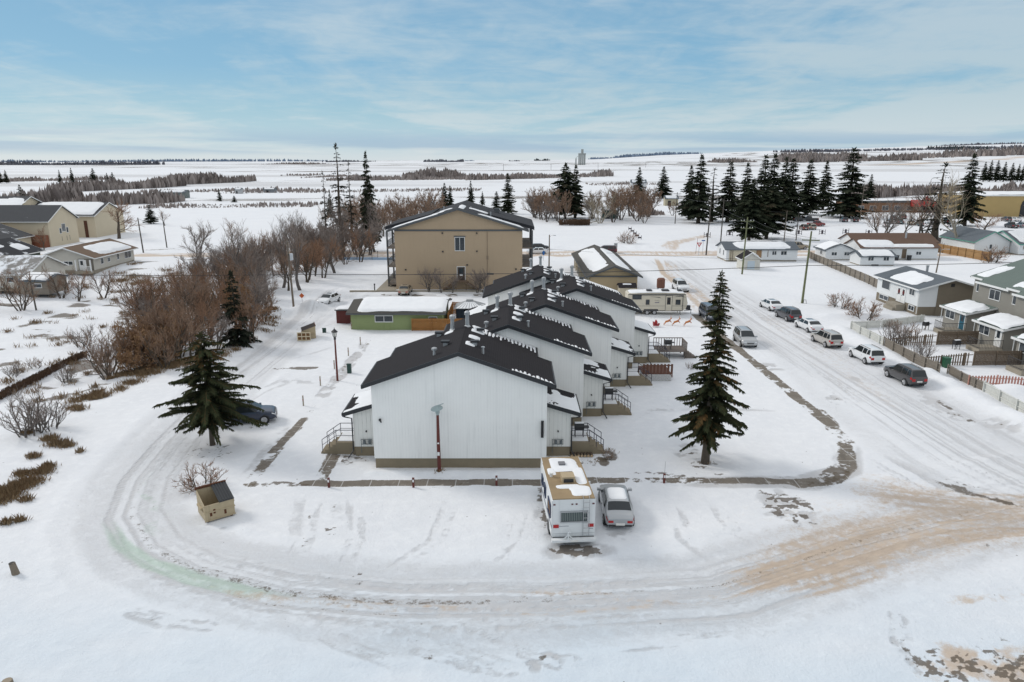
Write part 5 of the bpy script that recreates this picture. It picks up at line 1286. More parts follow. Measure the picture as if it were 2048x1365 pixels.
car('suv', (G(500, 847)[0] - .3, G(525, 853)[1] + 1.0), R(14), 'navy', 'navy blue SUV half hidden behind the broad spruce')
car('sedan', (-27.4, 104.6), DN + R(-14), 'white', 'white car with open looking dark side window parked on the left lane')
car('sedan', (-17.2, 112.9), UP, 'gold', 'champagne sedan parked nose in at the apartment wall')
car('sedan', (6.5, 170.5), 0, 'black', 'black car on the cross street beside the apartment block')
car('sedan', (5.8, 162.5), math.pi, 'white', 'white car on the cross street beside the apartment block')
car('van', G(1212, 507), R(172), 'maroon', 'maroon minivan showing over the roof of the long garage')
car('pickup', G(1592, 499), R(10), 'gold', 'tan pickup behind the end of the long grey fence')
car('suv', (13.4, 134), UP, 'maroon', 'dark maroon vehicle tucked under the left eave of the long garage')
gP = 'vehicles in the far car park'
for px, py, kind, rz, col, lab in ((1556, 460, 'sedan', 75, 'red', 'red car at the left end of the car park'), (1580, 454, 'pickup', 8, 'white', 'white pickup next to the red car in the car park'), (1597, 443, 'suv', 10, 'black', 'black SUV behind the white pickup in the car park'),
    (1607, 460, 'suv', 85, 'brown', 'brown SUV seen from behind in the car park'), (1623, 459, 'van', 80, 'tan', 'tan van beside the brown SUV in the car park'), (1632, 453, 'pickup', 15, 'red', 'bright red pickup behind the tan van'), (1619, 443, 'pickup', 170, 'black', 'black pickup behind the red pickup'),
    (1687, 444, 'suv', 82, 'darkgrey', 'dark grey SUV, left one of the pair by the big spruce'), (1709, 444, 'suv', 78, 'black', 'black SUV, right one of the pair by the big spruce'), (1772, 454, 'suv', 70, 'white', 'white SUV behind the two stemmed bare tree'), (1779, 447, 'sedan', 70, 'charcoal', 'charcoal car just beyond the white SUV'),
    (1786, 440, 'suv', 70, 'darkgrey', 'grey SUV in the back row near the brick shop'), (1799, 448, 'pickup', 70, 'teal', 'teal pickup in the car park'), (1806, 438, 'suv', 70, 'maroon', 'maroon SUV in the back row near the brick shop'), (1822, 450, 'sedan', 75, 'tan', 'tan sedan beside the teal pickup'),
    (1838, 452, 'suv', 75, 'teal', 'teal SUV left of the large trunk in the car park'), (1855, 454, 'sedan', 75, 'white', 'white sedan right of the large trunk in the car park'), (1893, 447, 'suv', 80, 'black', 'black SUV behind the pale bare tree'), (1908, 455, 'sedan', 5, 'white', 'white sedan standing sideways by the pale bare tree'),
    (2022, 456, 'pickup', 80, 'black', 'black pickup below the tan hall'), (2042, 455, 'suv', 80, 'silver', 'silver SUV below the tan hall'), (2012, 443, 'suv', 80, 'darkgrey', 'dark grey SUV close to the tan hall'), (2032, 443, 'sedan', 80, 'white', 'white car close to the tan hall')):
    car(kind, G(px, py), R(rz), col, lab, gP, .5 if px % 3 == 0 else 0)
for k in PROTO:      # the patterns themselves are not part of the scene
    def kill(o):
        for c in CHILD.get(o, []): kill(c)
        bpy.data.objects.remove(o)
    kill(PROTO[k])

# ------------------------------------------------------------------ motorhome beside the silver sedan
RVW = M('rv_white', (.70, .71, .71), .45, .05, 1.5, grime=.2); RVROOF = M('rv_tan_roof', (.29, .21, .12), .9, .35, 1.2); NAVY = M('navy_stripe', (.03, .045, .09), .5)
def motorhome():
    x, y = 3.42, 35.75
    r = thing('motorhome', 'white motorhome with tan snow patched roof, roof ladder and rear window', 'motorhome', (x, y, gz(x, y + 3) - .02), R(4.2))
    W, L, Z0, Z1 = 1.21, 4.85, .55, 2.86
    MB().prism([(-W, Z0), (W, Z0), (W, Z1 - .06), (W - .06, Z1), (-W + .06, Z1), (-W, Z1 - .06)], lambda u, v, w_: (u, w_, v), 0, L).build('body', RVW, r)
    MB().box((-W + .03, .03, Z1 + .002), (W - .03, L - .03, Z1 + .05)).box((-W + .05, L - .03, Z1 + .046), (W - .05, L + .84, Z1 + .052)).build('roof', RVROOF, r)
    P = lambda a, b, h: (a, b, Z1 + .055 + h)
    snow_sheet(r, P, -.75, .95, 3.5, 5.6, thick=.05, seed=131, res=.08, wob=1.6); snow_sheet(r, P, -.1, 1.1, .25, 1.6, thick=.04, seed=132, res=.07, wob=2.4); snow_sheet(r, P, .45, 1.1, 1.6, 4.0, thick=.04, seed=133, res=.07, wob=2.2); snow_sheet(r, P, -.95, .6, 1.25, 1.8, thick=.035, seed=134, res=.06, wob=2.6); snow_sheet(r, P, -1.1, -.5, 3.0, 4.2, thick=.04, seed=135, res=.06, wob=2.6)
    a = MB().prism([(2.0, 0), (2.85, 0), (2.77, .32), (2.06, .32)], lambda u, v, w_: (w_, u, Z1 + .05 + v), -.38, .38).build('air_conditioner', M('ac_tan', (.42, .33, .21), .7), r)
    MB().box((-.28, 1.97, Z1 + .08), (.28, 2.005, Z1 + .28)).build('grille', BLACK, a)
    MB().box((-.25, 4.3, Z1 + .06), (.15, 4.7, Z1 + .2)).build('roof_vent', M('grey_vent', (.18, .18, .19), .6), r); MB().lathe([(.09, 0), (.09, .2), (.14, .2), (.14, .26)], (-.9, 2.9, Z1 + .05), n=8).build('roof_vent', WHITE, r)
    f = face('-y', 0)
    w_ = window(r, f, .02, 1.50, 1.55, .66, GALV, 1, t=.05)
    cb = MB()
    for k in range(14): u = -.68 + .1 * k; cb.box((u, -.034, 1.57), (u + .06, -.027, 2.10))
    cb.build('curtain', M('curtain_grey', (.16, .19, .18), .9), w_)
    for sg in (-1, 1):
        MB().box((sg * (W - .08), -.05, 1.18), (sg * (W - .38), -.003, 1.36)).build('tail_light', RED, r)
        MB().box((sg * (W - .06), -.03, 2.55), (sg * (W - .18), -.003, 2.62)).build('marker_light', M('marker_dark', (.10, .012, .012), .4), r)
    for u in (-.14, .10): MB().box((u, -.03, 2.55), (u + .1, -.003, 2.62)).build('marker_light', M('marker_dark', (.10, .012, .012), .4), r)
    MB().box((-W + .4, -.012, 1.25), (-W + .95, -.003, 1.265)).box((W - .35, -.012, 1.05), (W - .1, -.003, 1.065)).build('lettering', NAVY, r)
    MB().box((-W + .02, -.012, .80), (W - .02, -.003, .815)).build('seam', GALV, r)
    ld = MB()
    for u in (.52, .86): ld.tube([(u, -.12, .70), (u, -.12, 2.85), (u, -.02, 2.99), (u, .25, 2.97)], .02, 5)
    for k in range(7): z = .85 + .31 * k; ld.tube([(.52, -.12, z), (.86, -.12, z)], .018, 5)
    ld.build('ladder', GALV, r)
    MB().box((-W - .04, -.42, .48), (W + .04, -.14, .62)).build('bumper', RVW, r)
    MB().tube([(-.32, -.3, .62), (-.32, -.3, 1.0)], .05, 6).tube([(-.6, -.3, .62), (-.32, -.3, .88), (-.05, -.3, .62)], .035, 5).tube([(-.36, -.33, 1.0), (-.26, -.33, 1.1), (-.20, -.33, 1.02)], .04, 5).build('spare_carrier', RVW, r)
    MB().box((-W + .05, -.1, .35), (W - .05, .3, .60)).build('frame', BLACK, r)
    MB().box((-.2, -.46, .52), (.2, -.424, .60)).build('number_plate', PLATE, r)
    fl = face('-x', -W)
    window(r, fl, 1.0, 1.55, 1.1, .8, NAVY, 2, t=.05, pane=M('amber_curtain', (.30, .16, .06), .4)); window(r, fl, 3.0, 1.65, .7, .7, NAVY, 1, t=.05); window(r, fl, 4.3, 1.75, .7, .55, NAVY, 1, t=.05)
    st = MB(); st.box((-W - .008, .02, 1.18), (-W - .002, L - .02, 1.24)).box((-W - .008, .02, 1.08), (-W - .002, L - .02, 1.11)).box((-W - .008, .02, Z0), (-W - .002, .06, Z1 - .1)); st.build('stripe', NAVY, r)
    fr = face('+x', W); window(r, fr, 1.2, 1.6, 1.2, .8, GALV, 2, t=.05)
    d = MB(); fbox(d, fr, 3.2, 3.95, .65, 2.5, .003, .03); d.build('door', RVW, r)
    MB().prism([(L, 1.85), (L + .95, 1.95), (L + 1.0, 2.2), (L + .85, Z1 + .04), (L, Z1 + .045)], lambda u, v, w_: (w_, u, v), -W + .02, W - .02).build('overcab_bunk', RVW, r)
    MB().prism([(L, .5), (L + 2.0, .5), (L + 2.05, 1.0), (L + 1.9, 1.15), (L + 1.05, 1.3), (L + .65, 1.84), (L, 1.84)], lambda u, v, w_: (w_, u, v), -.98, .98).build('cab', RVW, r)
    MB().prism([(L + 1.03, 1.36), (L + 1.06, 1.36), (L + .70, 1.82), (L + .67, 1.82)], lambda u, v, w_: (w_, u, v), -.85, .85).build('windscreen', CARGLASS, r)
    for sg in (-1, 1):
        MB().prism([(L + .1, 1.35), (L + .88, 1.35), (L + .6, 1.80), (L + .1, 1.80)], lambda u, v, w_: (w_, u, v), sg * .982, sg * .992).build('side_window', CARGLASS, r)
        for yy in (1.5, L + 1.35):
            w2 = MB().lathe([(.26, -.13), (.38, -.13), (.40, -.08), (.40, .08), (.38, .13), (.26, .13)], (sg * (W - .16 if yy < 5 else .88), yy, .40), axis='x', n=20).build('wheel', TYRE, r)
            MB().lathe([(.24, 0), (.24, sg * .02)], (sg * (W - .02 if yy < 5 else 1.02), yy, .40), axis='x', n=14).build('rim', RIM, w2)
            if yy < 5: MB().lathe([(.46, 0), (.46, sg * .01)], (sg * (W + .002), yy, .44), axis='x', n=20).build('wheel_arch', PLASTIC, r)
motorhome()

# ------------------------------------------------------------------ travel trailer by the rear townhouses
def trailer():
    xa, ya = 16.0, 96.4
    r = thing('travel_trailer', 'cream travel trailer with dark swooshes and two axles beside the rear townhouse', 'travel trailer', (xa, ya, 0))
    CRM = M('trailer_cream', (.60, .545, .44), .4, .04, 1.0); BLK = M('trailer_dark', (.045, .045, .05), .5)
    L, W = 8.3, 2.45; fn = lambda u, v, w_: (u, w_, v)
    MB().prism([(0, .55), (7.6, .55), (8.05, .85), (8.3, 1.7), (8.0, 2.9), (7.7, 3.08), (.2, 3.08), (0, 2.9)], fn, 0, W).build('body', CRM, r)
    snow_sheet(r, lambda a, b, h: (a, b, 3.085 + h), .2, 7.8, .05, W - .05, thick=.14, seed=141, res=.15, mode='full')
    f = face('-y', 0)
    def win(u, z, w_, h): window(r, f, u, z, w_, h, BLK, 1, t=.05)
    win(1.25, 2.25, 1.25, .58); win(2.75, 1.5, .5, .66); win(6.95, 1.5, .66, .66)
    d = MB(); fbox(d, f, 5.25, 6.1, .62, 2.75, .003, .03); do = d.build('door', CRM, r)
    e = MB(); fbox(e, f, 5.2, 5.25, .62, 2.8, .003, .04); fbox(e, f, 6.1, 6.15, .62, 2.8, .003, .04); fbox(e, f, 5.2, 6.15, 2.75, 2.8, .003, .041); e.build('door_frame', BLK, do)
    e = MB(); fbox(e, f, 5.42, 5.92, 1.5, 2.5, .03, .036); e.build('pane', CARGLASS, do)
    s_ = MB()
    fbox(s_, f, .02, 8.0, 2.86, 2.94, .003, .02); fbox(s_, f, .05, 5.15, 1.28, 1.31, .003, .008); fbox(s_, f, 6.2, 8.1, 1.28, 1.31, .003, .008); fbox(s_, f, .6, 7.6, .56, .66, .003, .02)
    s_.prism([(3.0, 2.62), (4.6, 2.40), (5.15, 2.10), (4.4, 2.52)], fn, -.008, -.003).prism([(6.2, 2.55), (7.4, 2.75), (8.05, 2.45), (7.4, 2.62)], fn, -.008, -.003)
    s_.prism([(3.6, 2.08), (4.5, 2.02), (4.2, 1.98)], fn, -.008, -.003); s_.build('stripe', BLK, r)
    lg = MB(); fbox(lg, f, 3.75, 4.35, 1.72, 1.82, .003, .008); lg.build('lettering', M('logo_grey', (.10, .10, .16), .6), r)
    for x in (2.75, 3.75):
        for y in (.12, W - .12):
            w_ = MB().lathe([(.2, -.1), (.33, -.1), (.36, -.06), (.36, .06), (.33, .1), (.2, .1)], (x, y, .36), axis='y', n=18).build('wheel', TYRE, r)
            MB().lathe([(.22, 0), (.22, .02)], (x, y - .13 if y < 1 else y + .11, .36), axis='y', n=12).build('rim', RIM, w_)
    MB().prism([(2.2, .55), (4.3, .55), (4.2, .85), (2.3, .85)], fn, -.025, -.003).build('fender', BLK, r)
    MB().tube([(8.0, .6, .5), (9.2, 1.2, .5), (8.0, 1.8, .5)], .05, 5).box((8.35, .9, .56), (8.95, 1.5, 1.15)).build('hitch', BLK, r)
    MB().tube([(9.1, 1.2, .6), (9.1, 1.2, -.2)], .04, 5).build('tongue_jack', BLK, r)
    for x in (.6, 7.3):
        for y in (.3, 2.1): MB().tube([(x, y, .6), (x + .2, y, -.15)], .04, 4).build('stabiliser', BLK, r)
    MB().tube([(7.6, -.06, 2.85), (7.6, -.06, .7)], .035, 5).tube([(.9, -.1, 2.88), (7.65, -.1, 2.88)], .07, 6).build('awning', BLK, r)
    for x, l in ((2.7, .8), (4.8, 1.1), (7.0, .6)): MB().prism([(x, 3.08), (x + l, 3.08), (x + l * .9, 3.42), (x + .1, 3.42)], fn, .7, 1.6).build('roof_vent', BLK, r)
trailer()
# firewood heap with lattice crate beside the trailer, wood heap pieces
t_ = thing('wood_rack', 'rough wooden rack and firewood heap at the rear of the travel trailer', 'wood rack', (14.9, 93.4, 0))
MB().box((-.9, -.5, -.1), (.9, .5, .3)).prism([(-.5, .3), (.5, .3), (0, 1.9)], lambda u, v, w_: (w_, u, v), -.8, .5).build('heap', M('old_wood', (.17, .12, .08), .95, .35, 4), t_)

# ------------------------------------------------------------------ lawn reindeer and sleigh
def reindeer(x, y, label, s=1.0):
    t_ = thing('reindeer_decoration', label, 'lawn decoration', (x, y, gz(x, y)), 0, 'leaping reindeer lawn decorations')
    me = bpy.data.meshes.new('body')
    J = {'hip': (-.32, 0, .75, .17), 'mid': (0, 0, .82, .18), 'sh': (.32, 0, .95, .17), 'neck': (.52, 0, 1.22, .10), 'head': (.66, 0, 1.42, .10), 'nose': (.86, 0, 1.34, .06), 'tail': (-.50, 0, .86, .05),
         'fk1': (.58, .10, .80, .07), 'ff1': (.80, .10, .62, .045), 'fk2': (.56, -.10, .76, .07), 'ff2': (.74, -.10, .52, .045), 'hk1': (-.48, .10, .50, .08), 'hh1': (-.66, .10, .36, .05), 'hf1': (-.82, .10, .06, .04), 'hk2': (-.42, -.10, .48, .08), 'hh2': (-.60, -.10, .32, .05), 'hf2': (-.70, -.10, .0, .04),
         'a1': (.62, .07, 1.56, .035), 'a2': (.56, .16, 1.76, .025), 'a3': (.66, .20, 1.90, .02), 'b1': (.62, -.07, 1.56, .035), 'b2': (.56, -.16, 1.76, .025), 'b3': (.66, -.20, 1.90, .02), 'e1': (.56, .13, 1.46, .03), 'e2': (.56, -.13, 1.46, .03)}
    E = ['hip-mid', 'mid-sh', 'sh-neck', 'neck-head', 'head-nose', 'hip-tail', 'sh-fk1', 'fk1-ff1', 'sh-fk2', 'fk2-ff2', 'hip-hk1', 'hk1-hh1', 'hh1-hf1', 'hip-hk2', 'hk2-hh2', 'hh2-hf2', 'head-a1', 'a1-a2', 'a2-a3', 'head-b1', 'b1-b2', 'b2-b3', 'head-e1', 'head-e2']
    ks = list(J); me.from_pydata([Vector(J[k][:3]) * s for k in ks], [(ks.index(e.split('-')[0]), ks.index(e.split('-')[1])) for e in E], [])
    me.materials.append(M('reindeer_orange', (.50, .17, .04), .6, .2))
    o = bpy.data.objects.new('body', me); COL.objects.link(o); o.parent = t_
    md = o.modifiers.new('skin', 'SKIN'); md.use_smooth_shade = True
    if not len(me.skin_vertices): bpy.context.view_layer.objects.active = o; bpy.ops.object.mode_set(mode='OBJECT')
    for i, k in enumerate(ks): me.skin_vertices[0].data[i].radius = (J[k][3] * s,) * 2; me.skin_vertices[0].data[i].use_root = (k == 'hip')
    sb = o.modifiers.new('sub', 'SUBSURF'); sb.levels = sb.render_levels = 1
    MB().tube([(.36 * s, -.20 * s, .98 * s), (.36 * s, 0, 1.17 * s), (.36 * s, .20 * s, .98 * s)], .035, 5).build('harness', M('blue_band', (.04, .06, .30), .6), t_)
    return t_
for px, py, lab in ((1335, 650, 'orange reindeer with raised head next to the red sleigh'), (1352, 651, 'orange reindeer in the middle of the team of three'), (1375, 652, 'orange leading reindeer, furthest from the red sleigh')):
    x, y = G(px, py); reindeer(x, y, lab, .66)
t_ = thing('sleigh_decoration', 'red toy sleigh with a stacked sack standing on the snow near the trailer', 'lawn decoration', G(1312, 654) + (0,))
SR = M('sleigh_red', (.30, .02, .025), .5); t_.scale = (.62,) * 3
MB().prism([(-.6, .25), (.5, .25), (.75, .7), (.6, .75), (.3, .5), (-.3, .5), (-.45, 1.05), (-.7, 1.1)], lambda u, v, w_: (u, w_, v), -.35, .35).build('body', SR, t_)
for y in (-.33, .33): MB().tube([(-.7, y, .05), (.6, y, .05), (.9, y, .25), (.8, y, .4)], .03, 5).tube([(-.4, y, .05), (-.4, y, .3)], .025, 4).tube([(.35, y, .05), (.35, y, .3)], .025, 4).build('runner', WHITE, t_)
MB().lathe([(.05, 0), (.32, .1), (.36, .4), (.24, .75), (.12, .85), (.2, .95)], (-.05, 0, .5), n=10).build('sack', M('sack_red', (.35, .03, .03), .9), t_)

# ------------------------------------------------------------------ waste containers in the lot
def dumpster(x, y, rz, label, lidm, s=1.0, half=False):
    t_ = thing('waste_container', label, 'waste container', (x, y, gz(x, y) - .02), rz, None); t_.scale = (s,) * 3
    CR = M('rusty_cream_steel', (.42, .34, .22), .7, .12, 2.0, grime=.7); RU = M('rust_patch', (.10, .035, .015), .9, .4, 6)
    fn = lambda u, v, w_: (w_, u, v)
    sec = [(-.95, .12), (.95, .12), (.95, 1.95), (-.95, 1.35)]
    b = MB()                                        # hollow box open at the sloping top
    for x0, x1 in ((-1.05, -1.0), (1.0, 1.05)): b.prism(sec, fn, x0, x1)
    b.box((-1.0, -.95, .12), (1.0, -.90, 1.35)); b.box((-1.0, .90, .12), (1.0, .95, 1.95)); b.box((-1.0, -.9, .12), (1.0, .9, .2))
    b.build('body', CR, t_)
    MB().box((-1.11, -1.0, 1.30), (-1.052, -.9, 1.40)).box((-1.1, -.99, .75), (1.1, -.952, .83)).box((-1.1, -.99, .12), (1.1, -.952, .2)).box((1.052, -.95, .75), (1.09, .95, .83)).box((-1.09, -.95, .75), (-1.052, .95, .83)).build('rib', CR, t_)
    l = MB(); l.prism([(-1.0, 1.36), (1.02, 2.0), (1.02, 2.05), (-1.0, 1.41)], fn, .0 if half else -1.08, 1.08)
    lo = l.build('lid', lidm, t_)
    lr = MB()
    for k in range(5): u = (.1 if half else -.95) + (.19 if half else .4) * k; lr.prism([(-.95, 1.43), (.95, 2.035), (.95, 2.075), (-.95, 1.47)], fn, u, u + .09)
    lr.build('ribs', lidm, lo)
    MB().prism([(.9, 1.9), (1.0, 1.95), (1.0, 2.12), (.9, 2.1)], fn, -1.1, 1.1).build('hinge_bar', RU, t_)
    for sg in (-1, 1): MB().box((sg * 1.052, -.5, .9), (sg * 1.2, .5, 1.06)).build('lift_sleeve', CR, t_)
    for u, z in ((-.7, .45), (-.45, .6), (.3, .35)): MB().box((u, -.956, z), (u + .16, -.951, z + .35)).build('rust', RU, t_)
    for sx_ in (-.9, .75):
        for sy in (-.85, .7): MB().box((sx_, sy, -.1), (sx_ + .15, sy + .15, .12)).build('foot', RU, t_)
    return t_
x, y = G(434, 1030); d_ = dumpster(x, y, R(38), 'rusty cream waste container with a half open black ribbed lid', M('lid_black', (.028, .03, .033), .45), .82, True)
x, y = G(615, 678); dumpster(x, y + .6, R(-70), 'small cream waste container with brown sloping lid further along the left lane', M('lid_brown', (.05, .035, .03), .6), .82)
# crate of square holes leaning on it
t_ = thing('wooden_crate', 'pale wooden crate with six square openings leaning on the smaller waste container', 'crate', (x - .15, y - .85, 0), R(2))
MB().box((-.75, -.05, .05), (.75, .05, .98)).build('back', M('crate_dark', (.16, .08, .03), .8), t_)
cb = MB()
for k in range(4): cb.box((-.78 + .5 * k, -.12, 0), (-.70 + .5 * k, -.052, 1.02))
for k in range(3): cb.box((-.70, -.118, .0 + .46 * k), (.72, -.054, .10 + .46 * k))
cb.build('frame', M('crate_pale', (.62, .53, .37), .8), t_)

# ------------------------------------------------------------------ lamps, posts, poles, wires
REDP = M('dark_red_post', (.115, .022, .015), .6, .2, 2)
def lantern_post():
    x, y = G(675, 761); t_ = thing('lamp_post', 'dark red lamp post with black lantern beside the left walk', 'street lamp', (x, y, gz(x, y) - .05))
    MB().tube([(0, 0, 0), (0, 0, 4.2)], [.11, .08], 8).build('post', REDP, t_)
    l = MB().lathe([(.09, 4.2), (.13, 4.25), (.1, 4.4), (.17, 4.5)], (0, 0, 0), n=8).lathe([(.30, 4.95), (.33, 5.0), (.12, 5.2), (.03, 5.3), (.03, 5.4)], (0, 0, 0), n=8)
    for k in range(4): a = k * math.pi / 2; l.tube([(.15 * math.cos(a), .15 * math.sin(a), 4.5), (.24 * math.cos(a), .24 * math.sin(a), 4.95)], .02, 4)
    lo = l.build('lantern', BLACK, t_)
    MB().lathe([(.12, 4.52), (.2, 4.93)], (0, 0, 0), n=8).build('lantern_glass', M('frosted_glass', (.62, .62, .58), .3), lo)
    x, y = G(879, 947); t_ = thing('lamp_post', 'dark red lamp post with a tilted pale lamp head in front of the gable wall', 'street lamp', (x, y, gz(x, y) - .05))
    MB().tube([(0, 0, 0), (-.02, 0, 2.0), (-.02, 0, 4.15)], [.13, .12, .09], 8).build('post', REDP, t_)
    h = MB().lathe([(.08, 4.15), (.14, 4.3), (.15, 4.5), (.1, 4.6)], (-.02, 0, 0), n=8).build('lamp_neck', M('pale_green_grey', (.33, .40, .40), .5), t_)
    MB().lathe([(.42, 0), (.40, .05), (.13, .18), (.05, .20)], (0, 0, 0), n=14).tube([(0, 0, .2), (.5, .1, .26)], .03, 5).build('lamp_shade', M('pale_green_grey', (.33, .40, .40), .5), t_, loc=(-.06, 0, 4.6)).rotation_euler = (R(8), R(-9), 0)
    MB().box((-.1, -.14, 1.25), (.06, -.122, 1.5)).box((-.08, -.14, 2.1), (.05, -.124, 2.2)).build('sticker', WHITE, t_)
lantern_post()
pl = None
PLAB = ['short red plug-in post, leftmost along the front walk', 'short red plug-in post in front of the left half of the gable wall', 'short red plug-in post just left of the motorhome', 'short red plug-in post right of the silver sedan']
for i, (px, py) in enumerate(((658, 974), (827, 975), (993, 971), (1328, 967))):
    x, y = G(px, py); t_ = thing('plug_in_post', PLAB[i], 'post', (x, y, gz(x, y) - .05), 0, 'red plug-in posts')
    MB().box((-.07, -.07, 0), (.07, .07, .72)).build('post', REDP, t_)
    MB().box((-.05, -.095, .45), (.05, -.071, .62)).build('outlet', WHITE, t_)
    if i == 3: MB().tube([(0, 0, .72), (.03, 0, 1.6)], .012, 4).build('whip', GALV, t_)
for i, (px, py) in enumerate(((721, 690), (697, 712), (669, 738), (641, 771), (607, 812), (703, 660))):
    x, y = G(px, py); t_ = thing('marker_post', 'thin pale stall marker post along the left walk', 'post', (x, y, gz(x, y) - .05), 0, 'pale stall posts along the left walk')
    t_['label'] = ('thin pale stall post, %s' % ['second from the green garage', 'third from the green garage', 'beside the middle of the left walk', 'just below the lantern post', 'nearest the navy SUV', 'closest to the green garage wall'][i])
    MB().box((-.05, -.05, 0), (.05, .05, 1.0)).build('post', M('pale_wood_post', (.36, .32, .26), .85, .25), t_); MB().box((-.04, -.07, .55), (.04, -.051, .7)).build('outlet', M('faded_red', (.3, .1, .08), .7), t_)
GRN_ = M('dark_green_box', (.018, .055, .045), .5)
for px, py, h_, lab in ((699, 746, .95, 'dark green utility box on the snow right of the lantern post'), (649, 667, .55, 'small grey green utility box near the smaller waste container')):
    x, y = G(px, py); t_ = thing('utility_box', lab, 'utility box', (x, y, gz(x, y) - .05)); MB().box((-.2, -.16, 0), (.2, .16, h_)).build('body', GRN_, t_); MB().prism([(-.2, h_), (.2, h_), (.2, h_ + .05), (-.2, h_ + .12)], lambda u, v, w_: (w_, u, v), -.22, .22).build('lid', GRN_, t_)
x, y = G(1891, 735); t_ = thing('wheeled_bin', 'green wheeled bin at the gate beside the sloping picket fence', 'bin', (x, y, gz(x, y))); MB().prism([(-.25, 0), (.25, 0), (.3, 1.0), (-.3, 1.0)], lambda u, v, w_: (u, w_, v), -.3, .3).build('body', M('bin_green', (.015, .09, .045), .5), t_); MB().box((-.33, -.36, 1.003), (.33, .36, 1.08)).build('lid', M('bin_green', (.015, .09, .045), .5), t_)

OLDW = M('weathered_pole', (.17, .14, .11), .9, .25, 1.5); GRW = M('greenish_pole', (.155, .165, .085), .9, .25, 1.5); DKW = M('dark_pole', (.085, .075, .065), .9, .2)
POLES = {}
def pole(key, px, py, top_py, mat, label, arms=(), r=.15, lean=0, extra=None):
    x, y = G(px, py); h = hgt(top_py, y); t_ = thing('utility_pole', label, 'utility pole', (x, y, gz(x, y) - .3), 0, 'utility poles'); t_.rotation_euler = (0, R(lean), 0)
    MB().tube([(0, 0, 0), (0, 0, h + .3)], [r, r * .65], 8).build('pole', mat, t_)
    for z, w_ in arms:
        a = MB().box((-w_, -.16, h - z - .08), (w_, -.06 - r * .3, h - z + .06)).build('crossarm', mat, t_)
        for k in (-1, -.55, .55, 1): MB().lathe([(.05, 0), (.06, .1), (.03, .2)], (k * w_ * .95, -.11, h - z + .06), n=6).build('insulator', WHITE, a)
    if extra == 'transformer': MB().lathe([(.1, -.5), (.24, -.45), (.24, .4), (.1, .5)], (.42, -.1, h - 1.9), n=10).build('transformer', M('pale_tank', (.55, .57, .6), .5), t_); MB().tube([(0, -.1, h - 1.6), (.42, -.1, h - 1.6)], .04, 5).build('bracket', BLACK, t_)
    if extra == 'light': MB().tube([(0, 0, h - .1), (.5, -.4, h + .25), (.9, -.7, h + .25)], .04, 5).box((.75, -.85, h + .2), (1.2, -.55, h + .3)).build('lamp_arm', GALV, t_)
    if extra == 'guard': MB().tube([(.1, -.2, .3), (.1, -.35, .9), (.35, -.35, .9), (.5, -.35, .3)], .04, 5).build('guard', BLACK, t_)
    POLES[key] = (x, y, h); return t_
pole('L', 588, 622, 490, OLDW, 'weathered pole with a pale transformer beside the left thicket', (), .16, -1.2, 'transformer')
pole('A', 1098, 538, 470, OLDW, 'pole with a small lamp standing right of the apartment block', (), .15, 0, 'light')
pole('R1', 1604, 607, 463, GRW, 'tall greenish pole by the street with one crossarm and a base guard', ((1.0, 1.3),), .19, 1.6, 'guard')
pole('R2', 1484, 549, 435, GRW, 'greenish pole in front of the little shed with two crossarms', ((.4, 1.2), (1.7, 1.1)), .17, 1)
pole('R3', 1412, 511, 400, DKW, 'dark pole by the yield sign with one crossarm', ((.4, 1.4),), .17, 1.5)
pole('R4', 1441, 487, 398, DKW, 'dark pole behind the white bungalow with one wide crossarm', ((.2, 1.7),), .17, .5)
pole('R5', 1350, 448, 385, DKW, 'thin pole between the park trees and the dark spruces', ((.2, 1.3),), .16, 1)
pole('R6', 1482, 442, 400, DKW, 'short bare pole in front of the dark spruce row', (), .15)
pole('R7', 1568, 482, 422, OLDW, 'bare pole left of the brown SUV in the car park', (), .15, .5)
pole('R8', 1592, 481, 424, DKW, 'bare pole standing in front of the brown SUV in the car park', (), .15, .5)
pole('R9', 1681, 436, 388, OLDW, 'grey pole at the foot of the big spruce', (), .18, .5)
pole('R10', 1720, 442, 366, OLDW, 'slim lamp pole right of the big spruce', (), .12, 0, 'light')
pole('R11', 1872, 546, 497, OLDW, 'leaning pole with a lamp behind the bilevel duplex', (), .14, 3, 'light')
pole('L2', 287, 506, 436, DKW, 'dark pole right of the pale beige bungalow', (), .17, -2)
pole('L3', 334, 496, 427, DKW, 'dark slim pole between the bungalow and the thicket', (), .15, -1.5)
pole('L4', 70, 605, 545, DKW, 'short dark pole among the bushes by the frosted cottage', (), .13, -2)
for k, (px, py, tp) in enumerate(((1007, 342, 329), (1102, 340, 328), (1196, 338, 326), (1291, 336, 325), (1390, 332, 321))):
    x, y = G(px, py); t_ = thing('utility_pole', 'thin far off pole in the snowy fields', 'utility pole', (x, y, gz(x, y)), 0, 'far line of poles in the fields'); MB().tube([(0, 0, -1), (0, 0, 12)], .3, 5).build('pole', DKW, t_)

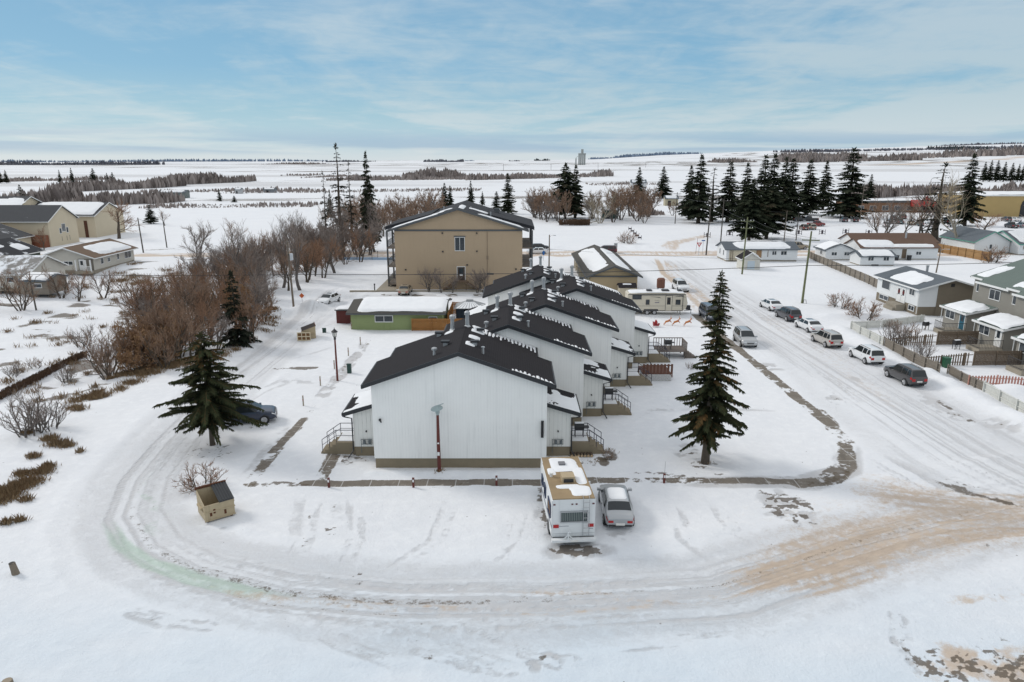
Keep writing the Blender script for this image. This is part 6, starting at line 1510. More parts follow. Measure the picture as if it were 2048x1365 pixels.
def wire(name, label, A, B, sag, r=.03, n=24, box=None):
    mb = MB(); P = []
    for k in range(n + 1):
        t = k / n; P.append(tuple(A[i] + (B[i] - A[i]) * t for i in (0, 1)) + (A[2] + (B[2] - A[2]) * t - sag * 4 * t * (1 - t),))
    mb.tube(P, r, 5); o = mb.build(name, BLACK); tag(o, label, 'wire')
    for t in (box or []):
        p = P[int(t * n)]; b = MB().tube([(p[0] - .5, p[1], p[2] + .01), (p[0] + .5, p[1], p[2])], .13, 6).build('splice_case', BLACK); b.parent = o
    return o
zl = hgt(549, POLES['L'][1]); xr, yr = POLES['R1'][:2]; zr_ = hgt(531, yr)
wire('overhead_cable', 'black cable crossing in front of the apartment block between two poles', (POLES['L'][0], POLES['L'][1] - .2, zl), (xr, yr - .2, zr_), .45, .042, box=[.39])
wire('overhead_cable', 'black cable running left from the transformer pole', (POLES['L'][0], POLES['L'][1] - .2, zl), (-95, 105, hgt(541, 105)), .4, .035)
wire('overhead_cable', 'black cable running right from the tall greenish pole over the white roofs', (xr, yr - .2, zr_), (96, 112, hgt(517, 112)), .3, .042, box=[.06 * 4])
wire('overhead_cable', 'thin upper wire over the long garage', (POLES['A'][0], POLES['A'][1], 3.9), (xr, yr - .2, zr_ + .7), .3, .02)
for k, (a, b) in enumerate((('R1', 'R2'), ('R2', 'R3'))):
    for j in (-1, 1):
        A, B = POLES[a], POLES[b]
        wire('overhead_cable', ['thin wire on the %s side between the tall greenish pole and the shed pole', 'thin wire on the %s side between the shed pole and the yield sign pole'][k] % ('near' if j < 0 else 'far'), (A[0] + j * 1.1, A[1], A[2] - .7 - (.3 if k == 0 else 0)), (B[0] + j * 1.1, B[1], B[2] - .4), .6, .02)

for a, b, lb in (('R3', 'R5', 'thin wire from the yield sign pole to the thin park pole'), ('R4', 'R7', 'thin wire from the bungalow pole toward the car park poles'), ('L2', 'L3', 'thin wire between the two dark poles right of the bungalow')):
    A, B = POLES[a], POLES[b]; wire('overhead_cable', lb, (A[0], A[1], A[2] - .4), (B[0], B[1], B[2] - .4), .7, .025)
# signs and street bits
x, y = G(1397, 512); t_ = thing('yield_sign', 'red and white triangular yield sign at the street corner', 'road sign', (x, y, gz(x, y)))
MB().tube([(0, 0, -.2), (0, 0, 2.7)], .045, 6).build('post', GALV, t_); MB().prism([(-.6, 2.95), (.6, 2.95), (0, 1.9)], lambda u, v, w_: (u, w_, v), -.09, -.05).build('sign', M('sign_red', (.50, .02, .02), .5), t_); MB().prism([(-.32, 2.8), (.32, 2.8), (0, 2.24)], lambda u, v, w_: (u, w_, v), -.096, -.092).build('sign_face', WHITE, t_)
x, y = G(1405, 509); t_ = thing('street_name_post', 'thin post with a small blue street sign behind the yield sign', 'road sign', (x, y, gz(x, y))); MB().tube([(0, 0, -.2), (0, 0, 3.2)], .04, 5).build('post', GALV, t_); MB().box((-.4, -.05, 3.0), (.4, -.02, 3.25)).build('sign', M('sign_blue', (.02, .12, .35), .5), t_)
x, y = G(1391, 508); t_ = thing('marker_stake', 'thin leaning red tipped stake left of the yield sign', 'stake', (x, y, gz(x, y))); MB().tube([(0, 0, -.2), (.3, 0, 3.6)], .035, 5).build('stake', REDP, t_)
x, y = G(605, 610); t_ = thing('warning_sign', 'orange diamond warning sign on a thin post by the left snowbank', 'road sign', (x, y, gz(x, y))); MB().tube([(0, 0, -.2), (0, 0, 1.3)], .03, 5).build('post', GALV, t_); MB().prism([(0, 1.0), (.38, 1.4), (0, 1.8), (-.38, 1.4)], lambda u, v, w_: (u, w_, v), -.06, -.03).build('sign', M('sign_orange', (.50, .10, .02), .5), t_)
x, y = G(1087, 522); t_ = thing('parking_sign', 'small blue arrow sign on a post right of the apartment block', 'road sign', (x, y, gz(x, y))); MB().tube([(0, 0, -.2), (0, 0, 1.6)], .04, 5).build('post', GALV, t_); MB().prism([(-.18, 1.2), (.18, 1.2), (.18, 1.7), (.4, 1.7), (0, 2.2), (-.4, 1.7), (-.18, 1.7)], lambda u, v, w_: (u, w_, v), -.06, -.03).build('sign', M('sign_blue', (.02, .12, .35), .5), t_)
x, y = G(1231, 505); t_ = thing('street_cabinet', 'grey steel cabinet at the road behind the long garage roof', 'cabinet', (x, y, gz(x, y))); MB().box((-.35, -.3, -.1), (.35, .3, 2.0)).build('body', GALV, t_); MB().box((-.4, -.35, 2.003), (.4, .35, 2.1)).build('lid', GALV, t_)
# white picnic racks of the far car park (H shaped plug-in frames)
for k, (px, py) in enumerate(((1414, 476), (1459, 472), (1500, 474), (1551, 470), (1597, 470), (1644, 470), (1691, 468), (1737, 470))):
    x, y = G(px, py); t_ = thing('plug_in_rack', 'dark H shaped plug-in frame at the near edge of the car park', 'rack', (x, y, gz(x, y)), 0, 'row of plug-in frames at the car park')
    MB().box((-.9, -.04, -.1), (-.78, .04, 1.5)).box((.78, -.04, -.1), (.9, .04, 1.5)).box((-.78, -.035, .9), (.78, .035, 1.0)).box((-.78, -.035, .35), (.78, .035, .45)).box((-.25, -.08, .2), (.25, .08, 1.3)).build('frame', M('rack_dark', (.06, .05, .06), .7), t_)
for k in range(5):
    x, y = G(1260 + 4.8 * k, 461 + 4.6 * k); t_ = thing('plug_in_rack', 'small dark frame in the slanting row on the park snow', 'rack', (x, y, gz(x, y)), 0, 'slanting row of frames in the park')
    MB().box((-.5, -.04, -.1), (-.4, .04, 1.1)).box((.4, -.04, -.1), (.5, .04, 1.1)).box((-.4, -.035, .3), (.4, .035, .7)).build('frame', M('rack_dark', (.06, .05, .06), .7), t_)
# playground frames left of the flats
for k, (px, w_, c) in enumerate(((700, 10, (.32, .45, .60)), (735, 10, (.36, .47, .60)), (765, 10, (.32, .45, .60)))):
    x, y = G(px, 520); t_ = thing('rink_panel', 'pale blue board panel of the small outdoor rink left of the flats', 'rink board', (x, y, gz(x, y)), R(4), 'blue rink boards left of the flats')
    MB().box((-2.2, -.04, -.2), (2.2, .04, .55)).build('panel', M('rink_blue%d' % k, c, .6), t_); 
    for q in (-2.2, 2.2): MB().tube([(q, 0, -.2), (q, 0, 1.9)], .05, 5).build('post', BLACK, t_)
# apartment parking posts, kerb
for k, x in enumerate((-22.5, -13.6, -5.2)):
    t_ = thing('bollard', 'short black plug-in post along the apartment parking strip', 'bollard', (x, 114.8, 0), 0, 'black posts at the apartment parking'); MB().tube([(0, 0, -.2), (0, 0, 1.1)], .09, 6).lathe([(.14, 1.1), (.14, 1.25)], (0, 0, 0), n=6).build('post', BLACK, t_)
o = MB().box((-26.5, 114.2, -.2), (2.5, 114.5, .22)).build('kerb_strip', CONC); o['kind'] = 'structure'
o = MB().box((-22.4, 115.6, -.2), (-19.25, 132, .06)).build('apartment_path', CONC); o['kind'] = 'structure'
# clipped bush boxes in the park, stumps
x, y = G(33, 1150); t_ = thing('tree_stump', 'leaning cut post stump standing in the snow at the left edge', 'stump', (x, y, gz(x, y) - .1), 0); MB().tube([(0, 0, -.1), (-.06, 0, .35), (-.14, .02, .72)], [.2, .17, .15], 9).build('trunk', M('stump_wood', (.20, .165, .125), .9, .3, 4), t_); MB().lathe([(.16, 0), (.14, .02)], (-.14, .02, .72), n=9).build('cut_top', M('stump_dark', (.05, .045, .04), .9), t_)
x, y = G(16, 1372); t_ = thing('tree_stump', 'flat topped stump at the bottom left corner', 'stump', (x, y, gz(x, y) - .1), 0); MB().tube([(0, 0, -.1), (0, 0, .38)], [.24, .2], 10).build('trunk', M('stump_wood', (.20, .165, .125), .9, .3, 4), t_); MB().lathe([(.19, 0), (.18, .015)], (0, 0, .38), n=10).build('cut_top', M('stump_cut', (.30, .25, .19), .9), t_)

# ------------------------------------------------------------------ trees
BARK = M('tree_bark', (.085, .068, .052), .95, .3, 4); PALEB = M('pale_bark', (.30, .27, .22), .9, .25, 3); GREYB = M('grey_bark', (.125, .11, .10), .95, .25, 3)
TWIGB = folmat('brown_twigs', (.18, .118, .085), (.31, .21, .15), (.27, .17, .10)); TWIGG = folmat('grey_twigs', (.17, .14, .13), (.30, .255, .225), (.25, .18, .13)); TWIGP = folmat('pale_twigs', (.20, .17, .125), (.33, .28, .21), (.3, .2, .1))
TWIGR = folmat('russet_twigs', (.19, .11, .072), (.33, .195, .125), (.24, .145, .07))
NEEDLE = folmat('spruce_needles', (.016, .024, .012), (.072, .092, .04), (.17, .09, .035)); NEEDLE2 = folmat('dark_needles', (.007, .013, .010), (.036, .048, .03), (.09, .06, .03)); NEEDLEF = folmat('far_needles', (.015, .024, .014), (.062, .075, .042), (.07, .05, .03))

def card(mb, p, d, l, w_, n, t, vv, ff):
    """two crossed leaf-shaped faces along d"""
    o = len(vv); s_ = d.cross(n)
    s_ = s_.normalized() if s_.length > 1e-6 else Vector((1, 0, 0)); u = s_.cross(d)
    a = p + d * (l * .45); e = p + d * l
    vv += [p, a + s_ * w_, e, a - s_ * w_, a + u * w_ * .8, a - u * w_ * .9]
    ff += [(o, o + 1, o + 2, o + 3), (o, o + 4, o + 2, o + 5)]
    mb.t += [t] * 6

def spruce(seed, H, Rr, base, prof, dz, nb, dens, tl, tw, droop=.25, gap=.0, brown=.15, brown_top=.0, needle=NEEDLE, bark=BARK, lean=0, skew=None, rot_up=.1):
    """Empty > trunk, crown. prof(t) is the relative crown radius from base (0) to tip (1)"""
    rg = random.Random(seed)
    root = thing('spruce_tree', 'x', 'tree')
    tr = MB(); r0 = .018 * H + .03
    bend = [(math.sin(k * 1.3 + seed) * .02 * H * .15, math.cos(k * 1.7 + seed) * .02 * H * .15, H * k / 6) for k in range(7)]; bend[0] = (0, 0, -.35)
    tr.tube(bend, [r0 * 1.25 if k == 0 else r0 * (1 - k / 6.4) for k in range(7)], 8); tr.build('trunk', bark, root, smooth=True)
    mb = MB(); vv, ff = [], []
    z = base
    while z < H * .988:
        t = (z - base) / (H - base); rad0 = Rr * prof(t)
        n = max(3, int(nb * (1 - .35 * t))); ph = rg.random() * 6.28
        for k in range(n):
            if rg.random() < gap: continue
            az = ph + 6.283 * k / n + rg.uniform(-.3, .3); rad = rad0 * (rg.uniform(.6, 1.18) if rg.random() > .12 else rg.uniform(.3, .6))
            if skew: rad *= skew(az, t)
            if rad < .08: continue
            zz = z + rg.uniform(-1.1, 1.1) * dz; dx, dy = math.cos(az), math.sin(az)
            up = rot_up + .55 * max(0, t - .6) + rg.uniform(-.14, .16); drp = droop * (1 - t) * rg.uniform(.35, 1.8)
            def pos(s_): return Vector((dx * rad * s_, dy * rad * s_, zz + rad * (up * s_ - (up + drp) * s_ * s_ + .28 * drp * s_ ** 4)))
            pts = [pos(q / 4) for q in range(5)]
            o = len(vv); rr = .012 * rad + .012
            for q, p in enumerate(pts):
                w_ = rr * (1.1 - q / 4.2)
                vv += [p + Vector((-dy * w_, dx * w_, 0)), p + Vector((dy * w_, -dx * w_, 0)), p + Vector((0, 0, -w_ * 1.4))]; mb.t += [(.15, .35, 0)] * 3
            for q in range(4):
                b = o + q * 3; ff += [(b, b + 1, b + 4, b + 3), (b + 1, b + 2, b + 5, b + 4), (b + 2, b, b + 3, b + 5)]
            m = max(4, int(rad * dens)); cone = rg.random() < brown * (1 + 2 * t) or (brown_top and t > brown_top and rg.random() < .6)
            for j in range(m):
                s_ = .06 + .94 * (j + rg.random()) / m; p = pos(s_); tg = (pos(min(1, s_ + .05)) - pos(max(0, s_ - .05))).normalized()
                sd = 1 if j % 2 else -1; ang = rg.uniform(.55, 1.1) * sd * (1 - .55 * max(0, s_ - .8) / .2)
                ca, sa = math.cos(ang), math.sin(ang); d = Vector((tg.x * ca - tg.y * sa, tg.x * sa + tg.y * ca, tg.z - rg.uniform(.05, .55) * (.6 + drp))).normalized()
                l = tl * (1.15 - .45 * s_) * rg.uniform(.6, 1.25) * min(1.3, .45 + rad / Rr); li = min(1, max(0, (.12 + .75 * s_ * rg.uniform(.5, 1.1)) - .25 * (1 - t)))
                bt = (rg.uniform(.35, .95) if cone and s_ > .35 and rg.random() < .75 else (.5 if rg.random() < .03 else rg.uniform(0, .12)))
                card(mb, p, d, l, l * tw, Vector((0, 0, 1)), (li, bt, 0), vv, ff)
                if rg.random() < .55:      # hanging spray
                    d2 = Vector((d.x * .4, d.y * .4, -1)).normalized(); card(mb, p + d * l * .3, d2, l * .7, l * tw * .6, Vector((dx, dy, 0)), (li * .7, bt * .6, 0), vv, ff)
        z += dz * rg.uniform(.8, 1.2) * (1 - .45 * t)
    p = Vector(bend[-1]); 
    for k in range(8): card(mb, p - Vector((0, 0, .09 * H * k / 14)), Vector((math.cos(k * 2.4) * .5, math.sin(k * 2.4) * .5, 1)).normalized(), tl * 1.0, tl * tw * .8, Vector((1, 0, 0)), (.5, .1, 0), vv, ff)
    mb.v = [tuple(q) for q in vv]; mb.f = ff; mb.m = [0] * len(ff)
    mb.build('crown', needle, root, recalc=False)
    return root

def bare(seed, H, stems=1, spread=.5, n1=7, n2=6, n3=5, trunk=.3, twig=.02, bark=BARK, tw=TWIGB, curve=.25, leaf=0, name='bare_tree', up=.45, crown_r=None, stem_r=.02, top=1.0):
    """Empty > trunk, crown: stems and limbs, then twigs"""
    rg = random.Random(seed); root = thing(name, 'x', 'tree'); T_, C_ = MB(), MB(); vv, ff = [], []
    def rv(s_): return Vector((rg.gauss(0, s_), rg.gauss(0, s_), rg.gauss(0, s_)))
    def limb(p, d, l, r, n, mb, k, trop):
        pts = [p.copy()]; rs = [r]
        for i in range(n):
            d = (d + rv(curve * .5) + Vector((0, 0, trop))).normalized(); p = p + d * (l / n); pts.append(p.copy()); rs.append(max(r * (1 - .75 * (i + 1) / n), twig * .5))
        mb.tube(pts, rs, k, cap=False, tint=((rg.random(), 0, 0) if mb is C_ else None)); return pts, rs, d
    def along(pts, f):
        q = f * (len(pts) - 1); i = min(int(q), len(pts) - 2); a = pts[i].lerp(pts[i + 1], q - i); return a, (pts[i + 1] - pts[i]).normalized()
    def side(d, a):
        u = d.orthogonal().normalized(); u.rotate(Matrix.Rotation(rg.random() * 6.283, 3, d)); return (d * math.cos(a) + u * math.sin(a)).normalized()
    for s_ in range(stems):
        az = 6.283 * s_ / stems + rg.random(); tilt = spread * rg.uniform(.3, 1.0) if stems > 1 else rg.uniform(0, .08)
        d = Vector((math.cos(az) * math.sin(tilt), math.sin(az) * math.sin(tilt), math.cos(tilt)))
        h = H * rg.uniform(.72, 1.0) * (.62 if stems == 1 else .7)
        p0 = Vector((math.cos(az) * .12 * stems ** .5, math.sin(az) * .12 * stems ** .5, -.3)) if stems > 1 else Vector((0, 0, -.3))
        pts, rs, _ = limb(p0, d, h, H * stem_r / max(1, stems ** .4) + .02, 6, T_, 7, .06)
        for a in range(n1):
            f = trunk + (1 - trunk) * (a + rg.random() * .8) / n1; q, dd = along(pts, min(f, .99)); L1 = H * rg.uniform(.26, .46) * (1.15 - .5 * f) * (.75 if stems > 1 else 1)
            p1, r1, _ = limb(q, side(dd, rg.uniform(.5, 1.0) * (spread + .5)), L1, max(H * .0075 * (1.2 - .6 * f), twig * 1.2), 4, T_, 5, up * .35)
            for b in range(n2):
                q2, d2 = along(p1, .25 + .75 * (b + rg.random()) / n2 if b < n2 - 1 else .99); L2 = L1 * rg.uniform(.32, .6)
                p2, r2, _ = limb(q2, side(d2, rg.uniform(.35, .85)), L2, max(twig * 1.0, H * .0022), 3, C_, 3, up * .3)
                for c in range(n3):
                    q3, d3 = along(p2, .2 + .8 * (c + rg.random()) / n3 if c < n3 - 1 else .99); L3 = L2 * rg.uniform(.35, .7)
                    d4 = (side(d3, rg.uniform(.3, .8)) + Vector((0, 0, up * .25))).normalized()
                    m = q3 + d4 * L3 * .5 + rv(L3 * .06); C_.tube([q3, m, m + (d4 + rv(.2)).normalized() * L3 * .5], [twig * .8, twig * .6, twig * .3], 3, cap=False, tint=(rg.random(), rg.random() * .25, 0))
                    if leaf:
                        for e in range(leaf):
                            q4 = q3.lerp(m + d4 * L3 * .5, rg.random()) + rv(.05); dl = (d4 + rv(.7)).normalized(); sl = dl.orthogonal().normalized(); sz = rg.uniform(.05, .12) * (1 + H / 12)
                            C_.add([q4, q4 + dl * sz + sl * sz * .5, q4 + dl * sz * 1.8, q4 + dl * sz - sl * sz * .5], [(0, 1, 2, 3)], 0, (rg.random(), rg.uniform(.5, 1), 0))
    T_.build('trunk', bark, root, recalc=False); C_.build('crown', tw, root, recalc=False)
    return root

def lab(o, label, x, y, s=1.0, rz=0, group=None, cat='tree', name=None, dz=0, lean=None):
    o.location = (x, y, gz(x, y) + dz); o.rotation_euler = (lean[0] if lean else 0, lean[1] if lean else 0, rz); o.scale = (s, s, s) if not isinstance(s, tuple) else s
    o['label'] = label; o['category'] = cat
    if group: o['group'] = group
    if name: o.name = name
    return o
_firsts = set()
def put(proto, label, x, y, s=1.0, rz=None, group=None, cat='tree', name=None, dz=0, lean=None):
    rz = uni(0, 6.28) if rz is None else rz
    if proto.name_full not in _firsts and proto not in _firsts:
        _firsts.add(proto); return lab(proto, label, x, y, s, rz, group, cat, name, dz, lean)
    c = dup(proto)
    if 'group' in c and not group: del c['group']
    return lab(c, label, x, y, s, rz, group, cat, name, dz, lean)

# the two near spruces, each shaped on its own
def prof1(t): return float(np.interp(t, [0, .06, .18, .32, .5, .66, .8, .92, 1], [.62, .92, 1.0, .93, .72, .55, .50, .40, .10]))
t1 = spruce(5, 8.6, 3.5, 1.75, prof1, .29, 8, 26, .40, .15, droop=.20, gap=.14, brown=.07, brown_top=.72, skew=lambda a, t: 1.12 if math.cos(a) > 0 else .92, rot_up=.14)
x, y = G(425, 890); lab(t1, 'broad spruce with brown tinged top beside the loop road on the left', x, y, 1, 0)
def prof2(t): return float(np.interp(t, [0, .05, .12, .25, .42, .55, .7, .85, .95, 1], [.70, .95, 1.0, .82, .56, .40, .34, .28, .16, .05]))
t2 = spruce(9, 13.5, 2.6, 2.2, prof2, .28, 8, 34, .38, .17, droop=.42, gap=.05, brown=.10, skew=lambda a, t: (1.12 if math.cos(a) > 0 else .9))
x, y = G(1410, 927); lab(t2, 'tall narrow spruce with orange cones leaning right on the open lawn', x, y, 1, 1.0, lean=(0, R(3.2)))

# distant conifers share three shapes
S1 = spruce(21, 22, 4.4, 2.6, lambda t: (1 - t) ** .85 * (.75 + .25 * min(1, t * 8)) + .03, .66, 8, 8, 1.0, .20, droop=.38, gap=.12, brown=.03, needle=NEEDLEF)
S2 = spruce(22, 22, 4.0, 1.8, lambda t: (1 - t) ** .75 * (.8 + .2 * math.sin(t * 23)) + .03, .70, 8, 8, 1.0, .21, droop=.30, gap=.16, brown=.04, needle=NEEDLEF)
S3 = spruce(23, 22, 5.4, 2.8, lambda t: float(np.interp(t, [0, .1, .35, .6, .8, 1], [.6, 1, .95, .75, .45, .06])), .70, 8, 8, 1.1, .24, droop=.18, gap=.14, brown=.05, needle=NEEDLEF, rot_up=.25)
S4 = spruce(24, 22, 2.6, 3.5, lambda t: (1 - t) ** .6 * .9 + .05, .8, 5, 4.0, .75, .16, droop=.3, gap=.42, brown=.25, needle=NEEDLE2)
SP = {1: (S1, 22, 4.4), 2: (S2, 22, 4.0), 3: (S3, 22, 5.4), 4: (S4, 22, 2.6)}
def conifer(kind, px, py, top, hw, label, group=None):
    x, y = G(px, py); h = hgt(top, y) - gz(x, y); p, H0, R0 = SP[kind]
    zc = y * cp + (CAMH) * sp; wd = hw / FPX * zc
    put(p, label, x, y, (wd / R0 * 1.2, wd / R0 * 1.2, h / H0), None, group)
gF = 'dark spruces beyond the cross street'
for a in ((1, 1325, 397, 335, 17, 'lone dark spruce standing apart in the snowy park, right of the bare trees'), (1, 1277, 398, 336, 14, 'spruce rising behind the bare park trees'), (1, 1377, 440, 334, 22, 'spruce at the left end of the long dark row'), (1, 1396, 447, 313, 32, 'tallest spruce at the left end of the dark row'), (4, 1422, 444, 338, 20, 'thin sparse spruce second from the left of the dark row'),
    (1, 1454, 445, 326, 32, 'full spruce right of the sparse one in the dark row'), (1, 1488, 442, 329, 26, 'spruce behind the crossarm pole in the dark row'), (3, 1497, 487, 362, 32, 'near broad pine with drooping low branches beside the shed pole'), (3, 1532, 478, 366, 36, 'near broad pine covering the front of the dark row'), (2, 1522, 440, 313, 30, 'tall double topped spruce, left half, in the middle of the row'), (2, 1540, 440, 311, 30, 'tall double topped spruce, right half, in the middle of the row'),
    (1, 1562, 442, 317, 26, 'spruce just left of the car park entrance'), (2, 1577, 441, 320, 36, 'wide spruce behind the white pickup'), (1, 1612, 430, 322, 28, 'spruce between the wide one and the open gap'), (1, 1645, 420, 324, 21, 'single spruce standing in the gap left of the big one'), (2, 1694, 436, 299, 42, 'biggest dark spruce, behind the pair of dark vehicles'), (1, 1738, 400, 350, 12, 'small spruce right of the biggest dark spruce'),
    (4, 1868, 482, 328, 36, 'ragged half bare spruce by the brick shop'), (1, 1928, 452, 311, 30, 'tall dark spruce left of the tan hall')): conifer(*a, group=gF)
for k, (px, tp, hw) in enumerate(((1966, 325, 9), (1978, 322, 9), (1991, 322, 10), (2006, 325, 9), (2021, 327, 9), (2034, 329, 7), (2043, 330, 7))): conifer(1, px, 364, tp, hw, 'small dark spruce in the line behind the tan hall', 'line of small spruces behind the tan hall')
gM = 'spruces around the apartment block and park'
for a in ((4, 684, 500, 291, 22, 'tall thin half bare spruce left of the apartment block'), (1, 740, 502, 308, 22, 'tall dense narrow spruce nearest the apartment block'), (4, 706, 500, 326, 14, 'thin sparse spruce between the two tall ones by the apartment block'), (4, 655, 500, 345, 12, 'leftmost skinny bare spruce near the apartment block'), (1, 662, 440, 384, 10, 'small dark spruce under the skinny bare one'),
    (1, 890, 425, 368, 13, 'dark spruce just left of the apartment ridge'), (1, 901, 425, 373, 10, 'smaller spruce leaning on the one left of the apartment ridge'), (1, 942, 415, 363, 9, 'spruce showing right behind the apartment ridge'), (1, 965, 412, 384, 6, 'tiny spruce right of the apartment ridge'), (2, 1016, 428, 349, 18, 'dark spruce over the right slope of the apartment roof'), (2, 993, 420, 384, 12, 'low dark spruce over the right slope of the apartment roof'),
    (3, 1130, 438, 329, 26, 'left one of the twin park spruces'), (1, 1150, 436, 333, 22, 'right one of the twin park spruces'), (1, 302, 448, 411, 13, 'small round spruce on the snow right of the bare church tree'), (1, 46, 418, 371, 13, 'dark spruce behind the church roof'),
    (1, 190, 378, 338, 12, 'darkest spruce in the left field hedge'), (1, 147, 378, 337, 7, 'spruce in the middle of the left field hedge'), (1, 122, 372, 341, 5, 'narrow spruce at the left of the field hedge'), (1, 217, 378, 347, 6, 'left one of a close pair in the field hedge'), (1, 228, 378, 346, 9, 'right one of a close pair in the field hedge'), (1, 14, 368, 341, 6, 'spruce at the far left edge of the fields'), (1, 2, 368, 341, 7, 'spruce cut by the left edge of the picture'),
    (2, 440, 403, 379, 6, 'tiny spruce beside the pole shelter'), (2, 469, 405, 392, 6, 'tiny low spruce on the open snow right of the shelter')): conifer(*a, group=gM)
lane = spruce(41, 9.0, 2.6, .5, lambda t: (1 - t) ** .8 * (.8 + .2 * math.sin(t * 17)) + .04, .42, 7, 9, .6, .2, droop=.3, gap=.06, brown=.04, needle=NEEDLE2)
x, y = G(476, 692); lab(lane, 'bluish dark spruce standing in the thicket beside the left lane', x, y, (1.0, 1.0, .93), 2)

# bare trees
B1 = bare(51, 10, 1, .55, 9, 7, 6, .28, .026, BARK, TWIGB); B2 = bare(52, 9, 3, .55, 8, 6, 6, .25, .026, GREYB, TWIGG); B3 = bare(53, 8, 5, .65, 6, 6, 5, .15, .024, BARK, TWIGB); B4 = bare(54, 12, 1, .35, 11, 6, 5, .35, .026, GREYB, TWIGG, up=.7)
B5 = bare(55, 6.5, 6, .8, 5, 6, 5, .12, .022, BARK, TWIGR, leaf=2); B6 = bare(56, 9, 2, .7, 8, 7, 5, .22, .026, BARK, TWIGR)
SHR = bare(57, 2.6, 11, .85, 5, 5, 4, .2, .013, BARK, TWIGR, name='bare_shrub', curve=.3); SHG = bare(58, 3.2, 12, .75, 5, 4, 3, .2, .012, GREYB, TWIGG, name='bare_shrub', up=.6); SHW = bare(59, 2.0, 10, .7, 4, 4, 4, .15, .011, BARK, TWIGB, name='bare_shrub')
PALE = bare(60, 20, 1, .45, 10, 6, 5, .30, .05, PALEB, TWIGP, up=.6); WIL = bare(61, 13, 6, .75, 6, 5, 5, .1, .045, PALEB, TWIGP, up=.5); BIG = bare(62, 14, 1, .85, 11, 8, 7, .22, .04, BARK, TWIGR, up=.25, stem_r=.035)
FARB = bare(63, 12, 3, .5, 8, 6, 6, .2, .06, GREYB, TWIGB)
gT = 'bare trees of the left thicket'
rt = random.Random(3)
def edge(y): return float(np.interp(y, [60, 66, 75, 83, 92, 99, 110, 125, 150, 170], [-46, -38, -31.5, -30.5, -31.5, -33.5, -34.5, -33, -31, -30]))
n = 0
for k in range(900):
    y = 68 + 98 * rt.random() ** 1.0; wd = float(np.interp(y, [66, 76, 90, 110, 130, 150, 168], [5, 11, 17, 21, 23, 21, 14])); x = edge(y) - wd * rt.random() ** 1.0 - .6
    if n >= 135: break
    if min([9] + [math.hypot(x - q[0], y - q[1]) for q in globals().setdefault('_tp', [])]) < 1.7: continue
    _tp.append((x, y)); n += 1
    kind = rt.choice([B1, B2, B3, B3, B5, B6, B6] if y < 100 else [B1, B2, B2, B4, B6, B6, B3])
    if y < 80 and x < -36: kind = rt.choice([B5, B3, B3])
    put(kind, 'leafless brown tree in the tangled thicket left of the lane', x, y, rt.uniform(.75, 1.3) * (1.0 if y > 84 else .78), None, gT)
for k, (px, py, kind, h, lb) in enumerate(((505, 690, B6, 7, 'leaning bare tree at the lane edge of the thicket'), (318, 725, B5, 6.2, 'bush still holding russet leaves at the near end of the thicket'), (285, 715, B5, 6.5, 'russet leaved bush at the left end of the thicket'),
    (206, 585, B3, 6.5, 'open many stemmed bush left of the thicket'), (305, 650, B2, 8, 'grey bare tree standing at the front left of the thicket'), (238, 478, BIG, 13, 'large spreading bare tree beside the cream chapel'), (330, 452, B1, 7, 'small bare tree right of the church lawn spruce'), (40, 605, B3, 9, 'tall bare bush in front of the frosted cottage'), (122, 585, B3, 6.5, 'dark bare bush between the cottage and the bungalow'), (155, 592, B6, 6.5, 'russet bare bush below the bungalow'), (88, 502, B1, 8, 'bare tree in front of the brick church base'), (395, 520, B2, 11, 'grey bare tree at the upper left of the thicket'), (470, 500, B1, 10, 'brown bare tree at the top of the thicket'))):
    x, y = G(px, py); H0 = {B1: 10, B2: 9, B3: 8, B5: 6.5, B6: 9, BIG: 14}[kind]; put(kind, lb, x, y, h / H0)
gPk = 'bare park trees behind the apartment block'
rt = random.Random(8)
for k in range(52):
    px = rt.choice([rt.uniform(770, 880), rt.uniform(780, 870), rt.uniform(1060, 1125), rt.uniform(1160, 1300), rt.uniform(1160, 1300), rt.uniform(640, 780), rt.uniform(700, 800)]); py = rt.uniform(428, 446) if px > 1000 else rt.uniform(440, 475); x, y = G(px, py)
    put(rt.choice([FARB, FARB, B1, B2]), 'bare brown tree in the park beyond the apartment block', x, y, rt.uniform(.85, 1.15) * (1 if px > 1000 else .9) * (1.15), None, gPk)
for px, py, kind, s_, lb in ((1094, 438, FARB, 1.15, 'leaning multi stemmed bare tree left of the twin park spruces'), (1108, 437, FARB, 1.1, 'second leaning bare tree left of the twin park spruces'), (1200, 447, WIL, 1.15, 'pale fan shaped willow in front of the clipped hedge'), (1260, 433, FARB, 1.2, 'dark leaning bare tree right of the pale willow'), (1288, 447, FARB, .75, 'round topped small bare tree with forked trunk in the park'), (1232, 430, FARB, 1.05, 'bare tree behind the green park shelter'), (1758, 485, B1, 1.5, 'bare tree behind the brown roofed house with lopped branches'), (1768, 482, B2, 1.6, 'two stemmed bare tree behind the brown roofed house'), (1808, 478, B1, 1.45, 'bare tree with straight trunk in front of the brick shop'), (1842, 478, B2, 2.2, 'thick trunked bare tree left of the ragged spruce'), (1918, 500, PALE, 1.08, 'tall pale barked bare tree at the tan fence'), (2040, 510, PALE, .95, 'pale bare tree at the right edge beside the mint trimmed house'), (1345, 432, FARB, .6, 'low bushy bare tree beside the thin park pole'), (1370, 432, FARB, .6, 'bare bush right of the thin park pole')):
    x, y = G(px, py); put(kind, lb, x, y, s_)
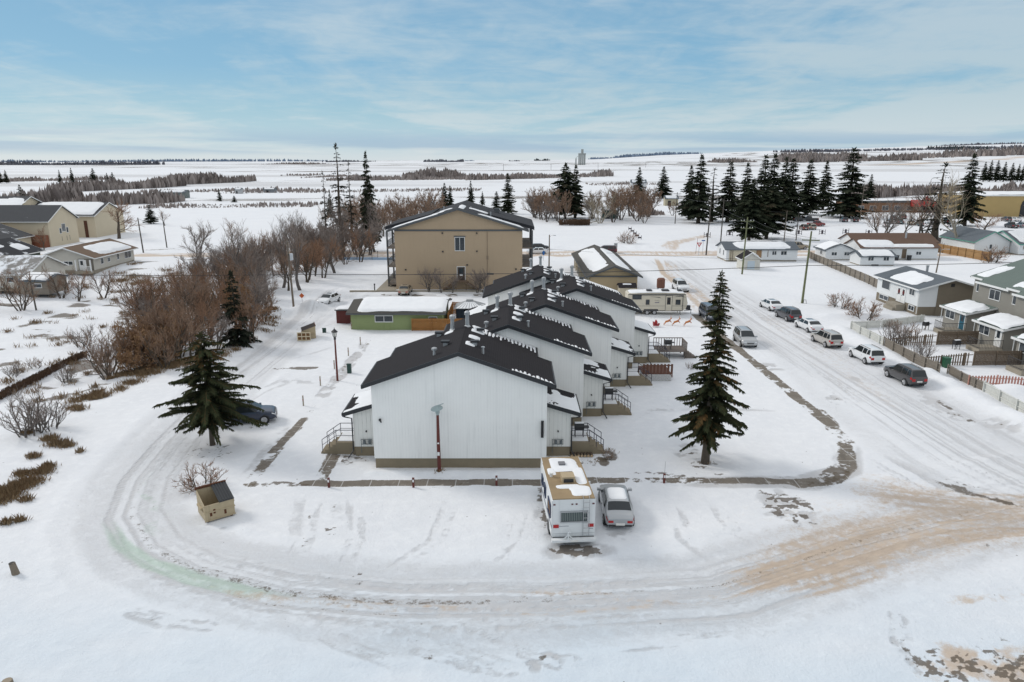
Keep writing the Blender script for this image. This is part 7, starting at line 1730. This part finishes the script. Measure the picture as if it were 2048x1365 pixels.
for k, (px, py, s_) in enumerate(((860, 582, 1.0), (885, 583, .9), (905, 584, .8), (955, 584, .95), (968, 583, 1.0))): x, y = G(px, py); put(B2, 'slender bare sapling against the apartment wall, %s' % ['left of the stairs', 'just left of the stairs', 'in front of the door', 'right of the stairs', 'further right of the stairs'][k], x, y - 1.2, s_ * .6, None)
x, y = G(1968, 472); put(BIG, 'wide russet bush tree below the tan hall', x, y, (.75, .75, .6))
# shrubs
for px, py, kind, s_, lb in ((402, 975, SHR, .95, 'reddish bare shrub behind the rusty waste container'), (1680, 616, SHR, 1.35, 'round bare shrub on the open lot left of the white duplex'), (1727, 640, SHR, 1.5, 'dense brown shrub at the corner of the white duplex'), (1383, 738, SHW, .55, 'small dry twig clump on the lawn'), (1842, 722, SHG, 1.0, 'thin fan shaped shrub in the middle grey yard'), (1790, 690, SHG, 1.2, 'tall bare shrub inside the first picket yard'), (1815, 680, SHW, 1.7, 'tangled brown shrub along the brown picket fence'), (1255, 487, SHR, 1.8, 'lone dark shrub beside the slanting row of frames'), (165, 675, SHG, 1.15, 'fan of bare stems in the snow above the trimmed grass bank'), (60, 868, SHG, 1.5, 'big open bare shrub near the left edge'), (95, 860, SHG, 1.2, 'bare shrub right beside the big open one at the left edge'), (1985, 525, SHR, 2.0, 'rounded bare shrub in front of the mint trimmed house'), (1215, 918, SHW, .5, 'flattened bare shrub behind the silver sedan'), (690, 635, SHW, .8, 'young bare shrub by the red shed'), (1780, 655, SHW, .9, 'dark low shrub inside the first picket yard'), (130, 742, SHG, .8, 'small bare shrub below the trimmed grass bank'), (25, 735, SHG, .7, 'small bare shrub at the left edge above the bank'), (205, 700, SHG, .75, 'bare stems at the right end of the trimmed grass bank'), (70, 720, SHW, .9, 'thin shrub standing behind the trimmed grass bank')):
    x, y = G(px, py); put(kind, lb, x, y, s_, None, None, 'shrub')
# clipped hedge blocks in the park
HEDGE = folmat('hedge_twigs', (.09, .055, .038), (.17, .11, .075), (.2, .13, .08))
def hedge_block(name, label, x, y, lx, ly, h, n, group=None, rz=0, cat='hedge'):
    t_ = thing(name, label, cat, (x, y, gz(x, y)), rz, group); mb = MB(); rg = random.Random(int(x * 10)); vv, ff = [], []
    for k in range(n):
        p = Vector((rg.uniform(-lx, lx), rg.uniform(-ly, ly), rg.uniform(-.1, h * .75))); d = Vector((rg.gauss(0, .3), rg.gauss(0, .3), 1)).normalized()
        l = min(h * rg.uniform(.3, .5), h * 1.04 - p.z); card(mb, p, d, l, l * .12 + .012, Vector((rg.random(), 1, 0)), (rg.random() * (p.z / h + .3), rg.random() * .3, 0), vv, ff)
    mb.v = [tuple(q) for q in vv]; mb.f = ff; mb.m = [0] * len(ff); mb.build('twigs', HEDGE, t_, recalc=False); return t_
for px, w_, lb in ((1134, 2.6, 'widest clipped hedge block, at the left of the four in the park'), (1147, 1.5, 'second clipped hedge block from the left in the park'), (1158, 1.6, 'third clipped hedge block from the left in the park'), (1170, 1.5, 'rightmost clipped hedge block of the four in the park')): x, y = G(px, 451); hedge_block('clipped_hedge', lb, x, y, w_, 1.2, 2.0, 420, 'clipped hedge blocks in the park')
A_, B_ = G(-25, 785), G(168, 694); L = math.hypot(B_[0] - A_[0], B_[1] - A_[1])
hedge_block('grass_bank', 'long trimmed bank of brown stubble running to the left edge', (A_[0] + B_[0]) / 2, (A_[1] + B_[1]) / 2, L / 2, .42, .62, 5200, None, math.atan2(B_[1] - A_[1], B_[0] - A_[0]))

# dry grass along the rough edge: uncountable
DRY = folmat('dry_grass', (.20, .15, .095), (.42, .32, .20), (.24, .15, .08))
def grass(label, spots, blades, h, seed):
    rg = random.Random(seed); mb = MB(); vv, ff = [], []
    for (x, y, r_, n) in spots:
        m = int(n * blades)
        xs_ = [x + rg.gauss(0, r_ * .5) for _ in range(m)]; ys_ = [y + rg.gauss(0, r_ * .4) for _ in range(m)]; zs = height(np.array(xs_), np.array(ys_))
        for a, b, c in zip(xs_, ys_, zs):
            d = Vector((rg.gauss(0, .45), rg.gauss(0, .45), 1)).normalized(); l = h * rg.uniform(.4, 1.2); card(mb, Vector((a, b, float(c) - .05)), d, l, .018 + l * .02, Vector((1, rg.random(), 0)), (rg.random(), rg.random() * .8, 0), vv, ff)
    mb.v = [tuple(q) for q in vv]; mb.f = ff; mb.m = [0] * len(ff); o = mb.build('dry_grass', DRY, recalc=False); tag(o, label, 'grass', None, 'stuff')
def sp_(P): return [G(a, b) + (c, d) for a, b, c, d in P]
grass('tufts of dry brown grass on the snowy slope at the left edge', sp_([(115, 890, .7, 3), (100, 880, .6, 2), (135, 893, .5, 2), (60, 965, .9, 4), (20, 985, 1.0, 4), (85, 945, .6, 3), (95, 935, .4, 2), (67, 915, .4, 1.5), (40, 1043, .3, 1), (14, 1048, .3, 1), (52, 1000, .4, 1), (160, 905, .3, .5), (55, 868, .5, 1.2), (5, 1000, .9, 3), (35, 975, .8, 3), (45, 950, .5, 2)]), 150, .5, 1)
rg = random.Random(5)
grass('band of dry russet weeds along the snowbank below the thicket', sp_([(rg.uniform(130, 330), 0, 0, 0) for _ in range(0)] + [(150 + 185 * q + rg.uniform(-15, 15), 812 - 95 * q + rg.uniform(-22, 12), rg.uniform(.4, 1.1), rg.uniform(.6, 1.6)) for q in [rg.random() for _ in range(38)]] + [(250 + 70 * rg.random(), 735 + 15 * rg.random(), .8, 1.5) for _ in range(8)] + [(330 + 120 * q, 733 - 12 * q + rg.uniform(-4, 4), .8, 1.3) for q in [rg.random() for _ in range(10)]]), 90, .55, 2)
grass('scattered weed clumps in the rough snow above the left bank', sp_([(rg.uniform(5, 240), rg.uniform(600, 800), rg.uniform(.4, .9), rg.uniform(.2, .9)) for _ in range(46)] + [(rg.uniform(60, 330), rg.uniform(560, 640), rg.uniform(.5, 1.3), rg.uniform(.4, 1.2)) for _ in range(26)] + [(rg.uniform(230, 350), rg.uniform(528, 575), 1.6, 2.0) for _ in range(14)]), 70, .7, 3)
grass('dry grass at the lane side of the thicket', [(edge(q) - rg.uniform(-.3, .9), q, rg.uniform(.5, .9), rg.uniform(.4, 1.1)) for q in [66 + 36 * rg.random() for _ in range(40)]], 60, .5, 4)
grass('few dry stalks at the foot of the front lamp post and wall', [(-5.0, 45.1, .25, .7), (13.73, 46.76, .4, .4), (-22.7, 50.2, .3, .3), (7.2, 49.0, .7, .7), (5.9, 47.2, .8, .4)], 60, .35, 5)

# ------------------------------------------------------------------ far country: tree belts, bush, elevator
BELTS = {'b': folmat('belt_brown', (.19, .16, .15), (.36, .31, .285)), 'd': folmat('belt_dark', (.085, .09, .115), (.15, .145, .16)), 'u': folmat('belt_haze_blue', (.13, .18, .26), (.22, .27, .35)), 'g': folmat('belt_green', (.03, .04, .045), (.06, .07, .07))}  # aerial haze is mixed into the bluer base colours
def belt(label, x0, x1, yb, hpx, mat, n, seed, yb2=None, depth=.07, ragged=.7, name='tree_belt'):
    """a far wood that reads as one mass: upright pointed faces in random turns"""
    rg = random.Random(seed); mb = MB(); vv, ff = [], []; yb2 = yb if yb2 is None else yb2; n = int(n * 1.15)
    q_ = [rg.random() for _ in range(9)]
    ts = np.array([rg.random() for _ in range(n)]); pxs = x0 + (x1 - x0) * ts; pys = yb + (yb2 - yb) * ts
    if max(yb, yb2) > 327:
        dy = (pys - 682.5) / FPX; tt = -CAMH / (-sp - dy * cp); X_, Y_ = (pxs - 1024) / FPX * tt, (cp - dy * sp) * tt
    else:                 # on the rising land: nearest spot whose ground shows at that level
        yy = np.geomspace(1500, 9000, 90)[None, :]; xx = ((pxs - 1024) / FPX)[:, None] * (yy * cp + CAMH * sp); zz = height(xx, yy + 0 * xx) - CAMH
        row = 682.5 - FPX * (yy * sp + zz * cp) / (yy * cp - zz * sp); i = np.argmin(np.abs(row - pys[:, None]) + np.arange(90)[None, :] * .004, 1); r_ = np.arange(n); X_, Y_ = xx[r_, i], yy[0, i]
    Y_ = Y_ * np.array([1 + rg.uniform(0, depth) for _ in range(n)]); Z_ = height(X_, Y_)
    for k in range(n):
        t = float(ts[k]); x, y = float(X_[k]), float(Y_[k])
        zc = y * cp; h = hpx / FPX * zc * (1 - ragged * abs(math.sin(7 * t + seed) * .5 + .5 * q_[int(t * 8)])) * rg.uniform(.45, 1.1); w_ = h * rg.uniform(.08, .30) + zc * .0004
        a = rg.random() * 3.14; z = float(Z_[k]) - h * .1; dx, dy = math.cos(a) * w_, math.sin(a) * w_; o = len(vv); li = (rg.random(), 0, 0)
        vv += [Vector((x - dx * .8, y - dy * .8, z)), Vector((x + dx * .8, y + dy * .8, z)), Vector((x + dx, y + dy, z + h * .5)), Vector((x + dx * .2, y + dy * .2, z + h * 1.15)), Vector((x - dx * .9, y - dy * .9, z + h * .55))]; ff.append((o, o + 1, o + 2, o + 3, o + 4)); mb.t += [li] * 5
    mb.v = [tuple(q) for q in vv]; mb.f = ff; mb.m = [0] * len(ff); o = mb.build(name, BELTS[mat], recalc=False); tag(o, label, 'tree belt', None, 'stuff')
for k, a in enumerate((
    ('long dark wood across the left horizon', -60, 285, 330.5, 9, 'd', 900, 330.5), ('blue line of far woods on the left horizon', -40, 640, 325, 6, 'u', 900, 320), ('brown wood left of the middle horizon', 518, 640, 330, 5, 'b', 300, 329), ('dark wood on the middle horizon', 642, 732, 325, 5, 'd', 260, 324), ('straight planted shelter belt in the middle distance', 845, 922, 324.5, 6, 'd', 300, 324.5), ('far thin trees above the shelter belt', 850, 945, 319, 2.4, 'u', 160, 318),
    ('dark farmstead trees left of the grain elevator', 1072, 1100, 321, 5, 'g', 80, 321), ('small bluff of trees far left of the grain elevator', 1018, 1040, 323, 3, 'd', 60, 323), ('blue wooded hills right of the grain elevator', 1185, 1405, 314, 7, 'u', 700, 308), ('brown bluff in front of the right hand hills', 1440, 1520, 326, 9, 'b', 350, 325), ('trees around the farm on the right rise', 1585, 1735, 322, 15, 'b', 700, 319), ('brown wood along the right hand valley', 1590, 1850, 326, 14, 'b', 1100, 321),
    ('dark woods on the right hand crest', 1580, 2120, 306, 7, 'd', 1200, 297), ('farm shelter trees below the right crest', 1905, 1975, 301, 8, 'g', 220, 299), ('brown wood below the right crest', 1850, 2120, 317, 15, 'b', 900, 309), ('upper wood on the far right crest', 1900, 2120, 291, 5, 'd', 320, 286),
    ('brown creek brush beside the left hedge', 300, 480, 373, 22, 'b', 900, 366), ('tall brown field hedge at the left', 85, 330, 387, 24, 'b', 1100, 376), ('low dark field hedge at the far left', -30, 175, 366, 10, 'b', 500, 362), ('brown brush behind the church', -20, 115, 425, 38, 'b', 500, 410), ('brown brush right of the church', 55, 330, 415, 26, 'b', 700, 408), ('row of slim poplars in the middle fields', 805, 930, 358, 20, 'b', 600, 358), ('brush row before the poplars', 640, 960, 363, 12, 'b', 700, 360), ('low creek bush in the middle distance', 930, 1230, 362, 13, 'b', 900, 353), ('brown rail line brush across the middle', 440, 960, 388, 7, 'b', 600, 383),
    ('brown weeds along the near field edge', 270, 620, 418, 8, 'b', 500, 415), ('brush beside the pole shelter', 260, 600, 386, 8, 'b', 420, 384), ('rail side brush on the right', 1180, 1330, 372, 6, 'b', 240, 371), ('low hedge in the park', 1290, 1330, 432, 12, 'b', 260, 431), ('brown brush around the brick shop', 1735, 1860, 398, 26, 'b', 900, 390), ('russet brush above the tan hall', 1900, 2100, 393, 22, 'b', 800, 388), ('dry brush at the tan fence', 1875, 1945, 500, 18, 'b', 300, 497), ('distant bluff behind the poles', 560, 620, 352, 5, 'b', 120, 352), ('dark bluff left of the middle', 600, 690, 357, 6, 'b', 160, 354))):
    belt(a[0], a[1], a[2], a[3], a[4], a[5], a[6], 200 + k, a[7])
def elevator():
    x, y = G(1163, 321.5); y = 2600.0; x = (1163 - 1024) / FPX * (y * cp + CAMH * sp); zb = gz(x, y); s = y / FPX
    t_ = thing('grain_elevator', 'pale concrete grain elevator standing alone on the horizon', 'grain elevator', (x, y, zb - 3)); CE = M('elevator_concrete', (.33, .35, .34), .9, .08, .05)
    z0 = CAMH + (318.6 - 321.5) * s - zb
    for k in range(4): MB().lathe([(4.4 * s / 1.83 * .62, 0), (4.4 * s / 1.83 * .62, 26 * s / 1.83 * 1.5)], (-5 * s + 3.7 * s * k, (k % 2) * 2, 0), n=16).build('silo', CE, t_)
    MB().box((-6.5 * s, -2 * s, 21 * s), (8 * s, 4 * s, 23.4 * s)).build('gallery', CE, t_)
    MB().box((-1.2 * s, -1.4 * s, 23.4 * s), (3.2 * s, 2.6 * s, 31 * s)).build('headhouse', CE, t_)
    MB().lathe([(1.2 * s, 0), (1.2 * s, 13 * s), (.3 * s, 15 * s)], (-11 * s, 0, 0), n=10).build('bin', CE, t_)
    MB().tube([(-11 * s, 0, 15 * s), (-6 * s, 0, 19 * s)], .35 * s, 5).box((-13 * s, -1.5 * s, 0), (12 * s, 3 * s, 1.6 * s)).build('conveyor', CE, t_)
elevator()
